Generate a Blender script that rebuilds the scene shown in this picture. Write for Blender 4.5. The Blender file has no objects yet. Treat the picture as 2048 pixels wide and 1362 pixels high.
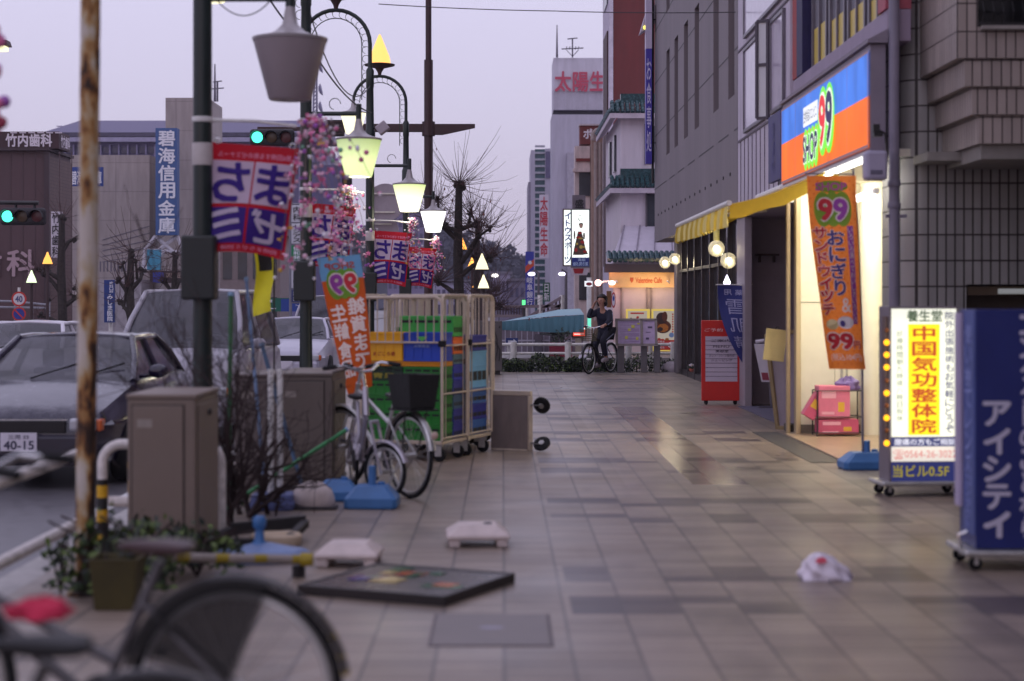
import bpy, math, random
from mathutils import Vector, Matrix
random.seed(7)
SC = bpy.context.scene
COL = SC.collection
# ---------------------------------------------------------------- camera, sky, sun, exposure
F, H, VX, VY = 3500.0, 1.55, 1005.0, 605.0       # focal length in photo pixels, eye height, vanishing point
cam_d = bpy.data.cameras.new("camera"); cam = bpy.data.objects.new("camera", cam_d); COL.objects.link(cam)
cam.location = (0, 0, H); cam.rotation_euler = (math.pi/2, 0, 0)
cam_d.sensor_width = 36; cam_d.lens = 36*F/2048
cam_d.shift_x = (1024-VX)/2048; cam_d.shift_y = (VY-681)/2048
cam_d.clip_start = .1; cam_d.clip_end = 3000
cam_d.dof.use_dof = True; cam_d.dof.focus_distance = 38; cam_d.dof.aperture_fstop = cam_d.lens/1000/.036
SC.camera = cam
SUN_EL, SUN_AZ = math.radians(4), math.radians(200)
world = bpy.data.worlds.new("World"); SC.world = world; world.use_nodes = True
nt = world.node_tree; nt.nodes.clear()
out = nt.nodes.new("ShaderNodeOutputWorld"); bg = nt.nodes.new("ShaderNodeBackground"); bg2 = nt.nodes.new("ShaderNodeBackground")
sky = nt.nodes.new("ShaderNodeTexSky"); sky.sky_type = 'NISHITA'; sky.sun_disc = False
sky.sun_elevation = SUN_EL; sky.sun_rotation = SUN_AZ
tc = nt.nodes.new("ShaderNodeTexCoord"); sep = nt.nodes.new("ShaderNodeSeparateXYZ"); rmp = nt.nodes.new("ShaderNodeValToRGB")
nt.links.new(tc.outputs['Generated'], sep.inputs[0]); nt.links.new(sep.outputs['Z'], rmp.inputs[0])
rmp.color_ramp.elements[0].position = 0.0; rmp.color_ramp.elements[0].color = (.44, .39, .51, 1)
rmp.color_ramp.elements[1].position = .5; rmp.color_ramp.elements[1].color = (.65, .62, .84, 1)
e = rmp.color_ramp.elements.new(.1); e.color = (.53, .49, .65, 1)
e = rmp.color_ramp.elements.new(.19); e.color = (.59, .555, .745, 1)
nt.links.new(sky.outputs[0], bg.inputs[0]); bg.inputs[1].default_value = .012
nt.links.new(rmp.outputs[0], bg2.inputs[0]); bg2.inputs[1].default_value = 1.2     # the overcast cloud deck
add = nt.nodes.new("ShaderNodeAddShader")
nt.links.new(bg.outputs[0], add.inputs[0]); nt.links.new(bg2.outputs[0], add.inputs[1]); nt.links.new(add.outputs[0], out.inputs[0])
sun_d = bpy.data.lights.new("sun", 'SUN'); sun_d.energy = .15; sun_d.angle = math.radians(60); sun_d.color = (1, .93, .9)
sun = bpy.data.objects.new("sun", sun_d); COL.objects.link(sun); sun.rotation_euler = (math.radians(40), 0, math.radians(20))
SC.view_settings.view_transform = 'Standard'; SC.view_settings.look = 'None'
SC.view_settings.exposure = 0.0; SC.view_settings.gamma = 1
# ---------------------------------------------------------------- helpers
def W(px, py, Y): return Vector(((px-VX)*Y/F, Y, H+(VY-py)*Y/F))       # photo pixel at a depth -> point
def G(px, py, z=0.0):
    Y = (H-z)*F/(py-VY); return Vector(((px-VX)*Y/F, Y, z))            # photo pixel on the ground -> point
def lin(r, g, b):
    return tuple(((c/255)/12.92 if c <= 10 else ((c/255+.055)/1.055)**2.4) for c in (r, g, b))
MATS = {}
def M(name, c=(.5,.5,.5), rough=.6, metal=0, var=.15, vs=4, bump=0, emis=None, es=0, spec=.5, alpha=1, streak=0, trans=0, cloth=0):
    if name in MATS: return MATS[name]
    m = bpy.data.materials.new(name); m.use_nodes = True; n = m.node_tree; b = n.nodes["Principled BSDF"]
    b.inputs['Roughness'].default_value = rough; b.inputs['Metallic'].default_value = metal
    b.inputs['Specular IOR Level'].default_value = spec; b.inputs['Alpha'].default_value = alpha
    b.inputs['Transmission Weight'].default_value = trans
    b.inputs['Base Color'].default_value = (*c, 1)
    if var or bump or streak:
        t = n.nodes.new("ShaderNodeTexCoord"); mp = n.nodes.new("ShaderNodeMapping"); nz = n.nodes.new("ShaderNodeTexNoise")
        n.links.new(t.outputs['Object'], mp.inputs[0]); n.links.new(mp.outputs[0], nz.inputs['Vector'])
        if streak: mp.inputs['Scale'].default_value = (1, 1, 1/streak)
        nz.inputs['Scale'].default_value = vs; nz.inputs['Detail'].default_value = 6; nz.inputs['Roughness'].default_value = .65
        r = n.nodes.new("ShaderNodeValToRGB"); r.color_ramp.elements[0].position = .3; r.color_ramp.elements[1].position = .7
        r.color_ramp.elements[0].color = (*[x*(1-var*1.4) for x in c], 1); r.color_ramp.elements[1].color = (*[min(1, x*(1+var)) for x in c], 1)
        n.links.new(nz.outputs[0], r.inputs[0]); n.links.new(r.outputs[0], b.inputs['Base Color'])
        mr = n.nodes.new("ShaderNodeMapRange"); mr.inputs['To Min'].default_value = max(.03, rough-.12); mr.inputs['To Max'].default_value = min(1, rough+.12)
        n.links.new(nz.outputs[0], mr.inputs[0]); n.links.new(mr.outputs[0], b.inputs['Roughness'])
        if bump:
            bp = n.nodes.new("ShaderNodeBump"); bp.inputs['Strength'].default_value = bump; bp.inputs['Distance'].default_value = .02
            n.links.new(nz.outputs[0], bp.inputs['Height']); n.links.new(bp.outputs[0], b.inputs['Normal'])
    if cloth:                                                   # thin cloth lets light through
        tl = n.nodes.new("ShaderNodeBsdfTranslucent"); mx = n.nodes.new("ShaderNodeMixShader"); mx.inputs[0].default_value = cloth
        l = b.inputs['Base Color'].links
        if l: n.links.new(l[0].from_socket, tl.inputs[0])
        else: tl.inputs[0].default_value = (*c, 1)
        n.links.new(b.outputs[0], mx.inputs[1]); n.links.new(tl.outputs[0], mx.inputs[2]); n.links.new(mx.outputs[0], n.nodes["Material Output"].inputs[0])
    if emis: b.inputs['Emission Color'].default_value = (*emis, 1); b.inputs['Emission Strength'].default_value = es
    MATS[name] = m; return m
def C8(name, r, g, b, **k): return M(name, lin(r, g, b), **k)
def glow(name, c, s, uneven=0):
    m = M(name, tuple(min(.9, x*.2) for x in c), .45, var=0, emis=c, es=s, spec=.25)
    if uneven and 'uneven' not in m:                            # tubes behind the face light it unevenly
        m['uneven'] = 1; n = m.node_tree; t = n.nodes.new("ShaderNodeTexCoord"); mp = n.nodes.new("ShaderNodeMapping"); nz = n.nodes.new("ShaderNodeTexNoise"); mr = n.nodes.new("ShaderNodeMapRange")
        mp.inputs['Scale'].default_value = (1, 1, .5); nz.inputs['Scale'].default_value = 2.2; nz.inputs['Detail'].default_value = 5
        mr.inputs['From Min'].default_value = .3; mr.inputs['From Max'].default_value = .7; mr.inputs['To Min'].default_value = s*(1-uneven); mr.inputs['To Max'].default_value = s*(1+uneven)
        n.links.new(t.outputs['Object'], mp.inputs[0]); n.links.new(mp.outputs[0], nz.inputs['Vector']); n.links.new(nz.outputs[0], mr.inputs[0]); n.links.new(mr.outputs[0], n.nodes["Principled BSDF"].inputs['Emission Strength'])
    return m
GL = {}
def glyph(s):
    k = s
    if k not in GL:
        cu = bpy.data.curves.new("t", 'FONT'); cu.body = s; cu.size = 1; cu.resolution_u = 3
        ob = bpy.data.objects.new("t", cu); COL.objects.link(ob)
        dg = bpy.context.evaluated_depsgraph_get(); me = bpy.data.meshes.new_from_object(ob.evaluated_get(dg))
        GL[k] = ([tuple(v.co) for v in me.vertices], [tuple(p.vertices) for p in me.polygons])
        bpy.data.objects.remove(ob); bpy.data.curves.remove(cu); bpy.data.meshes.remove(me)
    return GL[k]
def dil(b):                                                     # thicken lettering by a few shifted copies
    if b <= .012: return [(0, 0)]
    n = 4 if b < .06 else 8
    return [(0, 0)]+[(b*.8*math.cos(2*math.pi*i/n+.5), b*.8*math.sin(2*math.pi*i/n+.5)) for i in range(n)]
class MB:
    def __init__(s): s.v, s.f, s.m, s.k, s.M = [], [], [], 0, None
    def add(s, vs, fs):
        o = len(s.v); s.v += [tuple(s.M @ Vector(v)) if s.M else tuple(v) for v in vs]
        s.f += [tuple(i+o for i in f) for f in fs]; s.m += [s.k]*len(fs); return s
    def poly(s, *p): return s.add(p, [tuple(range(len(p)))])
    def box(s, x0, x1, y0, y1, z0, z1):
        v = [(x, y, z) for z in (z0, z1) for y in (y0, y1) for x in (x0, x1)]
        return s.add(v, [(0,2,3,1), (4,5,7,6), (0,1,5,4), (2,6,7,3), (0,4,6,2), (1,3,7,5)])
    def bar(s, a, b, w, h, up=(0,0,1)):                          # square bar between two points
        a, b = Vector(a), Vector(b); d = (b-a).normalized(); up = Vector(up)
        x = d.cross(up); x = x.normalized() if x.length > 1e-4 else d.orthogonal().normalized(); y = x.cross(d)
        v = [p+x*w/2*i+y*h/2*j for p in (a, b) for i, j in ((-1,-1), (1,-1), (1,1), (-1,1))]
        return s.add(v, [(3,2,1,0), (4,5,6,7), (0,1,5,4), (1,2,6,5), (2,3,7,6), (3,0,4,7)])
    def tube(s, pts, r, n=8, closed=False):
        pts = [Vector(p) for p in pts]; k = len(pts); rs = r if isinstance(r, (list, tuple)) else [r]*k
        v, u = [], None
        for i, p in enumerate(pts):
            d = (pts[(i+1) % k]-pts[i-1]) if closed else (pts[min(i+1, k-1)]-pts[max(i-1, 0)])
            d = d.normalized() if d.length > 1e-9 else Vector((0, 0, 1))
            u = d.orthogonal() if u is None else u-d*u.dot(d)
            u = u.normalized() if u.length > 1e-6 else d.orthogonal().normalized(); w = d.cross(u)
            v += [p+(u*math.cos(a)+w*math.sin(a))*rs[i] for a in (2*math.pi*j/n for j in range(n))]
        f = []
        for i in range(k if closed else k-1):
            for j in range(n):
                a, b = i*n+j, i*n+(j+1) % n; q = (i+1) % k*n
                f.append((a, b, q+(j+1) % n, q+j))
        if not closed: f += [tuple(reversed(range(n))), tuple(range((k-1)*n, k*n))]
        return s.add(v, f)
    def lathe(s, prof, n=24, c=(0,0,0), R=None, caps=True):
        v, f = [], []
        for r, z in prof:
            for j in range(n):
                p = Vector((r*math.cos(2*math.pi*j/n), r*math.sin(2*math.pi*j/n), z)); p = R @ p if R else p
                v.append(p+Vector(c))
        for i in range(len(prof)-1):
            for j in range(n): f.append((i*n+j, i*n+(j+1) % n, (i+1)*n+(j+1) % n, (i+1)*n+j))
        if caps: f += [tuple(reversed(range(n))), tuple(range((len(prof)-1)*n, len(prof)*n))]
        return s.add(v, f)
    def ball(s, c, r, n=10, sc=(1,1,1), nr=None):
        nr = nr or max(4, n//2+1)
        v, f = [], []
        for i in range(nr+1):
            t = math.pi*i/nr
            for j in range(n):
                v.append((c[0]+r*sc[0]*math.sin(t)*math.cos(2*math.pi*j/n), c[1]+r*sc[1]*math.sin(t)*math.sin(2*math.pi*j/n), c[2]+r*sc[2]*math.cos(t)))
        for i in range(nr):
            for j in range(n): f.append((i*n+j, (i+1)*n+j, (i+1)*n+(j+1) % n, i*n+(j+1) % n))
        return s.add(v, f)
    def ring(s, c, R, r, ax='y', n=36, m=8, a0=0, a1=2*math.pi):
        full = abs(a1-a0-2*math.pi) < 1e-6; k = n if full else n+1
        P = []
        for i in range(k):
            a = a0+(a1-a0)*i/n; x, z = R*math.cos(a), R*math.sin(a)
            P.append(Vector(c)+(Vector((x, 0, z)) if ax == 'y' else Vector((x, z, 0)) if ax == 'z' else Vector((0, x, z))))
        return s.tube(P, r, m, closed=full)
    def patch(s, fn, u0, v0, u1, v1, nu=1, nv=1, d=0):           # a rectangle laid on a surface fn(u, v, offset)
        v = [fn(u0+(u1-u0)*i/nu, v0+(v1-v0)*j/nv, d) for j in range(nv+1) for i in range(nu+1)]
        return s.add(v, [(j*(nu+1)+i, j*(nu+1)+i+1, (j+1)*(nu+1)+i+1, (j+1)*(nu+1)+i) for j in range(nv) for i in range(nu)])
    def disc(s, fn, u, v, ru, rv, d=0, n=20):
        return s.add([fn(u+ru*math.cos(2*math.pi*i/n), v+rv*math.sin(2*math.pi*i/n), d) for i in range(n)], [tuple(range(n))])
    def text(s, t, fn, u0, v0, u1, v1, d=.004, bold=.015, vert=False, mirror=False):
        """text fitted to the rectangle; v0 is its bottom, v1 its top on the surface"""
        if vert:
            k = len(t)
            for i, ch in enumerate(t):
                if ch == ' ': continue
                a = v1+(v0-v1)*(i+.05)/k; b = v1+(v0-v1)*(i+.95)/k
                if ch == 'ー':
                    um = (u0+u1)/2; s.patch(fn, um-(u1-u0)*.06, b, um+(u1-u0)*.06, a, d=d); continue
                vs, fs = glyph(ch)
                if not vs: continue
                xs = [p[0] for p in vs]; ys = [p[1] for p in vs]
                cell = 1.0
                cx, cy = (min(xs)+max(xs))/2, (min(ys)+max(ys))/2
                w = max(max(xs)-min(xs), max(ys)-min(ys), .62)*1.02
                for q, (ex_, ey_) in enumerate(dil(bold)): s.add([fn(u0+(u1-u0)*(.5+(-1 if mirror else 1)*(p[0]+ex_-cx)/w), b+(a-b)*(.5+(p[1]+ey_-cy)/w), d+q*3e-4) for p in vs], fs)
        else:
            vs, fs = glyph(t)
            if not vs: return s
            xs = [p[0] for p in vs]; ys = [p[1] for p in vs]; x0, x1, y0, y1 = min(xs), max(xs), min(ys), max(ys)
            def U(x):
                q = (x-x0)/max(1e-6, x1-x0); q = 1-q if mirror else q; return u0+(u1-u0)*q
            for q, (ex_, ey_) in enumerate(dil(bold)): s.add([fn(U(p[0]+ex_), v0+(v1-v0)*(p[1]+ey_-y0)/max(1e-6, y1-y0), d+q*3e-4) for p in vs], fs)
        return s
    def build(s, name, mats, parent=None, smooth=False, bevel=0, loc=None, off=None, seg=2, ang=35, each=False):
        if each:                                                # every separate piece an object of its own
            g = list(range(len(s.v)))
            def root(i):
                while g[i] != i: g[i] = g[g[i]]; i = g[i]
                return i
            for f in s.f:
                for i in f[1:]: g[root(i)] = root(f[0])
            parts = {}
            for f, m in zip(s.f, s.m): parts.setdefault(root(f[0]), []).append((f, m))
            for fs in parts.values():
                q = MB(); ids = sorted({i for f, _ in fs for i in f}); ix_ = {i: j for j, i in enumerate(ids)}
                q.v = [s.v[i] for i in ids]; q.f = [tuple(ix_[i] for i in f) for f, _ in fs]; q.m = [m for _, m in fs]
                o = q.build(name, mats, parent, smooth, bevel, loc, off, seg, ang)
            return o
        me = bpy.data.meshes.new(name)
        o_ = Vector(off) if off is not None else Vector((0, 0, 0))
        me.from_pydata([tuple(Vector(v)-o_) for v in s.v], [], s.f)
        for m in (mats if isinstance(mats, (list, tuple)) else [mats]): me.materials.append(m)
        me.polygons.foreach_set('material_index', s.m)
        if smooth:
            me.polygons.foreach_set('use_smooth', [True]*len(me.polygons)); me.set_sharp_from_angle(angle=math.radians(ang))
        me.update()
        ob = bpy.data.objects.new(name, me); COL.objects.link(ob)
        if parent: ob.parent = parent
        if loc is not None: ob.location = loc
        if bevel:
            b = ob.modifiers.new("bevel", 'BEVEL'); b.width = bevel; b.segments = seg; b.limit_method = 'ANGLE'; b.angle_limit = math.radians(40)
        return ob
def tag(o, label, cat, group=None, kind=None):
    if label: o['label'] = label
    if cat: o['category'] = cat
    if group: o['group'] = group
    if kind: o['kind'] = kind
    return o
def thing(name, label, cat, loc=(0,0,0), rz=0, group=None):
    o = bpy.data.objects.new(name, None); COL.objects.link(o); o.location = loc; o.rotation_euler = (0, 0, rz); o.empty_display_size = .2
    return tag(o, label, cat, group)
def struct(o): o['kind'] = 'structure'; return o
def dup(root, loc=None, rz=None, label=None):
    def cp(o, par):
        c = o.copy(); COL.objects.link(c)
        if par: c.parent = par
        for ch in list(o.children): cp(ch, c)
        return c
    r = cp(root, None)
    if loc is not None: r.location = loc
    if rz is not None: r.rotation_euler = (0, 0, rz)
    if label: r['label'] = label
    return r
def lamp_light(kind, name, parent, loc, energy, color, size=.2, rot=None, sy=None):
    d = bpy.data.lights.new(name, kind); d.energy = energy; d.color = color
    if kind == 'AREA':
        d.size = size
        if sy: d.shape = 'RECTANGLE'; d.size_y = sy
    else: d.shadow_soft_size = size
    o = bpy.data.objects.new(name, d); COL.objects.link(o); o.parent = parent; o.location = loc
    if rot: o.rotation_euler = rot
    return o
def front(Y): return lambda u, v, d=0: W(u, v, Y)-Vector((0, d, 0))       # plane facing the camera, in photo pixels
def plane(o, ux, uy):
    o, ux, uy = Vector(o), Vector(ux), Vector(uy); n = ux.cross(uy).normalized()
    return lambda u, v, d=0: o+ux*u+uy*v+n*d
def branches(mb, p, d, L, r, depth, spread=.6, kids=3, up=.15, seg=4, n=5, tips=None, rmin=.003):
    pts, rs = [Vector(p)], [r]; d = Vector(d).normalized()
    for i in range(seg):
        d = (d+Vector((random.gauss(0,.16), random.gauss(0,.16), random.gauss(0,.16)+up*.3))).normalized()
        pts.append(pts[-1]+d*L/seg); rs.append(max(rmin, r*(1-.6*(i+1)/seg)))
    mb.tube(pts, rs, n)
    if depth <= 0:
        if tips is not None: tips.append(pts[-1])
        return
    for k in range(kids):
        i = random.randint(1, seg); q = pts[i]
        dd = (d+Vector((random.gauss(0,spread), random.gauss(0,spread), random.gauss(0,spread)+up))).normalized()
        branches(mb, q, dd, L*random.uniform(.5,.85), max(rmin, rs[i]*.7), depth-1, spread, kids, up, seg, n, tips, rmin)
# ================================================================ materials of the setting
def paving_mat():
    m = bpy.data.materials.new("wet paving tiles"); m.use_nodes = True; n = m.node_tree; L = n.links.new; b = n.nodes["Principled BSDF"]
    def nd(t, **k):
        x = n.nodes.new(t)
        for a, v in k.items(): setattr(x, a, v)
        return x
    def math_(op, a, c=None, d=None):
        x = nd("ShaderNodeMath", operation=op)
        for i, q in enumerate((a, c, d)):
            if q is None: continue
            if isinstance(q, (int, float)): x.inputs[i].default_value = q
            else: L(q, x.inputs[i])
        return x.outputs[0]
    t = nd("ShaderNodeTexCoord"); sp = nd("ShaderNodeSeparateXYZ"); L(t.outputs['Object'], sp.inputs[0])
    X, Y = sp.outputs[0], sp.outputs[1]
    cx = math_('FLOOR', math_('DIVIDE', X, .3)); cy = math_('FLOOR', math_('DIVIDE', Y, .10))
    cy2 = math_('FLOOR', math_('DIVIDE', Y, .45))
    cmb = nd("ShaderNodeCombineXYZ"); L(cx, cmb.inputs[0]); L(cy2, cmb.inputs[1])
    cmc = nd("ShaderNodeCombineXYZ"); L(cx, cmc.inputs[0]); L(cy, cmc.inputs[1]); wc = nd("ShaderNodeTexWhiteNoise", noise_dimensions='2D'); L(cmc.outputs[0], wc.inputs['Vector']); rn2 = wc.outputs['Value']
    wn = nd("ShaderNodeTexWhiteNoise", noise_dimensions='2D'); L(cmb.outputs[0], wn.inputs['Vector']); rnd = wn.outputs['Value']
    # joints: long joints every .3 m (stronger every .6), cross joints every .3
    def joint(c, p, w):
        f = math_('FRACT', math_('DIVIDE', c, p)); return math_('LESS_THAN', f, w/p)
    j = math_('MAXIMUM', math_('MULTIPLY', joint(X, .3, .016), .9), math_('MAXIMUM', math_('MULTIPLY', joint(Y, .3, .018), .75), math_('MULTIPLY', joint(Y, .10, .014), .6)))
    rib = math_('MULTIPLY', joint(Y, .06, .016), math_('LESS_THAN', math_('FRACT', math_('DIVIDE', X, 1.8)), .34))
    j = math_('MAXIMUM', j, math_('MULTIPLY', rib, .6))
    # bands of dark tiles every 3.6 m
    ph = math_('FRACT', math_('DIVIDE', math_('ADD', Y, -8.7), 3.6))
    b1 = math_('LESS_THAN', ph, .15); b2 = math_('MULTIPLY', math_('GREATER_THAN', ph, .28), math_('LESS_THAN', ph, .44))
    band = math_('MAXIMUM', b1, b2)
    xin = math_('MULTIPLY', math_('GREATER_THAN', X, .35), math_('LESS_THAN', X, 2.9))
    dark = math_('MULTIPLY', math_('MULTIPLY', band, xin), math_('GREATER_THAN', rnd, .42))
    nz = nd("ShaderNodeTexNoise"); L(t.outputs['Object'], nz.inputs['Vector']); nz.inputs['Scale'].default_value = 1.3; nz.inputs['Detail'].default_value = 8; nz.inputs['Roughness'].default_value = .7
    nf = nd("ShaderNodeTexNoise"); L(t.outputs['Object'], nf.inputs['Vector']); nf.inputs['Scale'].default_value = 60; nf.inputs['Detail'].default_value = 4
    base = nd("ShaderNodeMix", data_type='RGBA'); base.inputs[6].default_value = (.075, .057, .046, 1); base.inputs[7].default_value = (.30, .232, .182, 1)
    L(math_('ADD', math_('MULTIPLY', nz.outputs[0], .62), math_('ADD', math_('ADD', math_('MULTIPLY', rnd, .3), math_('MULTIPLY', rn2, .42)), math_('MULTIPLY', nf.outputs[0], .25))), base.inputs[0])
    dk = nd("ShaderNodeMix", data_type='RGBA'); dk.inputs[7].default_value = (.030, .016, .026, 1); L(base.outputs[2], dk.inputs[6]); L(math_('MULTIPLY', dark, math_('ADD', .68, math_('MULTIPLY', rn2, .3))), dk.inputs[0])
    vo = nd("ShaderNodeTexVoronoi"); L(t.outputs['Object'], vo.inputs['Vector']); vo.inputs['Scale'].default_value = 2.6     # trodden gum and drip marks
    sg = nd("ShaderNodeSeparateColor"); L(vo.outputs['Color'], sg.inputs[0])
    spot = math_('MULTIPLY', math_('LESS_THAN', vo.outputs['Distance'], math_('MULTIPLY', sg.outputs[0], .11)), .5)
    ns = nd("ShaderNodeTexNoise"); mps = nd("ShaderNodeMapping"); mps.inputs['Scale'].default_value = (1, .35, 1); L(t.outputs['Object'], mps.inputs[0]); L(mps.outputs[0], ns.inputs['Vector']); ns.inputs['Scale'].default_value = 2.4; ns.inputs['Detail'].default_value = 6
    stain = math_('MAXIMUM', spot, math_('MULTIPLY', math_('SMOOTH_MIN', math_('MULTIPLY', math_('MAXIMUM', math_('SUBTRACT', ns.outputs[0], .52), 0), 4), 1, .1), .5))
    sm = nd("ShaderNodeMix", data_type='RGBA'); sm.inputs[7].default_value = (.038, .028, .026, 1); L(dk.outputs[2], sm.inputs[6]); L(stain, sm.inputs[0]); dk = sm
    jm = nd("ShaderNodeMix", data_type='RGBA'); jm.inputs[7].default_value = (.03, .024, .024, 1); L(dk.outputs[2], jm.inputs[6]); L(math_('MULTIPLY', j, .85), jm.inputs[0])
    L(jm.outputs[2], b.inputs['Base Color'])
    # a film of water: a smooth wet lane in front of the shop, patches elsewhere
    wet = math_('MULTIPLY', math_('MULTIPLY', math_('GREATER_THAN', X, 1.05), math_('LESS_THAN', X, 3.0)), math_('MULTIPLY', math_('GREATER_THAN', Y, 14.6), math_('LESS_THAN', Y, 33.0)))
    nw = nd("ShaderNodeTexNoise"); L(t.outputs['Object'], nw.inputs['Vector']); nw.inputs['Scale'].default_value = .8; nw.inputs['Detail'].default_value = 3
    lane = math_('MULTIPLY', math_('MULTIPLY', math_('GREATER_THAN', X, 1.62), math_('LESS_THAN', X, 2.1)), math_('MULTIPLY', math_('GREATER_THAN', Y, 14.9), math_('LESS_THAN', Y, 26)))
    rg = math_('SUBTRACT', .80, math_('MULTIPLY', nw.outputs[0], .72))
    rg = math_('SUBTRACT', rg, math_('MULTIPLY', wet, .08)); rg = math_('MULTIPLY', rg, math_('SUBTRACT', 1, math_('MULTIPLY', lane, .62)))
    rg = math_('ADD', rg, math_('MULTIPLY', nf.outputs[0], .05)); L(math_('MAXIMUM', rg, .05), b.inputs['Roughness'])
    b.inputs['Specular IOR Level'].default_value = .5; b.inputs['Coat Weight'].default_value = .3; b.inputs['Coat Roughness'].default_value = .3; b.inputs['Coat IOR'].default_value = 1.33
    bp = nd("ShaderNodeBump"); bp.inputs['Strength'].default_value = .35; bp.inputs['Distance'].default_value = .006
    L(math_('ADD', math_('MULTIPLY', math_('SUBTRACT', 1, j), 1.0), math_('MULTIPLY', nf.outputs[0], .25)), bp.inputs['Height']); L(bp.outputs[0], b.inputs['Normal'])
    return m
def grid_mat(name, c, c2, mort, bw, rh, ms, rough=.45, off=0.0, bump=.5):
    m = bpy.data.materials.new(name); m.use_nodes = True; n = m.node_tree; L = n.links.new; b = n.nodes["Principled BSDF"]
    t = n.nodes.new("ShaderNodeTexCoord"); s = n.nodes.new("ShaderNodeSeparateXYZ"); L(t.outputs['Object'], s.inputs[0])
    a = n.nodes.new("ShaderNodeMath"); a.operation = 'ADD'; L(s.outputs[0], a.inputs[0]); L(s.outputs[1], a.inputs[1])
    c_ = n.nodes.new("ShaderNodeCombineXYZ"); L(a.outputs[0], c_.inputs[0]); L(s.outputs[2], c_.inputs[1])
    k = n.nodes.new("ShaderNodeTexBrick"); L(c_.outputs[0], k.inputs['Vector']); k.offset = off; k.inputs['Scale'].default_value = 1
    k.inputs['Color1'].default_value = (*c, 1); k.inputs['Color2'].default_value = (*c2, 1); k.inputs['Mortar'].default_value = (*mort, 1)
    k.inputs['Mortar Size'].default_value = ms; k.inputs['Brick Width'].default_value = bw; k.inputs['Row Height'].default_value = rh; k.inputs['Mortar Smooth'].default_value = .1
    nz = n.nodes.new("ShaderNodeTexNoise"); mp = n.nodes.new("ShaderNodeMapping"); mp.inputs['Scale'].default_value = (3, 3, .5); L(t.outputs['Object'], mp.inputs[0]); L(mp.outputs[0], nz.inputs['Vector'])
    nz.inputs['Scale'].default_value = 1.5; nz.inputs['Detail'].default_value = 7
    mr = n.nodes.new("ShaderNodeMapRange"); mr.inputs['To Min'].default_value = .6; mr.inputs['To Max'].default_value = 1.25; L(nz.outputs[0], mr.inputs[0])
    mx = n.nodes.new("ShaderNodeMix"); mx.data_type = 'RGBA'; mx.blend_type = 'MULTIPLY'; mx.inputs[0].default_value = 1; L(k.outputs[0], mx.inputs[6]); L(mr.outputs[0], mx.inputs[7])
    L(mx.outputs[2], b.inputs['Base Color']); b.inputs['Roughness'].default_value = rough
    if bump:
        bp = n.nodes.new("ShaderNodeBump"); bp.inputs['Strength'].default_value = bump; bp.inputs['Distance'].default_value = .01; bp.invert = True
        L(k.outputs['Fac'], bp.inputs['Height']); L(bp.outputs[0], b.inputs['Normal'])
    MATS[name] = m; return m
def rust_mat():
    m = bpy.data.materials.new("rusty cream paint"); m.use_nodes = True; n = m.node_tree; L = n.links.new; b = n.nodes["Principled BSDF"]
    t = n.nodes.new("ShaderNodeTexCoord"); mp = n.nodes.new("ShaderNodeMapping"); mp.inputs['Scale'].default_value = (7, 7, 2.2); L(t.outputs['Object'], mp.inputs[0])
    nz = n.nodes.new("ShaderNodeTexNoise"); nz.inputs['Scale'].default_value = 1; nz.inputs['Detail'].default_value = 9; nz.inputs['Roughness'].default_value = .62; L(mp.outputs[0], nz.inputs['Vector'])
    # rust gathers at the foot and near the top of the pipe
    s = n.nodes.new("ShaderNodeSeparateXYZ"); L(t.outputs['Object'], s.inputs[0])
    rz = n.nodes.new("ShaderNodeValToRGB"); mr = n.nodes.new("ShaderNodeMapRange"); mr.inputs['From Min'].default_value = 0; mr.inputs['From Max'].default_value = 4; L(s.outputs[2], mr.inputs[0]); L(mr.outputs[0], rz.inputs[0])
    el = rz.color_ramp.elements; el[0].position = 0; el[0].color = (.16,)*3+(1,); el[1].position = 1; el[1].color = (.12,)*3+(1,)
    for p, v in ((.22, .13), (.27, .03), (.42, .0), (.52, .0), (.58, .03), (.68, .06), (.74, .10)):
        e = el.new(p); e.color = (max(0, v+.0),)*3+(1,)
    a = n.nodes.new("ShaderNodeMath"); a.operation = 'ADD'; L(nz.outputs[0], a.inputs[0]); L(rz.outputs[0], a.inputs[1])
    # and on the weather side of it
    sx = n.nodes.new("ShaderNodeMath"); sx.operation = 'MULTIPLY_ADD'; L(s.outputs[0], sx.inputs[0]); sx.inputs[1].default_value = .9; L(a.outputs[0], sx.inputs[2])
    r = n.nodes.new("ShaderNodeValToRGB"); L(sx.outputs[0], r.inputs[0]); q = r.color_ramp.elements
    q[0].position = .50; q[0].color = (.52, .46, .41, 1); q[1].position = .74; q[1].color = (.012, .006, .004, 1)
    for p, c in ((.54, (.44, .36, .24)), (.575, (.40, .23, .08)), (.61, (.22, .085, .02)), (.64, (.035, .014, .006))):
        e = q.new(p); e.color = (*c, 1)
    L(r.outputs[0], b.inputs['Base Color']); b.inputs['Roughness'].default_value = .7
    bp = n.nodes.new("ShaderNodeBump"); bp.inputs['Strength'].default_value = .4; L(nz.outputs[0], bp.inputs['Height']); L(bp.outputs[0], b.inputs['Normal'])
    return m
asphalt = M("wet asphalt", (.115, .108, .12), .38, var=.25, vs=9, bump=.15)
concrete = M("concrete", (.33, .31, .29), .7, var=.2, vs=3, bump=.1)
kerb_m = M("kerb stone", (.36, .34, .33), .6, var=.2, vs=5)
white_paint = M("white road paint", (.7, .7, .7), .5, var=.2, vs=12)
white_metal = M("white painted steel", (.72, .70, .68), .45, var=.14, vs=9)
dark_metal = M("dark metal", (.024, .022, .024), .45, metal=.2, var=.25, vs=8)
black_rub = M("black rubber", (.012, .012, .013), .75, var=.2, vs=10, spec=.25)
chrome = M("chrome", (.62, .62, .64), .22, metal=1, var=.1, vs=20)
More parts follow.
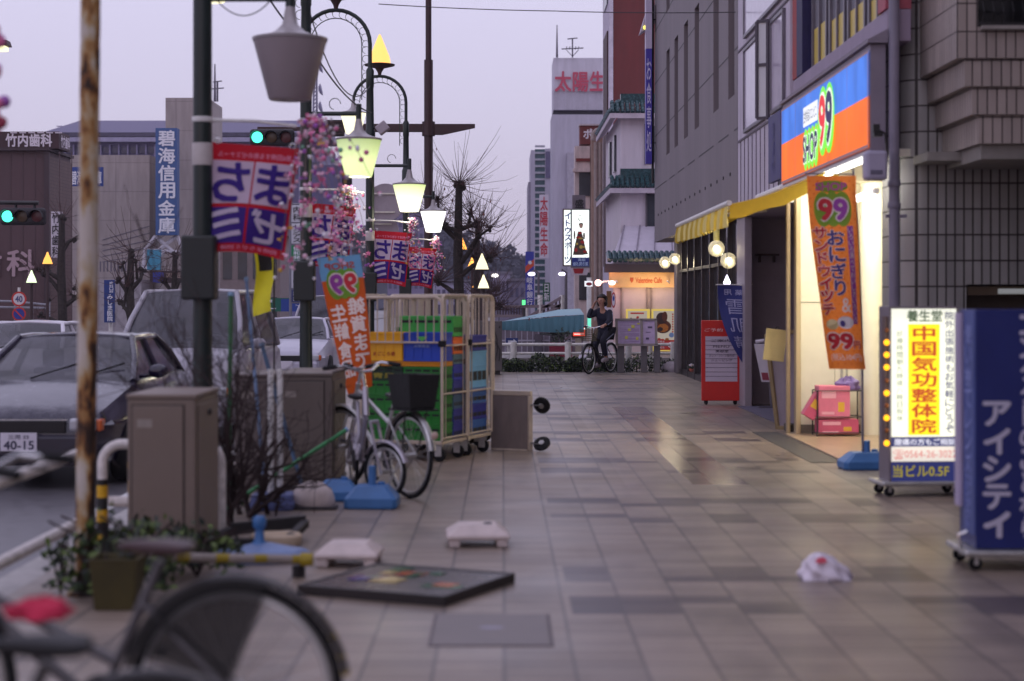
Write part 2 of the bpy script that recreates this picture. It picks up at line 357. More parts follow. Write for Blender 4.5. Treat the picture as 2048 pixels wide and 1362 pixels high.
alu = M("brushed aluminium", (.55, .54, .53), .4, metal=.8, var=.15, vs=10)
# ================================================================ ground
road = MB().poly((-330, -60, -.15), (330, -60, -.15), (330, 700, -.15), (-330, 700, -.15)).build("road", asphalt); struct(road)
PAVE = paving_mat()
pv = MB().box(-2.62, 12, -8, 38.9, -.3, 0); struct(pv.build("pavement", PAVE))
k = MB()
for i in range(78):
    k.box(-2.86, -2.625, -8+i*.6+.004, -8+(i+1)*.6-.004, -.3, -.012)
struct(k.build("kerb", kerb_m, bevel=.015))
k = MB()
for i in range(25): k.box(-2.62+i*.6+.004, -2.62+(i+1)*.6-.004, 38.905, 39.08, -.3, -.01)
struct(k.build("kerb", kerb_m, bevel=.015))
b = MB().box(-2.4, 12, 39.09, 40.4, -.3, -.02); struct(b.build("planting_bed", M("soil", (.07, .055, .045), .9, var=.3, vs=8, bump=.4)))
ln = MB()
for i in range(14): ln.box(-6.3, -6.18, 2+i*9, 7+i*9, -.2, -.146)
ln.box(-3.35, -3.22, -8, 47, -.2, -.146)
for i in range(9): ln.box(-11.2+i*.9, -10.75+i*.9, 42.5, 46.5, -.2, -.146)
struct(ln.build("road_marking", white_paint))
# far pavement, hill
struct(MB().box(-.5, 30, 49, 300, -.3, 0).build("far_pavement", M("far paving", (.2, .18, .17), .5, var=.2, vs=2)))
struct(MB().box(-60, -12.5, -8, 300, -.3, -.02).build("far_pavement", MATS["far paving"]))
# --- hill: a real mound far off, wooded
hill_m = M("wooded hillside", (.035, .036, .06), .95, var=.5, vs=.06, bump=.6)
hv, nx, ny = [], 90, 26
def hill_h(x, y):
    s = math.exp(-((x+24)/36)**2)*19+math.exp(-((x+110)/60)**2)*12+math.exp(-((x-30)/26)**2)*5
    return s*math.sin(math.pi*min(1, max(0, (y-380)/240)))**.8+1.6*math.sin(x*.37+y*.11)+1.3*math.sin(x*.9+1)*math.sin(y*.3)
for j in range(ny+1):
    for i in range(nx+1):
        x, y = -190+i*4, 380+j*9
        hv.append((x, y, -1+max(0, hill_h(x, y)+random.uniform(-.7, .9))))
hm = MB().add(hv, [(j*(nx+1)+i, j*(nx+1)+i+1, (j+1)*(nx+1)+i+1, (j+1)*(nx+1)+i) for j in range(ny) for i in range(nx)])
struct(hm.build("hill", hill_m, smooth=True, ang=80))
# trees of the hill: leafless crowns that roughen its ridge (nobody could count them)
lf = MB()
for i in range(5200):
    x, y = random.uniform(-110, 45), random.uniform(395, 500)
    z = hill_h(x, y)
    if z < 3: continue
    for q in range(3):
        c = Vector((x+random.gauss(0, .8), y+random.gauss(0, .8), z-.6+random.uniform(.2, 2.2))); r = random.uniform(.5, 1.2)
        a, b_ = Vector((random.gauss(0, 1), random.gauss(0, 1), random.gauss(0, 1))).normalized()*r, Vector((random.gauss(0, 1), random.gauss(0, 1), random.gauss(0, 1))).normalized()*r
        lf.poly(c-a, c+b_, c+a, c-b_)
o = lf.build("hillside_woods", M("woods", (.032, .033, .052), .9, var=.5, vs=.15)); tag(o, "dark bluish wooded slope of the hill behind the street", "woods", kind="stuff")
# ================================================================ right side: tiled building
tile_a = grid_mat("grey brown tiles", (.30,.292,.285), (.35,.34,.33), (.02,.014,.014), .084, .243, .008)
tile_b = grid_mat("pinkish beige tiles", (.37,.31,.28), (.43,.36,.325), (.035,.022,.022), .084, .243, .006)
T = thing("tiled_building", "grey brown tiled building with stepped overhang and drainpipe on the right edge", "building", (3.7, 16.5, 0))
mb = MB(); mb.box(4.25, 9, 16.45, 17, 1.72, 9.5); mb.box(5.1, 9, 16.45, 17, 0, 1.72); mb.box(4.25, 4.36, 16.45, 17, 0, 1.72)
mb.build("wall", tile_a, T, off=T.location)
P = [(3.73, 17.2)]+[(3.73+.26-.26*math.cos(a), 16.75-.30*math.sin(a)) for a in (i*math.pi/2/8 for i in range(9))]+[(4.25, 16.45), (4.25, 17.2)]
mb = MB(); n_ = len(P); mb.add([(x, y, z) for z in (0, 9.5) for x, y in P], [(i, (i+1) % n_, n_+(i+1) % n_, n_+i) for i in range(n_)]+[tuple(range(n_-1, -1, -1)), tuple(range(n_, 2*n_))])
mb.build("rounded_corner", tile_a, T, smooth=True, off=T.location)
mb = MB()                                                                     # overhang: rows of tiles step back downward
for x0, z0, z1, y0 in ((3.92, 3.66, 9.5, 15.10), (3.995, 3.42, 3.655, 15.13), (4.065, 3.18, 3.415, 15.16), (4.13, 2.93, 3.175, 15.19)):
    if z1 > 5: mb.box(x0, 4.10, y0, 16.44, z0, z1); mb.box(4.10, 9, y0, 16.44, z0, 3.93); mb.box(4.10, 9, y0, 16.44, 4.9, z1); mb.box(5.3, 9, y0, 16.44, 3.93, 4.9)
    else: mb.box(x0, 9, y0, 16.44, z0, z1)
mb.build("overhang", tile_b, T, off=T.location)
mb = MB(); mb.box(4.17, 9, 15.25, 16.44, 2.80, 2.925); mb.box(3.86, 4.2, 15.9, 16.44, 2.84, 2.92); mb.build("soffit", M("soffit", (.24,.22,.2), .7), T, off=T.location)
w = MB().box(4.105, 5.3, 15.45, 15.5, 3.93, 4.9).build("window", M("dark glass", (.02,.02,.022), .12, var=.1), T, off=T.location)
mb = MB(); mb.box(4.105, 5.29, 15.07, 15.12, 3.94, 3.965); mb.box(4.105, 5.29, 15.08, 15.11, 4.16, 4.18)
for i in range(14): mb.tube([(4.14+i*.085, 15.10, 3.96), (4.14+i*.085, 15.04, 4.05), (4.14+i*.085, 15.10, 4.17)], .005, 5)
mb.build("railing", dark_metal, T, off=T.location)
mb = MB(); mb.box(4.12, 5.28, 15.03, 15.09, 3.90, 3.932); mb.build("sill", M("sill stone", (.3,.27,.25), .6), T, off=T.location)
mb = MB(); mb.box(4.6, 9, -9, 15.0, 0, 9.5); mb.box(3.5, 4.595, -9, 7.2, 3.0, 9.5); mb.build("unseen_wing", tile_a, T, off=T.location)  # unseen wing and overhead block, added so the near pavement falls in shade
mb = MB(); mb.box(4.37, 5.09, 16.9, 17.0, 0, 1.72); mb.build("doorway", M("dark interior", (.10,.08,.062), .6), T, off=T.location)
mb = MB(); mb.box(4.38, 5.08, 16.5, 16.86, 1.62, 1.70); mb.build("lintel", M("brown lintel", (.09,.06,.035), .6), T, off=T.location)
mb = MB(); mb.tube([(4.66, 16.44, 1.655), (5.05, 16.44, 1.655)], .025, 10); mb.build("tube_lamp", glow("dim tube", (.8,.82,.85), .22), T, off=T.location)
o = MB()
o.tube([(3.625, 16.2, -.0), (3.625, 16.2, 9.4)], .05, 16)
D = thing("drainpipe", "pale grey vertical drainpipe between the lit shop and the tiled building", "pipe", (3.625, 16.2, 0))
o.build("pipe", C8("pipe grey", 128,122,138, rough=.45, var=.1), D, smooth=True, off=D.location)
o = MB()
for z in (2.42, 2.62, 4.9): o.lathe([(.058, z), (.062, z+.01), (.062, z+.05), (.058, z+.06)], 16, (3.625, 16.2, 0))
for z in (2.35, 5.2): o.box(3.55, 3.74, 16.18, 16.24, z-.015, z+.015)
o.build("bracket", MATS["pipe grey"], D, smooth=True, off=D.location, each=True)
# ================================================================ the shop building (two storeys) with a lit porch
S = thing("shop_building", "convenience store building with yellow filmed upper windows and cream lit porch", "building", (3.6, 21, 0))
cream = M("cream panels", (.78,.74,.62), .5, var=.05, vs=3)
lilac = C8("lilac grey panel", 150,135,155, rough=.6, var=.12, streak=4)
white_pan = C8("white weathered panel", 190,180,195, rough=.55, var=.16, streak=5)
mb = MB(); mb.box(3.60, 3.8, 21.6, 26.75, 2.9, 4.0); mb.box(3.60, 3.8, 21.9, 26.75, 4.0, 9)
mb.build("upper_wall", white_pan, S, off=S.location)
mb = MB()                                                                    # panel joints as thin raised strips
for z in (3.98, 5.35): mb.box(3.585, 3.6, 21.95, 26.7, z, z+.03)
for i in range(12): mb.box(3.59, 3.6, 22.0+i*.4, 22.012+i*.4, 2.92, 3.97)
mb.build("wall_joint", C8("joint grey", 95,85,98), S, off=S.location)
mb = MB(); mb.box(3.58, 3.8, 16.27, 21.58, 3.98, 4.28); mb.build("sill_panel", lilac, S, bevel=.01, off=S.location)
mb = MB(); mb.box(3.56, 3.8, 16.27, 16.6, 4.283, 9); mb.build("end_pillar", C8("pink render", 170,80,95, var=.2), S, off=S.location)
mb = MB(); mb.box(3.57, 3.8, 21.25, 21.55, 4.283, 9); mb.build("red_pillar", C8("deep red render", 150,35,35, var=.2), S, off=S.location)
mb = MB(); mb.box(3.57, 3.8, 20.85, 21.245, 4.283, 9); mb.build("navy_pillar", C8("navy render", 35,30,80, var=.2), S, off=S.location)
mb = MB(); mb.box(3.75, 3.8, 16.6, 20.85, 4.283, 9); mb.build("window_wall", dark_metal, S, off=S.location)
win_g = M("sky reflecting glass", (.25,.25,.29), .06, var=.05, spec=.9)
for i, (y0, y1) in enumerate(((16.7, 17.55), (17.7, 18.6), (18.75, 19.65), (19.8, 20.75))):
    fr = MB(); fr.box(3.66, 3.745, y0, y0+.06, 4.29, 6.5); fr.box(3.66, 3.745, y1-.06, y1, 4.29, 6.5); fr.box(3.66, 3.745, (y0+y1)/2-.02, (y0+y1)/2+.02, 4.29, 6.5); fr.box(3.655, 3.745, y0+.06, y1-.06, 4.285, 4.33)
    fo = fr.build("window", C8("window frame grey", 110,105,115, rough=.4, metal=.3), S, bevel=.004, off=S.location)
    g = MB().box(3.70, 3.72, y0+.06, y1-.06, 4.331, 6.5).build("pane", win_g, fo, off=S.location)
    MB().box(3.685, 3.699, y0+.07, y1-.07, 4.335, 4.56+.07*i).build("yellow_film", C8("yellow film", 205,180,70, rough=.4, var=.1), fo, off=S.location)
# casement windows standing open in the white wall
for i, (y0, y1, z0, z1) in enumerate(((22.25, 23.3, 4.05, 5.3), (23.9, 25.9, 4.05, 5.3), (22.25, 25.9, 5.45, 6.9))):
    f = MB(); t_ = .05
    f.box(3.555, 3.6, y0, y1, z0, z0+t_); f.box(3.555, 3.6, y0, y1, z1-t_, z1); f.box(3.555, 3.6, y0, y0+t_, z0+t_, z1-t_); f.box(3.555, 3.6, y1-t_, y1, z0+t_, z1-t_)
    fo = f.build("window", MATS["window frame grey"], S, bevel=.004, off=S.location)
    MB().box(3.575, 3.598, y0+t_, y1-t_, z0+t_, z1-t_).build("pane", C8("milky glass", 200,190,208, rough=.12, var=.06), fo, off=S.location)
for i, (y0, z0, z1) in enumerate(((23.4, 4.02, 5.32),)):
    f = MB(); fn = plane((3.55, y0, z0), (-.13, .1, 0), (0, 0, 1)); h = z1-z0
    a, b_ = Vector((3.55, y0, z0)), Vector((3.42, y0+.1, z0)); zz = Vector((0, 0, h))
    for p, q in ((a, b_), (a+zz, b_+zz), (a, a+zz), (b_, b_+zz), (a+zz*.55, b_+zz*.55)): f.bar(p, q, .04, .04)
    fo = f.build("casement", C8("dark sash", 75,68,78, rough=.4, metal=.3), S, off=S.location)
    MB().poly(a, b_, b_+zz, a+zz).build("pane", M("thin glass", (.6,.6,.64), .08, var=.04), fo, off=S.location)
# flashing above the sign
# porch: frontal lit wall, side wall, ceiling, floor
mb = MB(); mb.box(3.49, 4.7, 20.5, 20.62, 0, 2.93); mb.build("porch_wall", cream, S, off=S.location)
mb = MB()
for i in range(3): mb.box(3.49+.4*i, 3.494+.4*i, 20.494, 20.5, .1, 2.9)
mb.box(3.49, 4.7, 20.493, 20.5, 1.55, 1.556); mb.box(3.49, 4.7, 20.48, 20.5, 0, .12); mb.build("porch_skirting", C8("skirting", 120,112,100), S, off=S.location)
mb = MB(); mb.box(4.7, 4.8, 17.0, 20.62, 0, 2.93); mb.build("porch_side", cream, S, off=S.location)
mb = MB(); mb.box(3.5, 4.8, 16.5, 20.5, 2.93, 3.0); mb.build("porch_ceiling", cream, S, off=S.location)
mb = MB(); mb.box(3.3, 4.69, 17.02, 20.47, .002, .02); mb.build("porch_floor", grid_mat("terracotta beige tiles", (.42,.30,.2), (.47,.34,.23), (.2,.15,.1), .3, .3, .008, .3, bump=0), S, off=S.location)
mb = MB(); mb.box(2.98, 3.28, 16.9, 20.9, .001, .006); mb.build("threshold_drain", M("drain grate", (.06,.055,.055), .5, var=.3, vs=30), S, off=S.location)
mb = MB(); mb.box(3.43, 3.487, 20.45, 20.6, 0, 2.93); mb.build("pillar", C8("pale pillar", 195,175,140, var=.1, streak=4), S, bevel=.01, off=S.location)
mb = MB(); mb.box(3.325, 3.375, 20.5, 20.56, 0, 2.9); mb.build("downpipe", C8("beige pipe", 150,130,105, var=.15), S, bevel=.02, off=S.location)
mb = MB(); mb.lathe([(.13,.02),(.13,2.93)], 20, (4.28,20.3,0)); mb.build("porch_column", cream, S, smooth=True, off=S.location)
mb = MB(); mb.box(3.96,3.985,20.47,20.492,.13,2.9); mb.box(4.02,4.04,20.485,20.492,.13,2.9); mb.build("door_frame", alu, S, off=S.location)
# second recess with a grey end wall
mb = MB(); mb.box(3.59, 5, 26.7, 26.8, 0, 2.9); mb.build("recess_wall", C8("mauve grey wall", 150,138,146, var=.08), S, off=S.location)
mb = MB(); mb.box(4.9, 5, 20.65, 26.7, 0, 2.9); mb.build("recess_side", MATS["mauve grey wall"], S, off=S.location)
mb = MB(); mb.box(3.55, 5, 20.65, 26.7, 2.83, 2.895); mb.build("recess_ceiling", MATS["mauve grey wall"], S, off=S.location)
mb = MB(); mb.box(3.85, 4.2, 26.55, 26.7, 2.26, 2.29); mb.box(3.9, 3.93, 26.6, 26.7, 2.16, 2.26); mb.box(4.12, 4.15, 26.6, 26.7, 2.16, 2.26); mb.build("shelf", C8("shelf brown", 70,52,48), S, off=S.location)
mb = MB(); mb.box(3.5, 4.85, 22.0, 26.0, .003, .014); mb.build("doormat", C8("slate mat", 95,90,108, rough=.8, vs=30), S, off=S.location)
mb = MB(); mb.box(3.59, 3.70, 25.95, 26.68, 0, 2.82); mb.build("recess_pilaster", C8("mauve grey wall", 1,1,1), S, bevel=.01, off=S.location)
# ---- fascia sign of the shop (lit box)
Z0, Z1, XS, YA, YB = 2.99, 3.89, 3.40, 16.25, 21.32
SG = thing("shop_sign", "long lit shop sign, blue over orange, reading SHOP 99 above the porch", "sign", (XS, 18.8, Z0))
mb = MB(); mb.box(XS+.012, 3.56, YA, YB, Z0-.03, Z1+.06); mb.box(XS-.02, 3.57, YA-.05, YB+.05, Z1+.065, Z1+.10)
mb.add([(XS-.02, YA-.05, Z1+.1), (3.57, YA-.05, Z1+.1), (3.57, YA-.05, Z1+.2), (XS-.02, YB+.05, Z1+.1), (3.57, YB+.05, Z1+.1), (3.57, YB+.05, Z1+.2)], [(0,1,2), (5,4,3), (0,2,5,3)])
mb.build("casing", C8("sign casing grey", 135,125,138, var=.08), SG, bevel=.006, off=SG.location)
s_fn = plane((XS, YB, 0), (0, -1, 0), (0, 0, 1)); LL = YB-YA                    # u runs toward the viewer, v is height
u1 = lambda f: f*LL
blue_e, or_e = glow("sign blue light", (.055,.22,.86), .85, .28), glow("sign orange light", (1.0,.17,.004), .95, .2)
mb = MB(); mb.patch(s_fn, 0, 3.47, LL, Z1); mb.build("blue_panel", blue_e, SG, off=SG.location)
mb = MB(); mb.patch(s_fn, 0, Z0, LL, 3.47); mb.build("orange_panel", or_e, SG, off=SG.location)
mb = MB()
for i in range(1, 5): mb.patch(s_fn, LL*i/5-.008, Z0, LL*i/5+.008, Z1, d=.003)
mb.patch(s_fn, 0, Z0, .03, Z1, d=.004); mb.patch(s_fn, 0, Z0, LL, Z0+.03, d=.005); mb.patch(s_fn, 0, Z1-.02, LL, Z1, d=.005); mb.patch(s_fn, LL-.03, Z0, LL, Z1, d=.004)
mb.build("panel_joint", glow("sign joints", (.35,.2,.25), .5), SG, off=SG.location)
def yu(px): return YB-XS*F/(px-VX)                                           # photo column on the sign plane -> u
green_e = glow("sign green light", (.22,.95,.05), .95)
def blobs(mb, fn, pts, r, d, n=18):
    for i, (u, v) in enumerate(pts): mb.disc(fn, u, v, r[i] if isinstance(r, list) else r, r[i] if isinstance(r, list) else r, d+.0004*i, n)
uS, uE, u9, u9e = yu(1609), yu(1637), yu(1640), yu(1668)
mb = MB()
ws = (uE-uS)/4
for i in range(4): mb.disc(s_fn, uS+ws*(i+.5), 3.26, ws*.66, .235, .006+.0005*i)
for i in range(2): mb.disc(s_fn, u9+(u9e-u9)*(.27+.46*i), 3.47, (u9e-u9)*.36, .37, .0105+.0005*i)
mb.build("green_halo", green_e, SG, off=SG.location)
mb = MB(); mb.text("SHOP", s_fn, uS, 3.12, uE, 3.40, d=.013, bold=.09); mb.text("9", s_fn, u9+.04, 3.22, u9+(u9e-u9)*.46, 3.73, d=.013, bold=.10); mb.text("9", s_fn, u9+(u9e-u9)*.54, 3.22, u9e-.04, 3.73, d=.013, bold=.10)
mb.build("letter_outline", glow("letter white", (.9,1,.85), 1.0), SG, off=SG.location)
mb = MB(); mb.text("SHOP", s_fn, uS, 3.12, uE, 3.40, d=.016, bold=.04); mb.k = 1; mb.text("9", s_fn, u9+.04, 3.22, u9+(u9e-u9)*.46, 3.73, d=.017, bold=.05); mb.k = 0; mb.text("9", s_fn, u9+(u9e-u9)*.54, 3.22, u9e-.04, 3.73, d=.018, bold=.05)
mb.build("lettering", [glow("letter navy", (.03,.03,.16), .5), glow("letter red", (.9,.03,.04), .9)], SG, off=SG.location)
mb = MB(); mb.patch(s_fn, uS-.05, 3.52, uE-.02, 3.74, d=.006); mb.k = 1; mb.text("生鮮食品のコンビニ", s_fn, uS, 3.56, uE-.07, 3.70, d=.010, bold=.01)
mb.build("name_plate", [glow("plate white", (.9,.92,1), 1.0), C8("plate ink", 40,40,70, var=0)], SG, off=SG.location)
# row of lamps under the fascia
RL = thing("strip_lights", "row of white strip lights glowing under the blue and orange shop sign", "lights", (XS, 18.8, 2.93))
mb = MB(); mb.box(XS-.02, XS+.10, YA, YB, 2.925, 2.955); mb.build("rail", C8("white rail", 200,200,200, var=.05), RL, off=RL.location)
mb = MB()
for i in range(10): mb.tube([(XS+.02, YA+.08+i*.5, 2.895), (XS+.02, YA+.48+i*.5, 2.895)], .026, 8)
mb.build("tube_lamp", glow("tube white", (1,.97,.9), 5), RL, smooth=True, off=RL.location)
for i in range(2): lamp_light('AREA', "strip_glow", RL, (.05, -1.3+i*2.6, -.09), 9, (1,.95,.85), .1, (0, 0, 0), 2.4)
# fluorescent tube on the porch, its wash, an outdoor speaker box
FL = thing("fluorescent_lamp", "glowing fluorescent tube fixed beside the orange banner in the porch", "lamp", W(1727, 392, 17.5))
a_, b_ = W(1706, 400, 17.2)-FL.location, W(1749, 383, 16.6)-FL.location
MB().tube([a_, b_], .032, 12).build("tube", glow("tube hot", (1,.98,.9), 7), FL, smooth=True)
MB().bar(b_, b_+(b_-a_)*.12, .05, .05).build("holder", white_metal, FL)
lamp_light('AREA', "porch_glow", FL, (.35, .8, -.0), 42, (1,.93,.70), .5, (math.radians(20), 0, 0), 1.6)
lamp_light('AREA', "porch_back_glow", FL, (.55, 2.2, .2), 24, (1,.93,.70), .6, (math.radians(30), 0, 0), .8)
SP = thing("outdoor_unit", "pale lilac plastic box with a metal bracket beside the lit shop sign", "box", W(1751, 328, 16.0))
mb = MB(); mb.box(-.10, .10, -.07, .12, -.15, .12); mb.build("casing", C8("box lilac", 165,158,180, rough=.5, var=.06), SP, bevel=.03)
mb = MB(); mb.tube([(.09, .05, -.1), (.12, .05, .1), (.1, .05, .28), (.02, .02, .32)], .012, 6); mb.box(-.02, .06, -.04, .06, .25, .29); mb.box(-.03, .03, -.05, .03, .29, .36); mb.build("bracket", dark_metal, SP, smooth=True)
mb = MB(); mb.box(-.06, .05, -.075, -.069, -.10, -.06); mb.build("slot", C8("slot grey", 100,95,115), SP)
BP = thing("blue_board", "plain dark blue signboard left of the lit shop sign", "board", (3.5, 22.4, 3.6))
MB().box(-.03, .03, -.55, .45, -.50, .36).build("board", C8("faded navy", 50,45,110, rough=.5, var=.2), BP, bevel=.005)
mb = MB(); f_ = plane((-.031, .4, 0), (0, -1, 0), (0, 0, 1)); mb.text("営業中", f_, .3, -.42, .5, .26, d=.003, vert=True); mb.build("lettering", C8("faded navy ink", 62,60,120, var=0), BP)
# ---- yellow awning
AW = thing("awning", "yellow retractable awning with scalloped valance over the footway", "awning", (2.9, 21.2, 2.7))
yel, crm = C8("awning yellow", 215,182,55, rough=.7, var=.1, cloth=.35), C8("awning cream underside", 225,200,120, rough=.8, var=.06, cloth=.3)
mb = MB(); N = 26; v = []
for i in range(N+1):
    y = 18.5+5.4*i/N; sag = .02*math.sin(i*.9)
    for k_ in range(9):
        s = k_/8; v.append((3.55-1.15*s, y, 3.0-.42*s-.05*math.sin(math.pi*s)+sag*s))
mb.add(v, [(i*9+k_, i*9+k_+1, (i+1)*9+k_+1, (i+1)*9+k_) for i in range(N) for k_ in range(8)])
mb.build("canopy", yel, AW, smooth=True, off=AW.location)
mb = MB(); mb.add([(x, y, z-.012) for x, y, z in v], [(i*9+k_, (i+1)*9+k_, (i+1)*9+k_+1, i*9+k_+1) for i in range(N) for k_ in range(8)])
mb.build("lining", crm, AW, smooth=True, off=AW.location)
mb = MB(); v = []
NV = 108
for i in range(NV+1):
    y = 18.5+5.4*i/NV; wv = .014*math.sin(i*1.15)
    v += [(2.385+wv*.3, y, 2.585), (2.37+wv, y, 2.47), (2.375+wv*1.6, y, 2.375-.03*abs(math.sin(i*math.pi/6)))]
mb.add(v, [(i*3+k_, (i+1)*3+k_, (i+1)*3+k_+1, i*3+k_+1) for i in range(NV) for k_ in range(2)])
mb.m = [0 if (j//2//6) % 2 else 1 for j in range(len(mb.f))]
mb.build("valance", [yel, C8("awning pale stripe", 225,205,120, rough=.8, var=.05)], AW, smooth=True, off=AW.location)
mb = MB(); mb.tube([(2.39, 18.45, 2.60), (2.39, 23.95, 2.60)], .03, 10); mb.tube([(3.5, 18.45, 2.98), (3.5, 23.95, 2.98)], .05, 10)
mb.build("roller", white_metal, AW, smooth=True, off=AW.location)
for y in (18.49, 23.91):
    mb = MB(); vs = []
    for k_ in range(9): s = k_/8; z = 3.0-.42*s-.05*math.sin(math.pi*s); vs += [(3.55-1.15*s, y, z), (3.55-1.15*s, y, z-.15-.015*math.sin(k_*2))]
    mb.add(vs, [(2*k_, 2*k_+1, 2*k_+3, 2*k_+2) for k_ in range(8)]); mb.build("side_flap", yel, AW, off=AW.location)
for y in (18.9, 21.2, 23.5):
    mb = MB(); mb.bar((3.55, y, 2.78), (3.0, y+.1, 2.72), .05, .03); mb.bar((3.0, y+.1, 2.70), (2.42, y, 2.57), .05, .03); mb.build("arm", white_metal, AW, bevel=.006, off=AW.location)
# ================================================================ grey panelled office building
GB = thing("office_building", "grey panelled office block with tall slit windows over a glazed ground floor", "building", (3.6, 34, 0))
grey = M("grey mauve wall panels", (.20,.17,.185), .65, var=.16, vs=1.2, streak=9)
XF, Y0, Y1, ZB, ZT = 3.6, 26.78, 41.4, 2.97, 13
slots = [12600/(p-1005) for p in (1462.6, 1432, 1393.6, 1372, 1352.5, 1336)]
mb = MB(); ys = [Y0]
for y in slots: ys += [y-.37, y+.37]
ys.append(Y1)
for i in range(0, len(ys), 2): mb.box(XF, 4.0, ys[i], ys[i+1], ZB, ZT)
for y in slots: mb.box(XF, 4.0, y-.37, y+.37, ZB, 4.78); mb.box(XF, 4.0, y-.37, y+.37, 7.05, 7.9); mb.box(XF, 4.0, y-.37, y+.37, 10.2, ZT)
mb.box(4.0, 12, Y0, Y1, ZB, ZT)
mb.build("wall", grey, GB, off=GB.location)
mb = MB()
for y in slots: mb.box(3.93, 3.998, y-.37, y+.37, 4.78, 7.05); mb.box(3.93, 3.998, y-.37, y+.37, 7.9, 10.2)
mb.build("slit_window", M("slit glass", (.05,.042,.048), .35, var=.2), GB, off=GB.location, each=True)
mb = MB()
for z in (4.22, 5.46, 6.70, 7.94, 9.2):
    for i in range(0, len(ys), 2): mb.box(XF-.004, XF, ys[i], ys[i+1], z-.012, z+.012)
mb.build("panel_joint", C8("joint dark", 52,46,52), GB, off=GB.location)
mb = MB()
for i in range(16):
    y = 27.6+i*.85; mb.box(XF-.012, XF, y, y+.10, 3.55+.0*i, 3.60)
mb.build("vent_slot", C8("joint dark", 0,0,0), GB, off=GB.location)
mb = MB(); mb.box(3.92, 3.96, 26.82, 38.6, 0, 2.965); mb.build("shop_glass", M("showroom glass", (.035,.035,.04), .05, var=.1, spec=.8), GB, off=GB.location)
mb = MB()
for y in (27.3, 28.6, 29.9, 31.2, 32.5, 33.8, 35.1, 36.4, 37.6): mb.box(3.85, 3.965, y, y+.09, 0, 2.965)
mb.box(3.86, 3.965, 26.85, 38.5, 2.2, 2.26); mb.box(3.86, 3.965, 26.85, 38.5, 0, .12)
mb.build("mullion", C8("bronze mullion", 60,54,56, rough=.4, metal=.4), GB, off=GB.location)
mb = MB(); mb.box(3.80, 4.2, 38.2, 38.75, 0, 2.965); mb.build("corner_column", C8("grey column", 105,98,102, rough=.5), GB, bevel=.02, off=GB.location)
mb = MB(); mb.box(4.6, 4.7, 27, 38, .3, 2.6); mb.build("showroom_glow", glow("warm showroom", (1,.66,.32), .10), GB, off=GB.location)
# lit bits behind the glass: warm display lamps
mb = MB()
for y, z in ((27.6, 1.9), (28.4, 1.6), (30.1, 1.85), (32, 1.7), (36.6, 2.0)): mb.ball((4.25, y, z), .07, 10)
mb.build("display_lamp", glow("warm display", (1,.8,.5), 4), GB, smooth=True, off=GB.location)
# blade sign and lamp box on its far corner
BS = thing("blade_sign", "tall narrow blue and white blade sign on the corner of the grey office block", "sign", (3.45, 41.0, 4.8))
MB().box(-.09, .05, 0, .28, 0, 3.9).build("panel", C8("blade blue", 62,50,160, rough=.4, var=.1), BS)
mb = MB(); mb.box(-.092, .052, -.002, .282, 2.7, 3.92); mb.build("upper_panel", C8("blade white", 190,180,205, rough=.4, var=.05), BS)
mb = MB(); mb.text("お食事処", lambda u, v, d=0: Vector((u, -d, v)), -.075, .25, .035, 2.5, d=.006, vert=True); mb.build("lettering", C8("blade ink", 200,195,230, var=0), BS)
mb = MB(); mb.bar((.0, .14, .5), (.3, .14, .5), .03, .03); mb.bar((0, .14, 3.4), (.3, .14, 3.4), .03, .03); mb.tube([(.08, .14, -.45), (.08, .14, 3.9)], .03, 8); mb.build("bracket", dark_metal, BS)
LB = thing("lamp_box", "white projecting lamp box with small yellow lights high on the grey office corner", "lamp", W(1297, 45, 41.2))
mb = MB(); mb.add([(-.2, 0, -.25), (.16, 0, .0), (.16, 0, .42), (.0, 0, .42), (-.2, .5, -.25), (.16, .5, .0), (.16, .5, .42), (.0, .5, .42)], [(0,1,2,3), (7,6,5,4), (0,3,7,4), (1,5,6,2), (3,2,6,7), (0,4,5,1)])
mb.build("housing", C8("housing white", 175,165,178), LB, bevel=.01)
mb = MB(); mb.ball((-.08, -.02, -.12), .05, 8); mb.ball((.05, -.02, -.25), .06, 8, (.7,.7,1.5)); mb.build("bulb", glow("bulb yellow", (1,.85,.15), 1.6), LB, smooth=True)
# ================================================================ buildings beyond the crossing
def facade_windows(mb, x0, x1, y, z0, z1, nx, nz, fw=.6, fh=.6):
    for i in range(nx):
        for j in range(nz):
            cx = x0+(x1-x0)*(i+.5)/nx; cz = z0+(z1-z0)*(j+.5)/nz; a = (x1-x0)/nx*fw/2; b = (z1-z0)/nz*fh/2
            mb.box(cx-a, cx+a, y-.04, y+.1, cz-b, cz+b)
plaster = C8("white plaster", 205,195,205, rough=.8, var=.1, streak=6)
teal = M("teal glazed roof tiles", (.02,.065,.075), .25, var=.5, vs=14, bump=.5)
dgl = M("far dark glass", (.045,.05,.06), .2, var=.3, vs=.8)
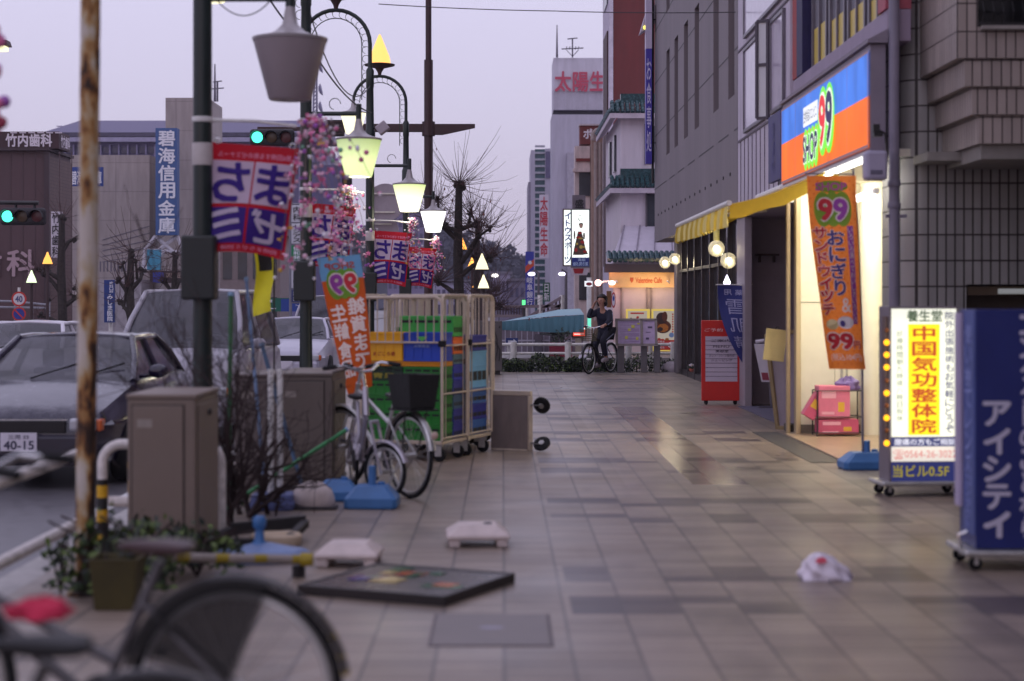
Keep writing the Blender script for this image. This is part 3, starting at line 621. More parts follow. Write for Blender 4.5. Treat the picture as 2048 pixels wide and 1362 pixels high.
# --- white plastered house with tiled eaves, cafe on its ground floor
Y = 56.0; q = lambda px, py, y=Y: W(px, py, y)
CB = thing("cafe_building", "white plastered building with teal tiled eaves above the orange lit cafe front", "building", (4.8, Y, 0))
mb = MB(); mb.box(3.78, 9, Y, 64, 2.9, 7.6); mb.build("wall", plaster, CB, off=CB.location)
def eave(x0, x1, y0, y1, z, run, drop, name):
    mb = MB(); n = int((x1-x0+run)/.16)
    for i in range(n):
        x = x0-run+i*.16
        mb.tube([(x+.08, y0-run, z-drop+.03), (x+.08, y0, z+.03)], .07, 6)
        for k_ in range(3): mb.box(x+.01, x+.15, y0-run*(1-k_/3)-.01, y0-run*(1-k_/3)+.06, z-drop*(1-k_/3)+.05, z-drop*(1-k_/3)+.12)
    m_ = int((y1-y0)/.3)
    for i in range(m_): mb.tube([(x0-run, y0+i*.3, z-drop+.03), (x0, y0+i*.3, z+.03)], .12, 5)
    mb.box(x0-.02, x1, y0-.05, y0+.25, z, z+.28)
    mb.build(name, teal, CB, smooth=True, off=CB.location)
    mb = MB(); mb.add([(x0-run, y0-run, z-drop), (x1, y0-run, z-drop), (x1, y0-run, z-drop-.16), (x0-run, y0-run, z-drop-.16), (x0, y0-.01, z-.25), (x1, y0-.01, z-.25), (x0-run, y1, z-drop), (x0-run, y1, z-drop-.16), (x0-.01, y1, z-.25)],
        [(0,1,2,3), (3,2,5,4), (0,3,7,6), (3,4,8,7)])
    mb.build("eave_board", C8("eave board", 190,178,190), CB, off=CB.location)
eave(3.8, 9, Y, 64, 7.95, .38, .38, "roof"); eave(3.8, 9, Y, 64, 5.55, .38, .36, "roof")
for px0, px1, py0, py1 in ((1292, 1306, 252, 325), (1294, 1306, 388, 475)):
    a, b = q(px0, py1), q(px1, py0)
    f = MB().box(a.x, b.x+.5, Y-.05, Y+.1, a.z, b.z).build("window", dgl, CB, off=CB.location)
    MB().box(a.x-.05, a.x, Y-.09, Y, a.z-.06, b.z+.06).build("frame", C8("far frame", 90,84,90), f, off=CB.location)
mb = MB(); mb.box(3.70, 3.78, 58, 58.8, 5.9, 7.1); mb.box(3.70, 3.78, 60.5, 61.3, 5.9, 7.1); mb.build("side_window", dgl, CB, off=CB.location, each=True)
mb = MB(); mb.add([(3.35, 53.0, 2.98), (9, 53.0, 2.98), (9, Y, 4.0), (3.9, Y, 4.0)], [(0,1,2,3)]); mb.build("lean_to_roof", C8("standing seam metal", 190,182,195, rough=.4, var=.08), CB, off=CB.location)
mb = MB()
for i in range(9): mb.tube([(3.5+i*.55, 53.0, 3.0), (3.9+i*.5, Y, 4.02)], .025, 4)
mb.build("roof_seam", C8("seam", 130,122,135), CB, off=CB.location)
mb = MB()
for i in range(26): mb.tube([(3.22+i*.16, 52.6, 2.82), (3.22+i*.16, 53.1, 3.06)], .085, 6)
mb.build("porch_tiles", teal, CB, smooth=True, off=CB.location)
YC = 52.8; c = lambda px, py: W(px, py, YC)
a, b = c(1212, 720), c(1420, 575)
mb = MB(); mb.box(c(1226,0).x, 9, YC, 56, -.15, b.z); mb.build("cafe_wall", C8("cafe front plaster", 205,188,190, rough=.7, var=.05), CB, off=CB.location)
mb = MB(); mb.box(c(1218,0).x, 9, YC-.12, YC+.2, b.z, c(0,545).z); mb.build("cafe_fascia", C8("cafe fascia boards", 235,190,130, rough=.6, var=.06), CB, off=CB.location)
mb = MB(); mb.box(c(1209,0).x, 9, YC-.25, YC+.3, c(0,545).z+.005, c(0,528).z); mb.build("cafe_gutter", C8("dark gutter", 48,42,50), CB, off=CB.location)
mb = MB()
for px in (1242, 1294, 1302): mb.box(c(px,0).x-.03, c(px,0).x+.03, YC-.05, YC, -.1, b.z)
mb.build("door_jamb", C8("jamb", 150,132,128), CB, off=CB.location)
ff = front(YC-.13)
mb = MB()
mb.text("Valentine Cafe", ff, 1271, 566, 1324, 555, d=.004, bold=.03); mb.build("lettering", C8("cafe orange ink", 200,90,40, var=0), CB, off=CB.location)
mb = MB(); mb.add([ff(x, y, .004) for x, y in ((1260,555), (1267,555), (1267,561), (1263.5,566), (1260,561))], [(0,1,2,3,4)]); mb.build("crest", MATS["cafe orange ink"], CB, off=CB.location)
for i, (p, s_) in enumerate(((1206, -1), (1222, -1), (1340, 1))):
    g = MB(); g.tube([c(p, 567), c(p+9*s_*-1, 562)-Vector((0, .5, 0))], .02, 6); g.build("spotlight_arm", white_metal, CB, off=CB.location)
for px in (1278, 1325): sp_ = lamp_light('SPOT', "cafe_spot", CB, tuple(c(px, 556)-Vector((0, .9, .30))-CB.location), 20, (1,.68,.36), .1, (math.radians(100), 0, 0)); sp_.data.spot_size = 2.2; sp_.data.spot_blend = 1
SLs = thing("spot_lamp", "pair of glowing pinkish spot lamps at the left end of the cafe fascia", "lamp", c(1194, 566)+Vector((0, -.6, 0)))
mb = MB(); mb.ball((0,0,0), .10, 12); mb.ball((.42, .1, .0), .09, 12, (1.2,1,.8)); mb.build("bulb", glow("pink spot", (1,.55,.5), 3.5), SLs, smooth=True)
mb = MB(); mb.tube([(0,0,0), (.2,.1,.05), (.6,.4,.03)], .025, 6); mb.build("arm", white_metal, SLs, smooth=True)
lamp_light('POINT', "spot_glow", SLs, (.1, -.2, 0), 18, (1,.5,.4), .08)
# posters in the cafe windows
def poster(px0, py0, px1, py1, Yp, label, kind):
    t = thing("cafe_poster", label, "poster", W((px0+px1)/2, (py0+py1)/2, Yp)); fn = front(Yp); L_ = t.location
    mb = MB(); a, b = W(px0, py1, Yp), W(px1, py0, Yp); mb.box(a.x, b.x, Yp, Yp+.03, a.z, b.z); mb.build("frame", glow("poster yellow light", (.95,.72,.16), .55), t, bevel=.05, off=L_)
    mb = MB(); mb.patch(fn, px0+4, py1-2, px1-6, py0+4, d=.004); mb.build("sheet", glow("poster paper"+kind, (.85,.75,.62), .35), t, off=L_)
    mb = MB(); random.seed(len(label))
    cols = [C8("food brown", 95,50,30, var=.3, vs=30), C8("food amber", 180,110,40, var=.3, vs=30), C8("poster red", 190,50,40, var=0), C8("poster dark", 60,40,35, var=.2), C8("poster blue", 120,150,190, var=0)]
    if kind == 'cup':
        for u, v, ru, rv, k_ in ((.42,.42,.30,.16,0), (.42,.45,.2,.1,1), (.36,.22,.2,.14,3), (.5,.18,.1,.12,0), (.3,.48,.1,.05,3), (.8,.62,.09,.06,4), (.4,.74,.07,.03,2), (.6,.72,.07,.03,1), (.25,.72,.06,.03,2)):
            mb.k = k_; mb.disc(fn, px0+4+(px1-px0-10)*u, py0+(py1-py0)*v, (px1-px0)*ru, (py1-py0)*rv, .006+.0006*len(mb.f))
        mb.k = 2; mb.patch(fn, px0+4, py1-2, px1-6, py1-22, d=.006)
        for i in range(9): mb.patch(fn, px1-14, py0+9+i*5, px1-11, py0+12+i*5, d=.006)
    else:
        mb.k = 2; mb.patch(fn, px0+9, py0+10, px1-12, py0+7, d=.006)
        for i in range(22): mb.k = random.choice((0,2,3,1)); mb.disc(fn, random.uniform(px0+9, px1-12), random.uniform(py0+16, py1-6), random.uniform(1,4), random.uniform(1,3), .006+.0004*i, 8)
    mb.build("print", cols, t, off=L_)
    if kind == 'cup':
        mb = MB(); mb.ring((0,0,0), .07, .014, n=20, m=5); o = mb.build("ring_mark", C8("mark white", 235,225,220, var=0), t, loc=W(px1-17, py1-12, Yp-.02)-L_)
        mb = MB()
        for i in range(3): mb.text("喫茶軽食", fn, px0+8, py1-17+i*6, px0+26, py1-21+i*6, d=.012, bold=.01)
        mb.build("lettering", MATS["mark white"], t, off=L_)
    return t
poster(1252, 618, 1300, 672, YC-.16, "yellow framed menu poster, smaller and higher one on the cafe front", 'menu')
poster(1303, 618, 1358, 702, YC-.16, "yellow framed poster of a brown cup and food on the cafe front", 'cup')
# --- dark red tower behind it
RT = thing("red_building", "tall dark red building with white corner strip behind the teal eaves", "building", (5, 68, 0)); L_ = RT.location
red = M("dark red cladding", (.15,.022,.022), .55, var=.2, vs=1.5, streak=5)
r = lambda px, py: W(px, py, 68)
xw = r(1221,0).x
MB().box(xw+.003, 9, 68, 72.3, 0, 18).build("wall", red, RT, off=L_)
mb = MB(); mb.box(xw-.05, xw, 68.01, 72.3, 0, 18); mb.build("white_flank", C8("flank white", 190,180,198), RT, off=L_)
mb = MB(); mb.box(xw-.05, r(1226,0).x, 67.9, 67.99, 0, 18); mb.build("corner_strip", C8("strip white", 205,198,212), RT, off=L_)
mb = MB(); mb.box(xw-.1, xw-.051, 68.6, 71.2, 3, 12.2); mb.build("dark_window", C8("dark red shade", 60,20,22), RT, off=L_)
mb = MB(); mb.box(xw-.1, xw-.051, 68.8, 71, 13.3, 15); mb.build("grey_window", dgl, RT, off=L_)
# --- ivory narrow building with brick roof sign
IV = thing("ivory_building", "narrow stained ivory building with brick red rooftop sign box", "building", W(1180, 605, 76)); IV.location.z = 0; L_ = IV.location
v_ = lambda px, py: W(px, py, 76)
ivory = C8("stained ivory", 205,188,185, var=.22, streak=4); tan = C8("tan wall", 165,138,125, var=.1)
mb = MB(); mb.box(v_(1150,0).x, v_(1180,0).x, 76, 77.2, 0, v_(0,292).z); mb.build("wall", ivory, IV, off=L_)
mb = MB(); mb.box(v_(1181,0).x, v_(1208,0).x, 75.2, 84, 0, v_(0,278).z); mb.build("tan_wing", tan, IV, off=L_)
mb = MB(); mb.box(v_(1158,0).x, v_(1180,0).x, 75.93, 76, v_(0,392).z, v_(0,345).z); mb.box(v_(1158,0).x, v_(1180,0).x, 75.93, 76, v_(0,600).z, v_(0,545).z); mb.build("window", dgl, IV, off=L_, each=True)
mb = MB(); mb.box(v_(1152,0).x, v_(1180,0).x, 75.9, 76, v_(0,323).z, v_(0,317).z); mb.build("red_band", C8("band red", 120,45,42), IV, off=L_)
mb = MB(); mb.box(v_(1150,0).x-.1, v_(1180,0).x, 75.6, 76, v_(0,345).z, v_(0,338).z); mb.build("ledge", ivory, IV, off=L_)
for px, col in ((1189, "pipe a"), (1197, "pipe b"), (1204, "pipe c")):
    mb = MB(); mb.tube([v_(px, 640)+Vector((0,-1.2,0)), v_(px, 290)+Vector((0,-1.2,0))], .09, 8); mb.build("service_pipe", C8("service pipe", 160,145,140), IV, smooth=True, off=L_)
mb = MB(); mb.tube([v_(1184, 285)-Vector((0,1.1,0)), v_(1185, 272)-Vector((0,1.1,0)), v_(1190, 267)-Vector((0,1.1,0)), v_(1206, 265)-Vector((0,1.1,0))], .13, 8); mb.build("vent_pipe", C8("service pipe", 0,0,0), IV, smooth=True, off=L_)
BX = thing("rooftop_sign", "brick red rooftop sign box with white katakana on the ivory building", "sign", v_(1185, 270)); L_ = BX.location
mb = MB(); mb.box(v_(1160,0).x, v_(1215,0).x, 76.05, 77, v_(0,288).z, v_(0,251).z); mb.build("box", C8("brick red", 120,58,55, var=.15), BX, off=L_)
mb = MB(); mb.box(v_(1160,0).x-.03, v_(1215,0).x, 75.98, 77.1, v_(0,251).z, v_(0,248).z); mb.build("rim", C8("rim white", 200,190,195), BX, off=L_)
mb = MB(); mb.text("ポーラ", front(75.98), 1167, 277, 1222, 258, d=.05, bold=.05); mb.build("lettering", C8("sign white", 225,220,230, var=0), BX, off=L_)
# --- tall grey insurance building
TI = thing("insurance_building", "tall pale grey building with red rooftop characters behind the ivory one", "building", W(1160, 605, 115)); TI.location.z = 0; L_ = TI.location
t = lambda px, py: W(px, py, 115)
pale = C8("pale ribbed cladding", 176,172,188, rough=.6, var=.1, streak=8)
mb = MB(); mb.box(t(1104,0).x, t(1260,0).x, 115, 119, 0, t(0,229).z); mb.build("wall", pale, TI, off=L_)
mb = MB(); mb.box(t(1107,0).x, t(1260,0).x, 115.2, 119, t(0,219).z, t(0,115).z); mb.build("roof_screen", C8("roof screen", 200,196,210, var=.1, streak=9), TI, off=L_)
mb = MB(); mb.box(t(1107,0).x, t(1260,0).x, 115.6, 118.5, t(0,229).z, t(0,219).z); mb.build("roof_gap", C8("gap dark", 60,58,68), TI, off=L_)
mb = MB()
for i in range(60): mb.box(t(1105,0).x+i*.088, t(1105,0).x+i*.088+.03, 115.17, 115.2, t(0,219).z, t(0,180).z)
mb.build("rib", C8("rib grey", 180,176,190), TI, off=L_)
mb = MB(); mb.text("太陽生命", front(115.1), 1110, 183, 1246, 143, d=.1, bold=.035); mb.build("lettering", C8("faded red letters", 185,70,95, var=.05), TI, off=L_)
mb = MB(); mb.tube([t(1114, 115), t(1114, 50)], [.08, .03], 6); mb.build("lightning_rod", C8("mast grey", 95,90,105), TI, off=L_)
mb = MB(); mb.tube([t(1145, 115), t(1145, 76)], .05, 5)
for y_, w_ in ((77, 10), (97, 22)): mb.tube([t(1145-w_, y_+1), t(1145+w_, y_-1)], .04, 5)
for i in range(5): mb.tube([t(1133+i*6, 96)-Vector((0,.6,0)), t(1133+i*6, 96)+Vector((0,.6,0))], .03, 4)
mb.tube([t(1133, 100), t(1145, 113)], .03, 4); mb.tube([t(1157, 100), t(1145, 113)], .03, 4)
mb.build("aerial", C8("mast grey", 0,0,0), TI, off=L_)
mb = MB(); mb.box(t(1134,0).x, t(1150,0).x, 114.5, 116, 0, t(0,306).z); mb.build("annex", C8("annex", 165,160,175), TI, off=L_)
# --- green glass stair tower
GT = thing("glass_tower", "slim grey tower with a strip of green glass left of the insurance building", "building", W(1080, 605, 125)); GT.location.z = 0; L_ = GT.location
g = lambda px, py: W(px, py, 125)
mb = MB(); mb.box(g(1062,0).x, g(1070,0).x, 125, 133, 0, g(0,300).z); mb.box(g(1090,0).x, g(1102,0).x, 125, 133, 0, g(0,297).z); mb.build("wall", pale, GT, off=L_)
mb = MB(); mb.box(g(1057,0).x, g(1062,0).x, 126, 133, 0, g(0,362).z); mb.build("low_wing", C8("low wing", 150,145,160), GT, off=L_)
mb = MB(); mb.box(g(1070,0).x, g(1090,0).x, 125.15, 133, 0, g(0,298).z); mb.build("glass", C8("green glass", 70,100,108, rough=.15, var=.2, vs=.4), GT, off=L_)
mb = MB()
for i in range(24):
    z = g(0, 598-i*13.2).z; mb.box(g(1070,0).x, g(1090,0).x, 125.0, 125.15, z, z+.14)
mb.build("floor_band", C8("band pale", 170,170,182), GT, off=L_)
mb = MB(); mb.box(g(1091,0).x, g(1101,0).x, 124.9, 125, g(0,356).z, g(0,303).z); mb.build("grey_panel", C8("panel lilac", 100,95,125), GT, off=L_)
VS = thing("vertical_sign", "white vertical sign with four red characters on the far glass tower", "sign", W(1088, 450, 112)); L_ = VS.location
vfn = front(112)
mb = MB(); a, b = W(1079, 516, 112), W(1097, 389, 112); mb.box(a.x, b.x, 112, 112.5, a.z, b.z); mb.build("panel", C8("far sign white", 190,182,196, var=.05), VS, off=L_)
mb = MB(); mb.text("太陽生命", vfn, 1080.5, 514, 1095.5, 392, d=.02, bold=.03, vert=True); mb.build("lettering", C8("far red ink", 170,40,55, var=0), VS, off=L_)
def board_sign(name, label, px0, py0, px1, py1, Y, bgm, parts, depth=.15, cat="sign", post=None, frame=None):
    t = thing(name, label, cat, W((px0+px1)/2, py1, Y)); L_ = t.location
    a, b = W(px0, py1, Y), W(px1, py0, Y)
    MB().box(a.x, b.x, Y, Y+depth, a.z, b.z).build("panel", bgm, t, off=L_)
    fn = front(Y)
    for nm, mt, fun in parts:
        mb = MB(); fun(mb, fn); mb.build(nm, mt, t, off=L_)
    if post:
        mb = MB(); mb.tube([(W(post, 0, Y).x, Y+depth+.06, -.1), (W(post, 0, Y).x, Y+depth+.06, b.z)], .06, 8); mb.build("post", white_metal, t, off=L_)
    if frame:
        mb = MB(); w = .04
        for p in ((a.x-w, a.x, a.z, b.z), (b.x, b.x+w, a.z, b.z), (a.x-w, b.x+w, a.z-w, a.z), (a.x-w, b.x+w, b.z, b.z+w)): mb.box(p[0], p[1], Y-.02, Y+depth+.02, p[2], p[3])
        mb.build("frame", frame, t, off=L_)
    return t
ink_w, ink_b, ink_r = C8("ink white", 225,225,235, var=0), C8("ink black", 30,28,32, var=0), C8("ink red", 185,35,40, var=0)
board_sign("bank_sign", "blue vertical bank sign with an orange stripe and white logo", 1051, 503, 1068, 612, 80, C8("bank blue", 52,62,165, rough=.4, var=.05), [
    ("stripe", C8("bank orange", 205,80,50, var=0), lambda m, f: m.add([f(1051,546,.004), f(1051,533,.004), f(1068,518,.004), f(1068,531,.004)], [(0,1,2,3)])),
    ("logo", ink_w, lambda m, f: (m.add([f(1060+5*math.cos(k)*(.55 if i % 2 else 1), 525+5*math.sin(k)*(.55 if i % 2 else 1), .01) for i, k in enumerate([.3+j*.28 for j in range(20)])], [tuple(range(20))]))),
    ("lettering", ink_w, lambda m, f: m.text("岐阜銀行", f, 1053.5, 611, 1065.5, 553, d=.01, bold=.02, vert=True))], post=1054)
board_sign("green_sign", "small green sign with white characters beside the blue bank sign", 1086, 565, 1100, 603, 78, C8("sign green", 25,85,58, var=.05), [
    ("lettering", ink_w, lambda m, f: m.text("日新", f, 1088, 602, 1098, 567, d=.01, vert=True))])
lit_w = glow("lit sign white", (.92,1,.95), 1.25)
YL = 58
board_sign("sports_sign", "tall lit white sign with slanting blue katakana beside the kimono sign", 1128, 420, 1143, 530, YL+1, lit_w, [
    ("lettering", C8("sign royal blue", 45,55,150, var=0), lambda m, f: m.text("イトウスポーツ", f, 1129.5, 527, 1142, 424, d=.02, bold=.04, vert=True))], frame=C8("maroon frame", 75,28,42))
def kimono(m, f):
    m.k = 0; m.add([f(*p, .012) for p in ((1156,463), (1163,463), (1172,500), (1176,508), (1164,510), (1146,510), (1148,497))], [tuple(range(7))])
    m.k = 1; m.disc(f, 1162, 452, 3.6, 4.6, .016); m.k = 2; m.disc(f, 1162, 449, 4.4, 3.4, .014)
    m.k = 3
    for p in ((1157,475,5,2.2), (1165,484,4,3), (1152,500,3.2,4), (1170,503,4,2.5), (1160,466,4,2)): m.disc(f, *p, .018)
    for p in ((1149,470,1.6,9),(1168,472,2,7)): m.k = 0; m.disc(f, *p, .013)
    m.k = 4; m.disc(f, 1161, 477, 4.6, 1.6, .024)
    m.k = 4
    for p in ((1162,494,3.5,3.5), (1154,488,2.4,2.4), (1168,494,2.6,2)): m.disc(f, *p, .022)
    m.k = 2
    for p in ((1160,431,2,.6), (1157,438,1,1.6), (1164,438,1,1.4), (1159,441,.7,2)): m.disc(f, *p, .012)
KS = board_sign("kimono_sign", "lit white sign with a figure in a patterned robe above a blue strip", 1144, 420, 1178, 533, YL-.6, lit_w, [
    ("figure", [C8("robe brown", 95,75,62, var=.4, vs=12), C8("robe face", 200,165,140, var=0), C8("robe hair", 45,35,35, var=0), C8("robe red", 185,50,45, var=0), C8("robe gold", 200,180,80, var=0)], kimono),
    ("blue_strip", C8("strip blue", 30,55,135, rough=.4, var=.05), lambda m, f: m.patch(f, 1144, 533, 1178, 515, d=.012)),
    ("lettering", C8("strip letters", 180,205,235, var=0), lambda m, f: (m.text("高級", f, 1156, 522.5, 1171, 516.5, d=.02, bold=.02), m.text("婚礼貸衣裳", f, 1146, 531.5, 1176, 524, d=.02, bold=.02)))], frame=C8("sign frame steel", 110,112,112))
t = KS; L_ = t.location
a, b = W(1145, 418, YL-.6), W(1171, 390, YL-.6); MB().box(a.x, b.x, YL-.6, YL-.3, a.z, b.z).build("cap", C8("cap grey", 108,100,108), t, off=L_)
mb = MB(); mb.text("盛", front(YL-.6), 1150, 416, 1167, 399, d=.02, bold=.03); mb.build("cap_lettering", ink_b, t, off=L_)
f = front(YL-.6)
mb = MB(); pts = [(1141,534), (1180,534), (1174,550), (1146,550)]; mb.add([f(*p) for p in pts]+[f(*p, -.5) for p in pts], [(0,1,2,3), (7,6,5,4), (0,4,5,1), (1,5,6,2), (2,6,7,3), (3,7,4,0)]); mb.build("base", C8("base white", 190,180,190), t, off=L_)
mb = MB(); mb.add([f(*p, .01) for p in ((1146,537), (1168,537), (1165,547), (1149,547))], [(0,1,2,3)]); mb.build("red_panel", C8("base red", 150,25,35), t, off=L_)
# small standing red-lit sign by the crossing
t = board_sign("lit_box_sign", "small glowing red and white box sign on a pillar by the canopy", 1146, 655, 1170, 672, 50, glow("box red light", (.95,.09,.06), 1.0), [
    ("white_band", glow("box white light", (1,.9,.85), 1.2), lambda m, f: (m.patch(f, 1146, 660, 1170, 656, d=.01), m.patch(f, 1148, 669, 1168, 667.5, d=.01)))], depth=.3, frame=dark_metal)
L_ = t.location; mb = MB(); mb.box(W(1151,0,50).x, W(1163,0,50).x, 50.02, 50.25, -.15, W(0,675,50).z); mb.build("pillar", C8("pillar stone", 165,155,140), t, off=L_)
# round traffic signs on a white post near the cafe
t = thing("traffic_sign_post", "white post with round blue and red sign by the cafe", "sign post", (W(1178,0,51).x, 51, -.15)); L_ = t.location
mb = MB(); mb.tube([(L_.x, 51, -.15), (L_.x, 51, W(0,555,51).z)], .07, 8); mb.build("post", white_metal, t, off=L_)
f = front(50.85)
mb = MB(); mb.patch(f, 1169, 573, 1185, 562, d=0); mb.k = 1; mb.disc(f, 1178, 568, 6, 3.5, .01); mb.build("plate", [C8("plate white", 200,190,195, var=0), C8("plate red", 150,40,50, var=0)], t, off=L_)
mb = MB(); mb.disc(f, 1227, 600, 4.5, 16, 0); mb.k = 1; mb.disc(f, 1227, 600, 3.2, 12, .01); mb.k = 2; mb.disc(f, 1227, 597, 2, 5, .02); mb.build("round_sign", [C8("ring red", 175,50,60, var=0), C8("ring white", 215,205,215, var=0), C8("ring blue", 60,70,150, var=0)], t, off=L_)
mb = MB(); mb.box(W(1214,0,51).x, W(1223,0,51).x, 51.0, 51.3, W(0,615,51).z, W(0,582,51).z); mb.build("control_box", C8("amber box", 120,85,50), t, off=L_)
mb = MB(); mb.patch(f, 1175, 655, 1182, 632, d=.02); mb.build("pedestrian_light", glow("green man", (.2,.9,.65), 1.0), t, off=L_)
# --- teal canopy across the crossing
YK = 51.5
t = thing("shop_canopy", "long teal blue fabric canopy of the shop across the crossing", "canopy", (W(1085,0,YK).x, YK, 0)); L_ = t.location
ka = [W(1000,642,47.5), W(1160,643,50.5), W(1160,618,53.5), W(1120,620,53.5), W(1000,641,49)]
mb = MB(); p = [W(1003,643,YK-3), W(1110,632,YK-2), W(1168,629,YK-1.5), W(1160,617,YK+1.5), W(1118,619,YK+1.5)]
mb.add(p, [(0,1,2,3,4)]); mb.build("top", C8("canopy top teal", 120,160,172, rough=.6, var=.1), t, off=L_)
mb = MB(); p = [W(1003,643,YK-3), W(1110,632,YK-2), W(1168,629,YK-1.5), W(1168,664,YK-1.5), W(1110,665,YK-2), W(1003,660,YK-3)]
n_ = 40; vv = []
for i in range(n_+1):
    s = i/n_; px = 1003+165*s; top = 643-14*s; bot = 660+5*min(1, s*1.6); yy = YK-3+1.5*s+.02*math.sin(i*2.2)
    vv += [W(px, top, yy), W(px, (top+bot)/2, yy-.02), W(px, bot, yy+.02*math.cos(i*2))]
mb.add(vv, [(i*3+k_, (i+1)*3+k_, (i+1)*3+k_+1, i*3+k_+1) for i in range(n_) for k_ in range(2)]); mb.build("valance", C8("canopy teal", 82,128,142, rough=.7, var=.12, streak=3), t, smooth=True, off=L_)
mb = MB(); mb.bar(W(1080,667,YK), W(1140,667,YK), .06, .06); mb.bar(W(1125,667,YK), W(1125,715,YK), .06, .06); mb.bar(W(1082,668,YK), W(1120,672,YK-1), .05, .05); mb.build("frame", dark_metal, t, off=L_)
# --- stairs of a footbridge with railings
t = thing("footbridge_stairs", "footbridge stairway with brown and white railings behind the teal canopy", "stairs", (W(1080,0,60).x, 60, 0)); L_ = t.location
mb = MB(); f = front(60)
for a, b in (((1044,642), (1124,594)), ((1050,652), (1124,608)), ((960,614), (1125,612)), ((960,632), (1045,632))): mb.bar(f(*a), f(*b), .1, .1)
mb.build("handrail", C8("rail brown grey", 125,112,118, var=.1), t, off=L_)
mb = MB()
for i in range(10): x = 1048+i*8; mb.bar(f(x, 640-i*4.8), f(x, 655-i*4.8+10), .05, .05)
for i in range(16): mb.bar(f(962+i*5.5, 614), f(962+i*5.5, 632), .04, .04)
mb.build("baluster", C8("baluster", 85,72,80), t, off=L_)
mb = MB(); mb.add([f(1040,660), f(1050,652), f(1128,606), f(1128,660)]+[W(1040,660,63), W(1050,652,63), W(1128,606,63), W(1128,660,63)], [(0,1,2,3), (7,6,5,4), (1,5,6,2), (0,4,5,1), (2,6,7,3)]); mb.build("stair_flight", C8("stair side", 150,132,132), t, off=L_)
mb = MB(); mb.bar(f(1080,590), f(1080,660), .12, .12); mb.bar(f(1124,590), f(1124,620), .12, .12); mb.build("post", white_metal, t, off=L_)
# --- low buildings and lights far down the street
def block(name, label, px0, py0, px1, Y, depth, mt, wins=None, cat="building", roof=None):
    t = thing(name, label, cat, (W((px0+px1)/2, 0, Y).x, Y, 0)); L_ = t.location
    a, b = W(px0, 605, Y).x, W(px1, py0, Y)
    MB().box(a, b.x, Y, Y+depth, -.2, b.z).build("wall", mt, t, off=L_)
    if wins:
        mb = MB(); facade_windows(mb, a, b.x, Y, wins[2] if len(wins) > 2 else 1, b.z-.3, wins[0], wins[1]); mb.build("window", wins[3] if len(wins) > 3 else dgl, t, off=L_, each=True)
    if roof:
        mb = MB(); mb.box(a-.2, b.x+.2, Y-.2, Y+depth, b.z, b.z+roof); mb.build("roof_edge", C8("roof edge grey", 110,105,118), t, off=L_)
    return t
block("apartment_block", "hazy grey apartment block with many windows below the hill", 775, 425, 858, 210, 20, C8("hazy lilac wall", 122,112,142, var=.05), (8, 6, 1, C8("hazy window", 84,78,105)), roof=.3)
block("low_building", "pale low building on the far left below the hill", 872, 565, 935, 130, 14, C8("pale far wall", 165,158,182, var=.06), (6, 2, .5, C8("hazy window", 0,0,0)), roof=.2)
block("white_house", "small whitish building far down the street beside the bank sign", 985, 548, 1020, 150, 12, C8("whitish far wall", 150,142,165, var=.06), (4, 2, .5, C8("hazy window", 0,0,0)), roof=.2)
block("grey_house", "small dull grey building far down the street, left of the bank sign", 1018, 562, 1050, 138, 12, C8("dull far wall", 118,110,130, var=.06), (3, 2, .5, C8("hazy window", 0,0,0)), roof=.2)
for i, (px, py, Y, c_, s_, lb) in enumerate(((1063, 548, 72, (.85,.8,1), 3, "lit street lamp with a bowed arm beside the green sign"), (1124, 548, 60, (.8,.75,1), 3.2, "lit violet street lamp left of the sports sign"), (990, 551, 110, (1,.95,.9), 3, "small lit street lamp far down the street at the left of the hill"))):
    t = thing("far_street_lamp", lb, "street lamp", (W(px+(14 if i == 0 else 8), 0, Y).x, Y, 0)); L_ = t.location
    top = W(px, py, Y)
    mb = MB(); mb.tube([(L_.x, Y, -.1), (L_.x, Y, top.z+.05), (L_.x-.15, Y, top.z+.15), tuple(top+Vector((0,0,.08)))], .05, 6); mb.build("pole", C8("far pole", 95,90,98), t, off=L_)
    mb = MB(); mb.ball(top, .13*Y/72, 10, (1.2,1,.6)); mb.build("lamp_head", glow("far lamp"+str(i), c_, s_), t, smooth=True, off=L_)
t = thing("green_light_panel", "small bright green lit panel at the foot of the blue bank sign", "sign", W(1047, 605, 90)); L_ = t.location
mb = MB(); mb.patch(front(90), 1044, 613, 1052, 600); mb.build("panel", glow("green panel", (.15,1,.35), 1.2), t, off=L_)
mb = MB(); a = W(1048, 613, 90.1); mb.box(a.x-.12, a.x+.12, 90.02, 90.2, -.15, W(0, 598, 90).z); mb.build("housing", dark_metal, t, off=L_)
# ================================================================ buildings on the left, across the road
brown = grid_mat("brown small tiles", (.115,.065,.06), (.135,.078,.07), (.07,.042,.04), .3, .12, .012, .6, .5, bump=.2)
DB = thing("dental_building", "dark brown tiled clinic building with large pale character on its wall", "building", (W(60,0,60).x, 60, 0)); L_ = DB.location
d = lambda px, py: W(px, py, 60)
xd = d(95,0).x
mb = MB(); mb.box(-32, xd, 60, 63.2, -.2, d(0,302).z); mb.build("wall", C8("brown cladding", 80,58,62, var=.12, streak=6), DB, off=L_)
mb = MB(); mb.box(xd+.003, xd+.05, 60.02, 63.2, -.2, d(0,312).z); mb.build("side_wall", brown, DB, off=L_)
mb = MB(); mb.box(-32, xd+.1, 59.8, 63.3, d(0,302).z+.003, d(0,296).z); mb.box(xd-.1, xd+.08, 59.9, 60, -.1, d(0,303).z); mb.build("parapet", C8("brown coping", 62,46,52, var=.1), DB, off=L_)
mb = MB()
for i in range(44): mb.box(-32+i*.42, -32+i*.42+.03, 59.985, 60, 0, d(0,303).z)
mb.build("rib", C8("brown rib", 78,58,62), DB, off=L_)
f = front(59.97)
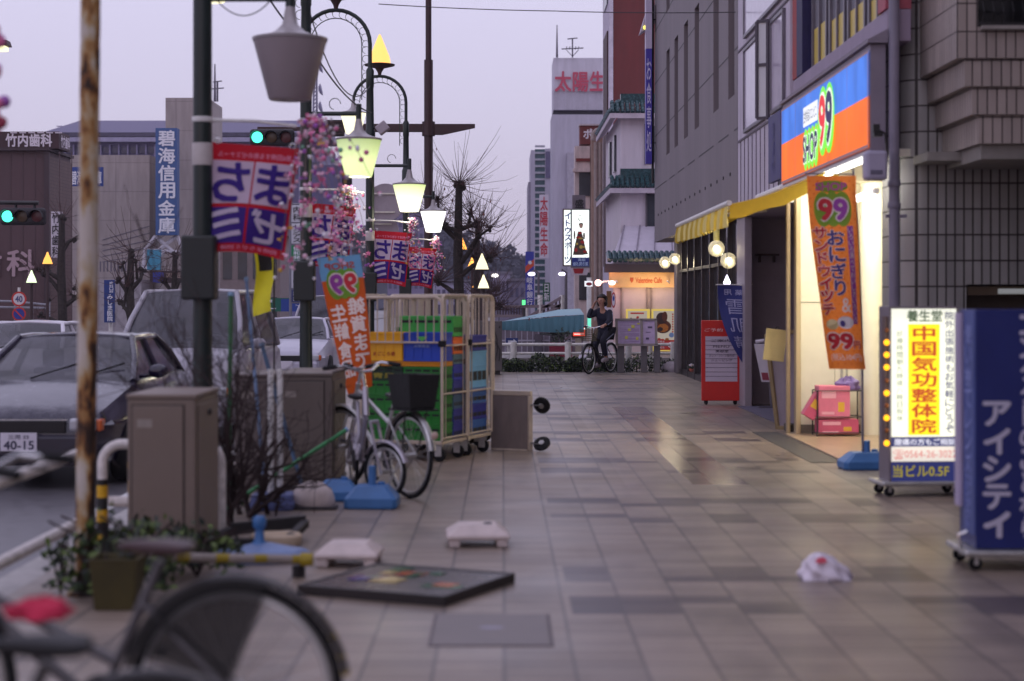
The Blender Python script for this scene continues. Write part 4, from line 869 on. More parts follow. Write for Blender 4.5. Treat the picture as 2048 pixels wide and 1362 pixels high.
mb = MB(); mb.text("科", f, 15, 552, 70, 500, d=.05, bold=.03); mb.text("歯", f, -52, 552, 3, 500, d=.05, bold=.03); mb.build("lettering", C8("pale mauve letters", 165,140,148, var=.05), DB, off=L_)
t = thing("rooftop_sign", "dark brown rooftop sign with four white characters on the clinic building", "sign", d(60, 302)); L_ = t.location
xs = d(115,0).x
mb = MB(); mb.box(-20.5, xs, 60.2, 61.7, d(0,296).z+.004, d(0,262).z); mb.build("box", C8("sign dark brown", 62,38,44, var=.1), t, off=L_)
mb = MB(); mb.text("竹内歯科", front(60.2), 12, 293, 104, 268, d=.03, bold=.045); mb.text("竹内歯科", plane((xs,60.3,0),(0,1,0),(0,0,1)), .05, d(0,292).z, 1.3, d(0,268).z, d=.03, bold=.04); mb.build("lettering", C8("clinic white", 215,205,215, var=0), t, off=L_)
mb = MB()
for i in range(6): mb.box(d(18+i*18,0).x, d(31+i*18,0).x, 60.15, 60.2, d(0,265.5).z, d(0,263.5).z)
mb.build("trim", MATS["clinic white"], t, off=L_)
board_sign("clinic_sign", "narrow white vertical sign with four black characters left of the rusty pole", 102, 515, 122, 423, 57, C8("clinic sign white", 195,188,198, var=.06), [
    ("lettering", ink_b, lambda m, f: m.text("竹内歯科", f, 104, 514, 120, 425, d=.02, bold=.02, vert=True))], depth=.2)
BK = thing("bank_building", "pale beige bank building with a taller lift tower behind the green posts", "building", (W(300,0,82).x, 82, 0)); L_ = BK.location
bge = grid_mat("pale beige wall", (.36,.31,.30), (.39,.335,.325), (.28,.24,.24), 1.6, 1.35, .02, .7, 0, bump=.1)
b_ = lambda px, py, y=82: W(px, py, y)
mb = MB(); mb.box(b_(130,0).x, b_(299,0).x, 82, 86.3, -.2, b_(0,310).z); mb.build("wall", bge, BK, off=L_)
mb = MB(); mb.box(b_(331,0,80.5).x, b_(416,0,80.5).x, 80.5, 84.6, -.2, b_(0,203).z); mb.build("tower", bge, BK, off=L_)
mb = MB(); mb.box(b_(205,0).x, b_(300,0).x, 80, 81.9, -.2, b_(0,560).z); mb.build("entrance", C8("bank entrance", 165,158,165), BK, off=L_)
mb = MB(); mb.tube([b_(430,203), b_(430,128)], [.07,.03], 5); mb.tube([b_(435,203), b_(435,163)], .05, 5)
for y_, w_ in ((163,9), (177,13)): mb.tube([b_(435-w_, y_+1), b_(435+w_, y_-1)], .035, 4)
mb.build("aerial", C8("mast grey", 0,0,0), BK, off=L_)
mb = MB()
for i in range(5): mb.tube([b_(205, 480+i*11), b_(300, 452+i*14)], .025, 4)
for i in range(14): mb.box(b_(206+i*7,0).x, b_(206+i*7,0).x+.05, 79.9, 79.95, b_(0,545).z, b_(0,525).z)
mb.build("railing", C8("mast grey", 0,0,0), BK, off=L_)
board_sign("bank_blade_sign", "tall blue sign with six white characters reading down the beige tower", 311, 470, 354, 256, 78, C8("credit blue", 62,92,145, rough=.5, var=.06), [
    ("lettering", ink_w, lambda m, f: m.text("碧海信用金庫", f, 317, 468, 350, 259, d=.03, bold=.035, vert=True))], depth=.6)
t = thing("sign_truss", "white lattice bracket holding the tall blue bank sign", "bracket", W(332, 520, 78)); L_ = t.location
mb = MB(); f = front(78.3)
for a, b in (((311,472),(290,500)), ((354,472),(368,505)), ((290,500),(368,505)), ((311,472),(345,502)), ((354,472),(315,502)), ((290,500),(285,545)), ((368,505),(372,545)), ((285,545),(330,502))): mb.tube([f(*a), f(*b)], .09, 5)
mb.build("lattice", C8("truss white", 195,190,200), t, off=L_)
board_sign("teal_board", "plain light blue hoarding under the tall blue bank sign", 294, 540, 322, 499, 77, C8("hoarding cyan", 70,145,175, var=.1), [], depth=.1)
board_sign("blue_wall_sign", "dark blue wall sign with white characters partly behind the rusty pole", 140, 372, 205, 334, 79, C8("wall sign blue", 45,70,140, var=.06), [
    ("lettering", ink_w, lambda m, f: m.text("碧海信金庫", f, 142, 369, 203, 342, d=.02, bold=.03))], depth=.2)
board_sign("surgery_sign", "slim dark blue vertical sign with white characters behind the white van", 208, 645, 228, 560, 48, C8("surgery blue", 30,55,120, var=.06), [
    ("lettering", ink_w, lambda m, f: (m.text("みしま医院", f, 215, 643, 226, 588, d=.02, bold=.03, vert=True), m.text("歯科口腔", f, 219, 586, 227, 563, d=.02, vert=True)))], post=218)
board_sign("shop_banner_sign", "dark wide sign with a blue emblem panel beyond the white van", 300, 566, 365, 542, 60, C8("dark maroon board", 52,36,42, var=.1), [
    ("emblem", C8("emblem blue", 40,60,150, var=0), lambda m, f: (m.patch(f, 306, 565, 328, 545, d=.02),)),
    ("lettering", C8("pale tan ink", 170,150,140, var=0), lambda m, f: m.text("商知豆", f, 332, 556, 362, 545, d=.02))], depth=.1)
OB = thing("civic_building", "huge grey mansard roofed office building along the skyline on the left", "building", (W(400,0,150).x, 150, 0)); L_ = OB.location
o_ = lambda px, py, y=150: W(px, py, y)
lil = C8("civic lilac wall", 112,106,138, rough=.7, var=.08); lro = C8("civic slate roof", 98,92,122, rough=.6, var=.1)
mb = MB(); mb.box(o_(85,0).x, o_(645,0).x, 150, 162, -.2, o_(0,285).z); mb.build("wall", lil, OB, off=L_)
mb = MB(); a, b = o_(88,266), o_(650,266); c1, d1 = o_(132,229), o_(640,229)
v = [Vector((a.x,149.5,a.z)), Vector((b.x,149.5,a.z)), Vector((b.x,163,a.z)), Vector((a.x,163,a.z)), Vector((c1.x,155,c1.z)), Vector((d1.x,155,c1.z)), Vector((d1.x,159,c1.z)), Vector((c1.x,159,c1.z))]
mb.add(v, [(0,1,5,4), (1,2,6,5), (2,3,7,6), (3,0,4,7), (4,5,6,7), (3,2,1,0)]); mb.box(o_(128,0).x, o_(152,0).x, 156, 158, c1.z, o_(0,225).z)
mb.build("roof", lro, OB, off=L_)
mb = MB(); mb.box(a.x-.3, b.x+.3, 149.2, 150, o_(0,285).z, o_(0,276).z); mb.box(o_(95,0).x, o_(640,0).x, 153, 153.2, o_(0,246).z, o_(0,244.5).z); mb.build("eave_band", C8("civic pale band", 150,145,172), OB, off=L_)
mb = MB(); mb.box(o_(100,0).x, o_(640,0).x, 149.4, 149.9, o_(0,274).z, o_(0,267).z); mb.build("clerestory", C8("civic dark glass", 62,60,86, rough=.3, var=.3, vs=2), OB, off=L_)
mb = MB()
for i in range(30):
    x = o_(100+i*18,0).x; mb.box(x, x+.52, 149.8, 150.05, o_(0,307).z, o_(0,294).z); mb.box(x, x+.52, 149.8, 150.05, o_(0,345).z, o_(0,325).z)
mb.build("window", C8("civic dark glass", 0,0,0), OB, off=L_, each=True)
mb = MB()
for i in range(30): x = o_(94+i*18,0).x; mb.box(x, x+.12, 149.6, 150, 4, o_(0,290).z)
mb.build("pilaster", C8("civic pilaster", 125,118,150), OB, off=L_)
t = thing("relay_mast", "thin steel mast with three round dish aerials on the grey skyline roof", "mast", o_(632, 229, 157)); L_ = t.location
m_ = lambda px, py: W(px, py, 157)
mb = MB(); mb.tube([m_(627,226), m_(629,118)], .1, 5); mb.tube([m_(634,226), m_(633,118)], .1, 5)
for i in range(14): mb.tube([m_(628, 224-i*7.6), m_(634, 218-i*7.6)], .05, 4)
mb.build("lattice", C8("mast pale", 125,122,145), t, off=L_)
mb = MB()
for py in (134, 179, 214): mb.lathe([(.05,-.28), (.3,-.22), (.52,-.05), (.55,.0), (.5,.02), (.05,.05)], 18, m_(643, py), Matrix.Rotation(math.radians(78), 3, 'Y'))
mb.build("dish", C8("dish grey", 128,124,150), t, smooth=True, off=L_)
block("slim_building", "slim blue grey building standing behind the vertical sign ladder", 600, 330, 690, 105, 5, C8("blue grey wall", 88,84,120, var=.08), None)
block("ochre_wall_building", "low dull building behind the second green lamp post", 440, 470, 560, 70, 3, C8("dull ochre wall", 132,118,118, var=.12), (4, 2, .3), roof=.2)
t = thing("sign_ladder", "ladder of small white and green vertical signboards on a pole", "sign", (W(594,0,52).x, 52, -.1)); L_ = t.location; f = front(52)
mb = MB(); mb.tube([f(581,640), f(581,405)], .05, 6); mb.tube([f(606,640), f(606,405)], .05, 6)
for y_ in (408, 446, 489, 532, 577, 605): mb.tube([f(581,y_), f(606,y_)], .03, 5)
mb.build("frame", C8("ladder grey", 120,118,130), t, off=L_)
for nm, y0, y1, bgc, ic, tx in (("a", 410, 444, (195,195,205), ink_b, "内科"), ("b", 447, 487, (195,195,205), ink_b, "セジアス"), ("c", 491, 530, (30,130,85), ink_w, "協和発酵"), ("d", 534, 576, (195,195,205), ink_b, "住友不動産"), ("e", 580, 604, (55,65,110), ink_w, "案内")):
    mb = MB(); a, b = f(583,y1), f(604,y0); mb.box(a.x, b.x, 51.97, 52.03, a.z, b.z); p = mb.build("signboard", C8("board "+nm, *bgc, var=.04), t, off=L_)
    mb = MB(); mb.text(tx, front(51.96), 586, y1-2, 601, y0+2, d=.005, bold=.02, vert=True); mb.build("lettering", ic, p)
    p.children[0].data.transform(Matrix.Translation(-Vector(L_)))
# ---- road direction signs, 40 sign
t = board_sign("direction_sign", "green and blue road direction sign above the queue of cars", 515, 623, 610, 596, 62, C8("road sign green", 20,92,75, var=.05), [
    ("blue_panel", C8("road sign blue", 32,62,140, var=.05), lambda m, f: m.patch(f, 562, 623, 610, 598, d=.01)),
    ("lettering", ink_w, lambda m, f: (m.text("豊田", f, 592, 607, 604, 600, d=.02), m.text("Toyota", f, 591, 613, 604, 609, d=.02), m.patch(f, 596.5, 622, 598, 615, d=.02), m.add([f(594.5,617,.02), f(600,617,.02), f(597.2,613.5,.02)], [(0,1,2)]), m.patch(f, 530, 618, 552, 616, d=.02), m.add([f(526,617,.02), f(531,613.5,.02), f(531,620.5,.02)], [(0,1,2)]), m.text("名古屋", f, 522, 605, 545, 599, d=.02)))])
t.name = "direction_sign"
t = thing("speed_sign", "round white and red 40 speed sign over a blue no parking disc", "road sign", (W(38,0,50).x, 50, -.15)); L_ = t.location; f = front(49.9)
mb = MB(); mb.tube([W(38,690,50), W(38,575,50)], .04, 8); mb.build("post", white_metal, t, off=L_)
mb = MB(); mb.disc(f, 38, 598, 15, 15, 0, 28); mb.k = 1; mb.disc(f, 38, 598, 11.5, 11.5, .006, 28); mb.k = 2; mb.text("40", f, 31, 604, 45, 592, d=.012, bold=.03)
mb.build("speed_disc", [C8("sign red", 185,50,45, var=0), C8("sign disc white", 205,195,200, var=0), C8("sign digits", 60,65,110, var=0)], t, off=L_)
mb = MB(); mb.disc(f, 38, 628, 14, 14, 0, 28); mb.k = 1; mb.disc(f, 38, 628, 11, 11, .006, 28); mb.k = 0; mb.add([f(28,620,.01), f(30,618,.01), f(48,636,.01), f(46,638,.01)], [(0,1,2,3)])
mb.build("parking_disc", [C8("sign red", 0,0,0), C8("sign disc blue", 40,50,135, var=0)], t, off=L_)
t = thing("roadside_railing", "thin grey roadside railing on the far pavement at the left", "railing", (W(60,0,55).x, 55, 0)); L_ = t.location; f = front(55)
mb = MB()
for a, b in (((-60,600),(30,603)), ((30,603),(100,610)), ((-60,613),(100,616))): mb.tube([f(*a), f(*b)], .035, 6)
for x in (-50, -10, 30, 65, 99): mb.tube([f(x,603), f(x,640)], .03, 6)
mb.build("rail", C8("rail pale", 140,140,150), t, off=L_)
# ---- traffic lights
def signal(name, label, px, py, Y, w):
    s = w/3500*Y; t = thing(name, label, "traffic light", W(px, py, Y))
    mb = MB(); mb.box(-s/2, s/2, -.05, .12, -s*.19, s*.19); o = mb.build("housing", C8("signal casing", 34,30,36, var=.1), t, bevel=s*.1, seg=3)
    for i in range(3):
        mb = MB(); c = (-s*.32+i*s*.32, -.07, 0); mb.lathe([(s*.125, 0), (s*.115, .015), (.001, .04)], 18, c, Matrix.Rotation(math.radians(90), 3, 'X'))
        mb.build("lens", [glow("signal green", (.08,1,.62), 2.2), C8("amber off", 70,48,22, rough=.3, var=.05), C8("red off", 75,22,28, rough=.3, var=.05)][i], t, smooth=True)
        mb = MB(); c = Vector(c); R_ = s*.14
        mb.add([c+Vector((R_*math.cos(a), y, R_*math.sin(a))) for y in (.02, -.16) for a in (math.radians(-10+200*k/12) for k in range(13))], [(k, k+1, 14+k, 13+k) for k in range(12)])
        mb.build("visor", C8("signal casing", 0,0,0), t, smooth=True)
    return t
t = signal("traffic_light", "horizontal traffic light showing green beside the brown clinic wall", 46, 433, 42, 92)
mb = MB(); mb.tube([(-2.6, .1, .35), (.35, .1, .33)], .05, 8); mb.bar((-.2, .1, .1), (-.2, .1, .35), .05, .05); mb.bar((.25, .1, .1), (.25, .1, .35), .05, .05); mb.tube([(-2.6, .1, -3.9), (-2.6, .1, .6)], .08, 8); mb.build("bracket_arm", dark_metal, t, smooth=True)
GM = thing("signal_gantry", "tall dark brown steel pole with a cross arm carrying a traffic light", "gantry", G(857, 742)); GM.location = (W(857,0,43).x, 43, -.15); L_ = GM.location
gb = C8("dark brown steel", 58,34,36, rough=.5, var=.25)
g_ = lambda px, py: W(px, py, 43)
mb = MB(); mb.tube([(L_.x, 43, -.15), (L_.x, 43, g_(0,120).z)], .11, 14); mb.tube([(L_.x, 43, g_(0,122).z), (L_.x, 43, 14)], .075, 12); mb.build("pole", gb, GM, smooth=True, off=L_)
mb = MB(); mb.box(g_(636,0).x, g_(850,0).x, 42.93, 43.07, g_(0,264).z, g_(0,248).z)
a = g_(866,248); mb.add([Vector((x, y, z)) for y in (42.95, 43.05) for x, z in ((g_(864,0).x, g_(0,248).z), (g_(950,0).x, g_(0,248).z), (g_(950,0).x, g_(0,256).z), (g_(885,0).x, g_(0,270).z), (g_(864,0).x, g_(0,270).z))], [(0,1,2,3,4), (9,8,7,6,5), (0,5,6,1), (1,6,7,2), (2,7,8,3), (3,8,9,4)]); mb.build("cross_arm", gb, GM, bevel=.01, off=L_)
mb = MB(); mb.lathe([(.16,0), (.16,.35)], 12, (L_.x, 43, g_(0,272).z)); mb.build("clamp", gb, GM, off=L_)
mb = MB(); mb.bar(g_(515,258), g_(640,258), .08, .1); mb.build("extension", gb, GM, off=L_)
t = signal("traffic_light", "horizontal traffic light showing green hung on the brown gantry arm", 544, 275, 42.6, 90)
t = thing("gantry_box", "dark louvred sign box on the back of the brown gantry arm", "sign box", g_(668, 258)); L_ = t.location
mb = MB(); mb.box(g_(634,0).x, g_(690,0).x, 42.6, 42.92, g_(0,274).z, g_(0,243).z); mb.build("box", C8("gantry box brown", 45,30,36), t, bevel=.01, off=L_)
mb = MB()
for i in range(5): mb.box(g_(636,0).x, g_(688,0).x, 42.57, 42.6, g_(0,272-i*6).z, g_(0,270-i*6).z)
mb.build("louvre", gb, t, off=L_)
t = thing("pedestrian_signal", "dark two lens pedestrian signal seen edge on behind the lamp post", "traffic light", W(694, 345, 33)); L_ = t.location
mb = MB(); mb.box(-.10, .07, 0, .3, -.28, .28); mb.build("housing", C8("signal casing", 0,0,0), t, bevel=.02)
mb = MB(); mb.box(-.06, .0, -.03, 0, -.2, -.02); mb.build("lens", C8("amber glow", 120,100,40, var=.1), t)
mb = MB(); mb.bar((.0, .15, -2.2), (.0, .15, -.28), .05, .05); mb.build("post", dark_metal, t); 
for (px, py, r_, lb) in ((771, 405, 38, "larger upper round grey sign back with two braces"), (768, 462, 30, "smaller lower round grey sign back behind the banner post")):
    Y_ = 34 if r_ > 33 else 34.3
    t = thing("round_sign", lb, "road sign", W(px, py, Y_)); s = r_*Y_/3500
    MB().lathe([(s, -.012), (s, .012)], 36, (0,0,0), Matrix.Rotation(math.radians(90), 3, 'X')).build("disc", C8("sign back grey", 158,148,160, rough=.5, metal=.2, var=.1), t, bevel=.006)
    mb = MB(); mb.box(-s*.9, s*.5, -.05, -.014, s*.42, s*.5); mb.box(-s*.9, s*.5, -.05, -.014, -s*.55, -s*.47); mb.build("brace", alu, t, each=True)
    if r_ > 33:
        mb = MB(); mb.tube([(-s*.75, -.08, -3.6), (-s*.75, -.08, s*.8)], .028, 8); mb.build("post", alu, t)
# ---- lit cone lamps on the far pavement and across the road
def cone_lamp(label, px, py, Y, h, col, es):
    t = thing("cone_street_lamp", label, "street lamp", (W(px,0,Y).x, Y, 0), group=None); zt = W(0, py, Y).z; s = h*Y/3500
    mb = MB(); mb.tube([(0,0,0), (0,0,zt-s*.5)], .045, 8); mb.build("pole", C8("lamp pole brown", 62,44,46), t, smooth=True)
    mb = MB(); mb.lathe([(s*.42, zt-s*.5), (s*.3, zt-s*.12), (s*.13, zt+s*.25), (.015, zt+s*.5)], 16); mb.build("lamp_shade", glow("cone "+label[:12], col, es), t, smooth=True)
    mb = MB(); mb.lathe([(s*.1, zt-s*.6), (s*.56, zt-s*.53), (s*.56, zt-s*.5), (s*.3, zt-s*.49)], 18); mb.build("disc", C8("lamp pole brown", 0,0,0), t, smooth=True)
    return t
org, wht = (1,.42,.08), (1,.90,.58)
cone_lamp("orange lit cone lamp beside the pollard tree at the left", 95, 516, 48, 24, org, 1.8)
cone_lamp("whitish lit cone lamp low beside the brown clinic wall", 63, 553, 46, 25, (.85,1,.65), 1.4)
cone_lamp("orange lit cone lamp in front of the large pollard trunk", 924, 487, 60, 24, org, 1.8)
cone_lamp("large pale lit cone lamp at the right of the pollard tree", 964, 523, 42, 32, wht, 1.35)
cone_lamp("low bright cone lamp under the large pale one", 967, 563, 41.5, 27, wht, 1.5)
cone_lamp("small orange cone lamp behind the pale ones by the pollard tree", 944, 526, 58, 22, org, 2.2)
cone_lamp("low orange cone lamp left of the low bright one", 953, 566, 56, 20, org, 2.4)
# ---- pollarded street trees
bark = M("pollard bark", (.035,.027,.025), .9, var=.4, vs=14, bump=.5); twig = C8("twig brown", 78,56,56, rough=.9, var=.2)
def pollard(label, base, h, fork, seed, nt_=60, tw=1.6, leaves=True, sc=1.0):
    random.seed(seed); t = thing("pollard_tree", label, "tree", base)
    mb = MB(); knobs = []
    def limb(p, q, r0, r1):
        p, q = Vector(p), Vector(q); m = (p+q)/2+Vector((random.gauss(0,.06), random.gauss(0,.06), .05))*sc
        mb.tube([p, (p+m)/2, m, (m+q)/2, q], [r0, r0*.95, (r0+r1)/2, r1, r1], 8)
    mb.tube([(0,0,-.1), (.02,0,h*.3), (-.03,.02,h*.6), (.0,0,h)], [.17*sc,.13*sc,.12*sc,.085*sc], 10); mb.build("trunk", bark, t, smooth=True)
    mb = MB(); knobs.append((Vector((0,0,h)), 1.0))
    for (z, dx, dy, dz, n2) in fork:
        a = Vector((0,0,z)); b = a+Vector((dx,dy,dz)); limb(a, b, .07*sc, .045*sc); knobs.append((b, .8))
        for i in range(n2):
            c = b+Vector((random.uniform(-.35,.35), random.uniform(-.3,.3), random.uniform(-.1,.45)))*sc; limb(a+(b-a)*random.uniform(.4,.9), c, .045*sc, .03*sc); knobs.append((c, .6))
    mb.build("branch", bark, t, smooth=True)
    kb = MB(); tb = MB(); lb = MB()
    for c, s in knobs:
        for i in range(4): kb.ball(c+Vector((random.gauss(0,.04), random.gauss(0,.04), random.gauss(0,.04)))*sc, .085*s*sc*random.uniform(.7,1.15), 7)
        for i in range(int(nt_*s)):
            d_ = Vector((random.gauss(0,1), random.gauss(0,.9), random.uniform(-.25,1.5))).normalized(); L = tw*s*random.uniform(.35,1.1)
            p1 = c+d_*L*.5+Vector((0,0,random.gauss(.0,.04))); p2 = c+d_*L+Vector((0,0,random.uniform(0,.22)*L))
            pm = c+d_*L*.25+Vector((random.gauss(0,.03),random.gauss(0,.03),random.gauss(0,.03))); p3 = p2+(d_+Vector((0,0,.5))).normalized()*L*.22; tb.tube([c, pm, p1, p2, p3], [.011, .009, .007, .0045, .003], 3)
            if random.random() < .5: tb.tube([p1, p1+(d_+Vector((random.gauss(0,.5),random.gauss(0,.5),.4))).normalized()*L*.35], [.005,.003], 3)
            if leaves and random.random() < .10:
                a = Vector((random.gauss(0,1), random.gauss(0,1), random.gauss(0,1))).normalized()*.05; e_ = Vector((.0,.01,-.07))
                lb.poly(p2, p2+a*.6+e_*.5, p2+e_*1.3, p2-a*.6+e_*.6)
    kb.build("knuckle", bark, t, smooth=True); tb.build("twig", twig, t)
    if leaves: lb.build("leaf", C8("dead leaf red", 120,62,55, rough=.8, var=.3), t)
    return t
pollard("large pollarded street tree with long bare twigs beside the brown gantry pole", (W(918,0,44).x, 44, -.02), 4.55, [(3.1,-.75,.1,.75,1), (2.5,.5,-.1,.75,1), (3.4,.45,.2,.1,1), (2.2,.75,.1,.5,1), (1.7,-.55,.2,.4,1), (1.6,.7,.0,.1,1), (3.2,-.4,-.2,.3,0), (.9,.8,.1,.5,1)], 5, 40, 1.35)
pollard("second slimmer pollarded tree right behind the large one", (W(955,0,48).x, 48, -.02), 3.6, [(2.4,.5,.1,.5,1), (1.6,.55,.1,.35,1), (1.2,-.4,.1,.3,1)], 8, 18, .8, sc=.8)
pollard("knobbly pollarded tree in front of the brown clinic wall", (W(124,0,50).x, 50, -.02), 4.0, [(3.0,.5,.1,.5,1), (2.2,-.6,.1,.3,2), (1.4,.6,.1,.4,2), (1.8,-.5,.0,.6,1), (.9,-.6,0,.3,1)], 12, 14, .8, False)
pollard("small knobbly pollarded tree between rusty pole and van", (W(262,0,46).x, 46, -.02), 2.9, [(1.6,-.35,.1,.55,1), (1.9,.28,.1,.5,1), (1.0,-.3,.0,.6,1)], 15, 14, 1.0, False, .9)
pollard("small bare pollarded tree at the foot of the blue bank sign", (W(350,0,50).x, 50, -.02), 2.9, [(1.9,.35,.1,.5,1), (1.6,-.3,.1,.6,1)], 19, 22, 1.2, False, .8)
# ================================================================ street lamps along the kerb, their banners and blossom garlands
green_p = C8("dark green lamp paint", 24,36,34, rough=.4, var=.2)
lampoff = C8("frosted shade off", 150,138,142, rough=.45, var=.04)
lamp_cap = C8("pale lamp cap", 165,158,160, rough=.4, metal=.2, var=.1)
def shade(mb, x, zr, s=1.0, cap=False):
    if cap: mb.lathe([(.285*s, zr-.01), (.29*s, zr+.012), (.17*s, zr+.04), (.115*s, zr+.065), (.06*s, zr+.12), (.045*s, zr+.2), (.034*s, zr+.26), (.03*s, zr+.34), (.02, zr+.36)], 28, (x,0,0))
    else: mb.lathe([(.15*s, zr-.455), (.155*s, zr-.46), (.165*s, zr-.45), (.275*s, zr-.03), (.28*s, zr-.012), (.26*s, zr-.008)], 28, (x,0,0))
def street_lamp(label, px, Y, glow_m, off, en, cone_on=True):
    t = thing("street_lamp", label, "street lamp", (W(px,0,Y).x, Y, 0), group="street lamps along the kerb")
    mb = MB(); mb.lathe([(.11,0), (.11,.5), (.085,.6), (.075,1.2), (.072,4.2), (.09,4.22), (.09,4.45), (.07,4.5), (.06,5.2), (.068,5.22), (.068,5.5), (.04,5.55)], 18); mb.build("pole", green_p, t, smooth=True)
    R_ = .58; mb = MB(); P = [(0,0,5.5), (0,0,5.95)]+[(-R_+R_*math.cos(a), 0, 5.95+R_*math.sin(a)) for a in (math.pi*i/16 for i in range(1,17))]+[(-2*R_,0,5.95)]; mb.tube(P, .035, 10); mb.build("arch", green_p, t, smooth=True)
    mb = MB(); r2 = R_-.14
    mb.tube([(-.14,0,5.0), (-.14,0,5.95)]+[(-R_+r2*math.cos(a), 0, 5.95+r2*math.sin(a)) for a in (math.pi*i/16 for i in range(1,17))], .009, 5)
    for i in range(15):
        a = math.pi*i/14; c = (-R_+(R_-.07)*math.cos(a), 0, 5.95+(R_-.07)*math.sin(a)); mb.ring(c, .06, .005, 'y', 12, 4, 0, 4.6)
    for i in range(6): mb.ring((-.07, 0, 5.1+i*.15), .06, .005, 'y', 12, 4, 0, 4.6)
    mb.build("scroll", green_p, t, smooth=True)
    mb = MB(); shade(mb, -2*R_, 5.72); mb.build("road_lamp_shade", glow("road lamp cream", (1,.92,.62), 1.5), t, smooth=True)
    mb = MB(); shade(mb, -2*R_, 5.72, cap=True); mb.build("road_lamp_cap", lamp_cap, t, smooth=True)
    mb = MB(); mb.lathe([(.02,6.50), (.05,6.62), (.10,6.70), (.33,6.76), (.34,6.785), (.25,6.80)], 24, (-R_,0,0)); mb.build("disc", C8("lamp disc brown", 70,45,40, var=.15), t, smooth=True)
    mb = MB(); mb.lathe([(.245,6.80), (.22,6.95), (.12,7.2), (.03,7.42), (.01,7.45)], 24, (-R_,0,0)); mb.build("top_lamp", glow("top lamp amber", (1,.50,.13), 1.7), t, smooth=True)
    mb = MB(); mb.tube([(0,0,3.88), (off,0,3.88)], .028, 10); mb.tube([(off,0,3.66), (off,0,4.0)], .036, 12); mb.ring((off*.55,0,4.0), .07, .006, 'y', 16, 4, 0, 4.5); mb.build("arm", green_p, t, smooth=True)
    mb = MB(); shade(mb, off, 3.56); mb.build("lamp_shade", glow_m, t, smooth=True)
    mb = MB(); shade(mb, off, 3.56, cap=True); mb.build("lamp_cap", lamp_cap, t, smooth=True)
    mb = MB(); mb.box(-.14, .12, -.16, .04, 1.57, 2.06); mb.build("control_box", C8("black green box", 30,36,36, rough=.5, var=.2), t, bevel=.02)
    mb = MB(); mb.tube([(0,0,2.95), (.40,0,2.94), (.72,0,2.90)], .013, 8); mb.lathe([(.080,2.93), (.082,2.935), (.082,2.965), (.080,2.97)], 16); mb.build("banner_arm", white_metal, t, smooth=True)
    mb = MB(); mb.lathe([(.078,2.60), (.08,2.61), (.08,2.76), (.078,2.77)], 16); mb.build("sticker", C8("sticker white", 190,182,180, var=.15), t, smooth=True)
    if en: lamp_light('POINT', "lamp_glow", t, (off, 0, 3.0), en, (1,.92,.68), .15)
    return t
lg = glow("shade green white", (.80,.92,.42), .95)
def shade_grad(name, c0, c1, e0, e1):
    m = bpy.data.materials.new(name); m.use_nodes = True; n = m.node_tree; b = n.nodes["Principled BSDF"]; t = n.nodes.new("ShaderNodeTexCoord"); s = n.nodes.new("ShaderNodeSeparateXYZ"); r = n.nodes.new("ShaderNodeMapRange")
    r.inputs['From Min'].default_value = 3.1; r.inputs['From Max'].default_value = 3.55; n.links.new(t.outputs['Object'], s.inputs[0]); n.links.new(s.outputs[2], r.inputs[0])
    x = n.nodes.new("ShaderNodeValToRGB"); x.color_ramp.elements[0].position = .0; x.color_ramp.elements[0].color = (*c1,1); x.color_ramp.elements[1].position = 1; x.color_ramp.elements[1].color = (*c0,1); e_ = x.color_ramp.elements.new(.42); e_.color = (*c1,1)
    n.links.new(r.outputs[0], x.inputs[0]); n.links.new(x.outputs[0], b.inputs['Emission Color']); b.inputs['Emission Strength'].default_value = e1; b.inputs['Base Color'].default_value = (.6,.6,.55,1); b.inputs['Roughness'].default_value = .4
    return m
lamp_specs = [(405, 13.4, lampoff, .67, 0, "nearest street lamp, its grey hanging shade unlit"),
    (612, 21.6, shade_grad("glowing pale green glass", (.28,.40,.10), (.80,.95,.38), .5, 1.1), .65, 12, "second street lamp, its hanging shade glowing pale green"),
    (740, 29.8, shade_grad("glowing cream glass", (.50,.60,.20), (1,1,.72), .5, 1.4), .67, 16, "third street lamp, its hanging shade glowing cream white"),
    (812, 38.5, glow("shade bright white", (1,.99,.93), 2.2), .60, 16, "farthest street lamp of the kerb, with bright white shade and visible arch")]
LAMPS = [street_lamp(lb, px, Y, g_, off, en) for px, Y, g_, off, en, lb in lamp_specs]
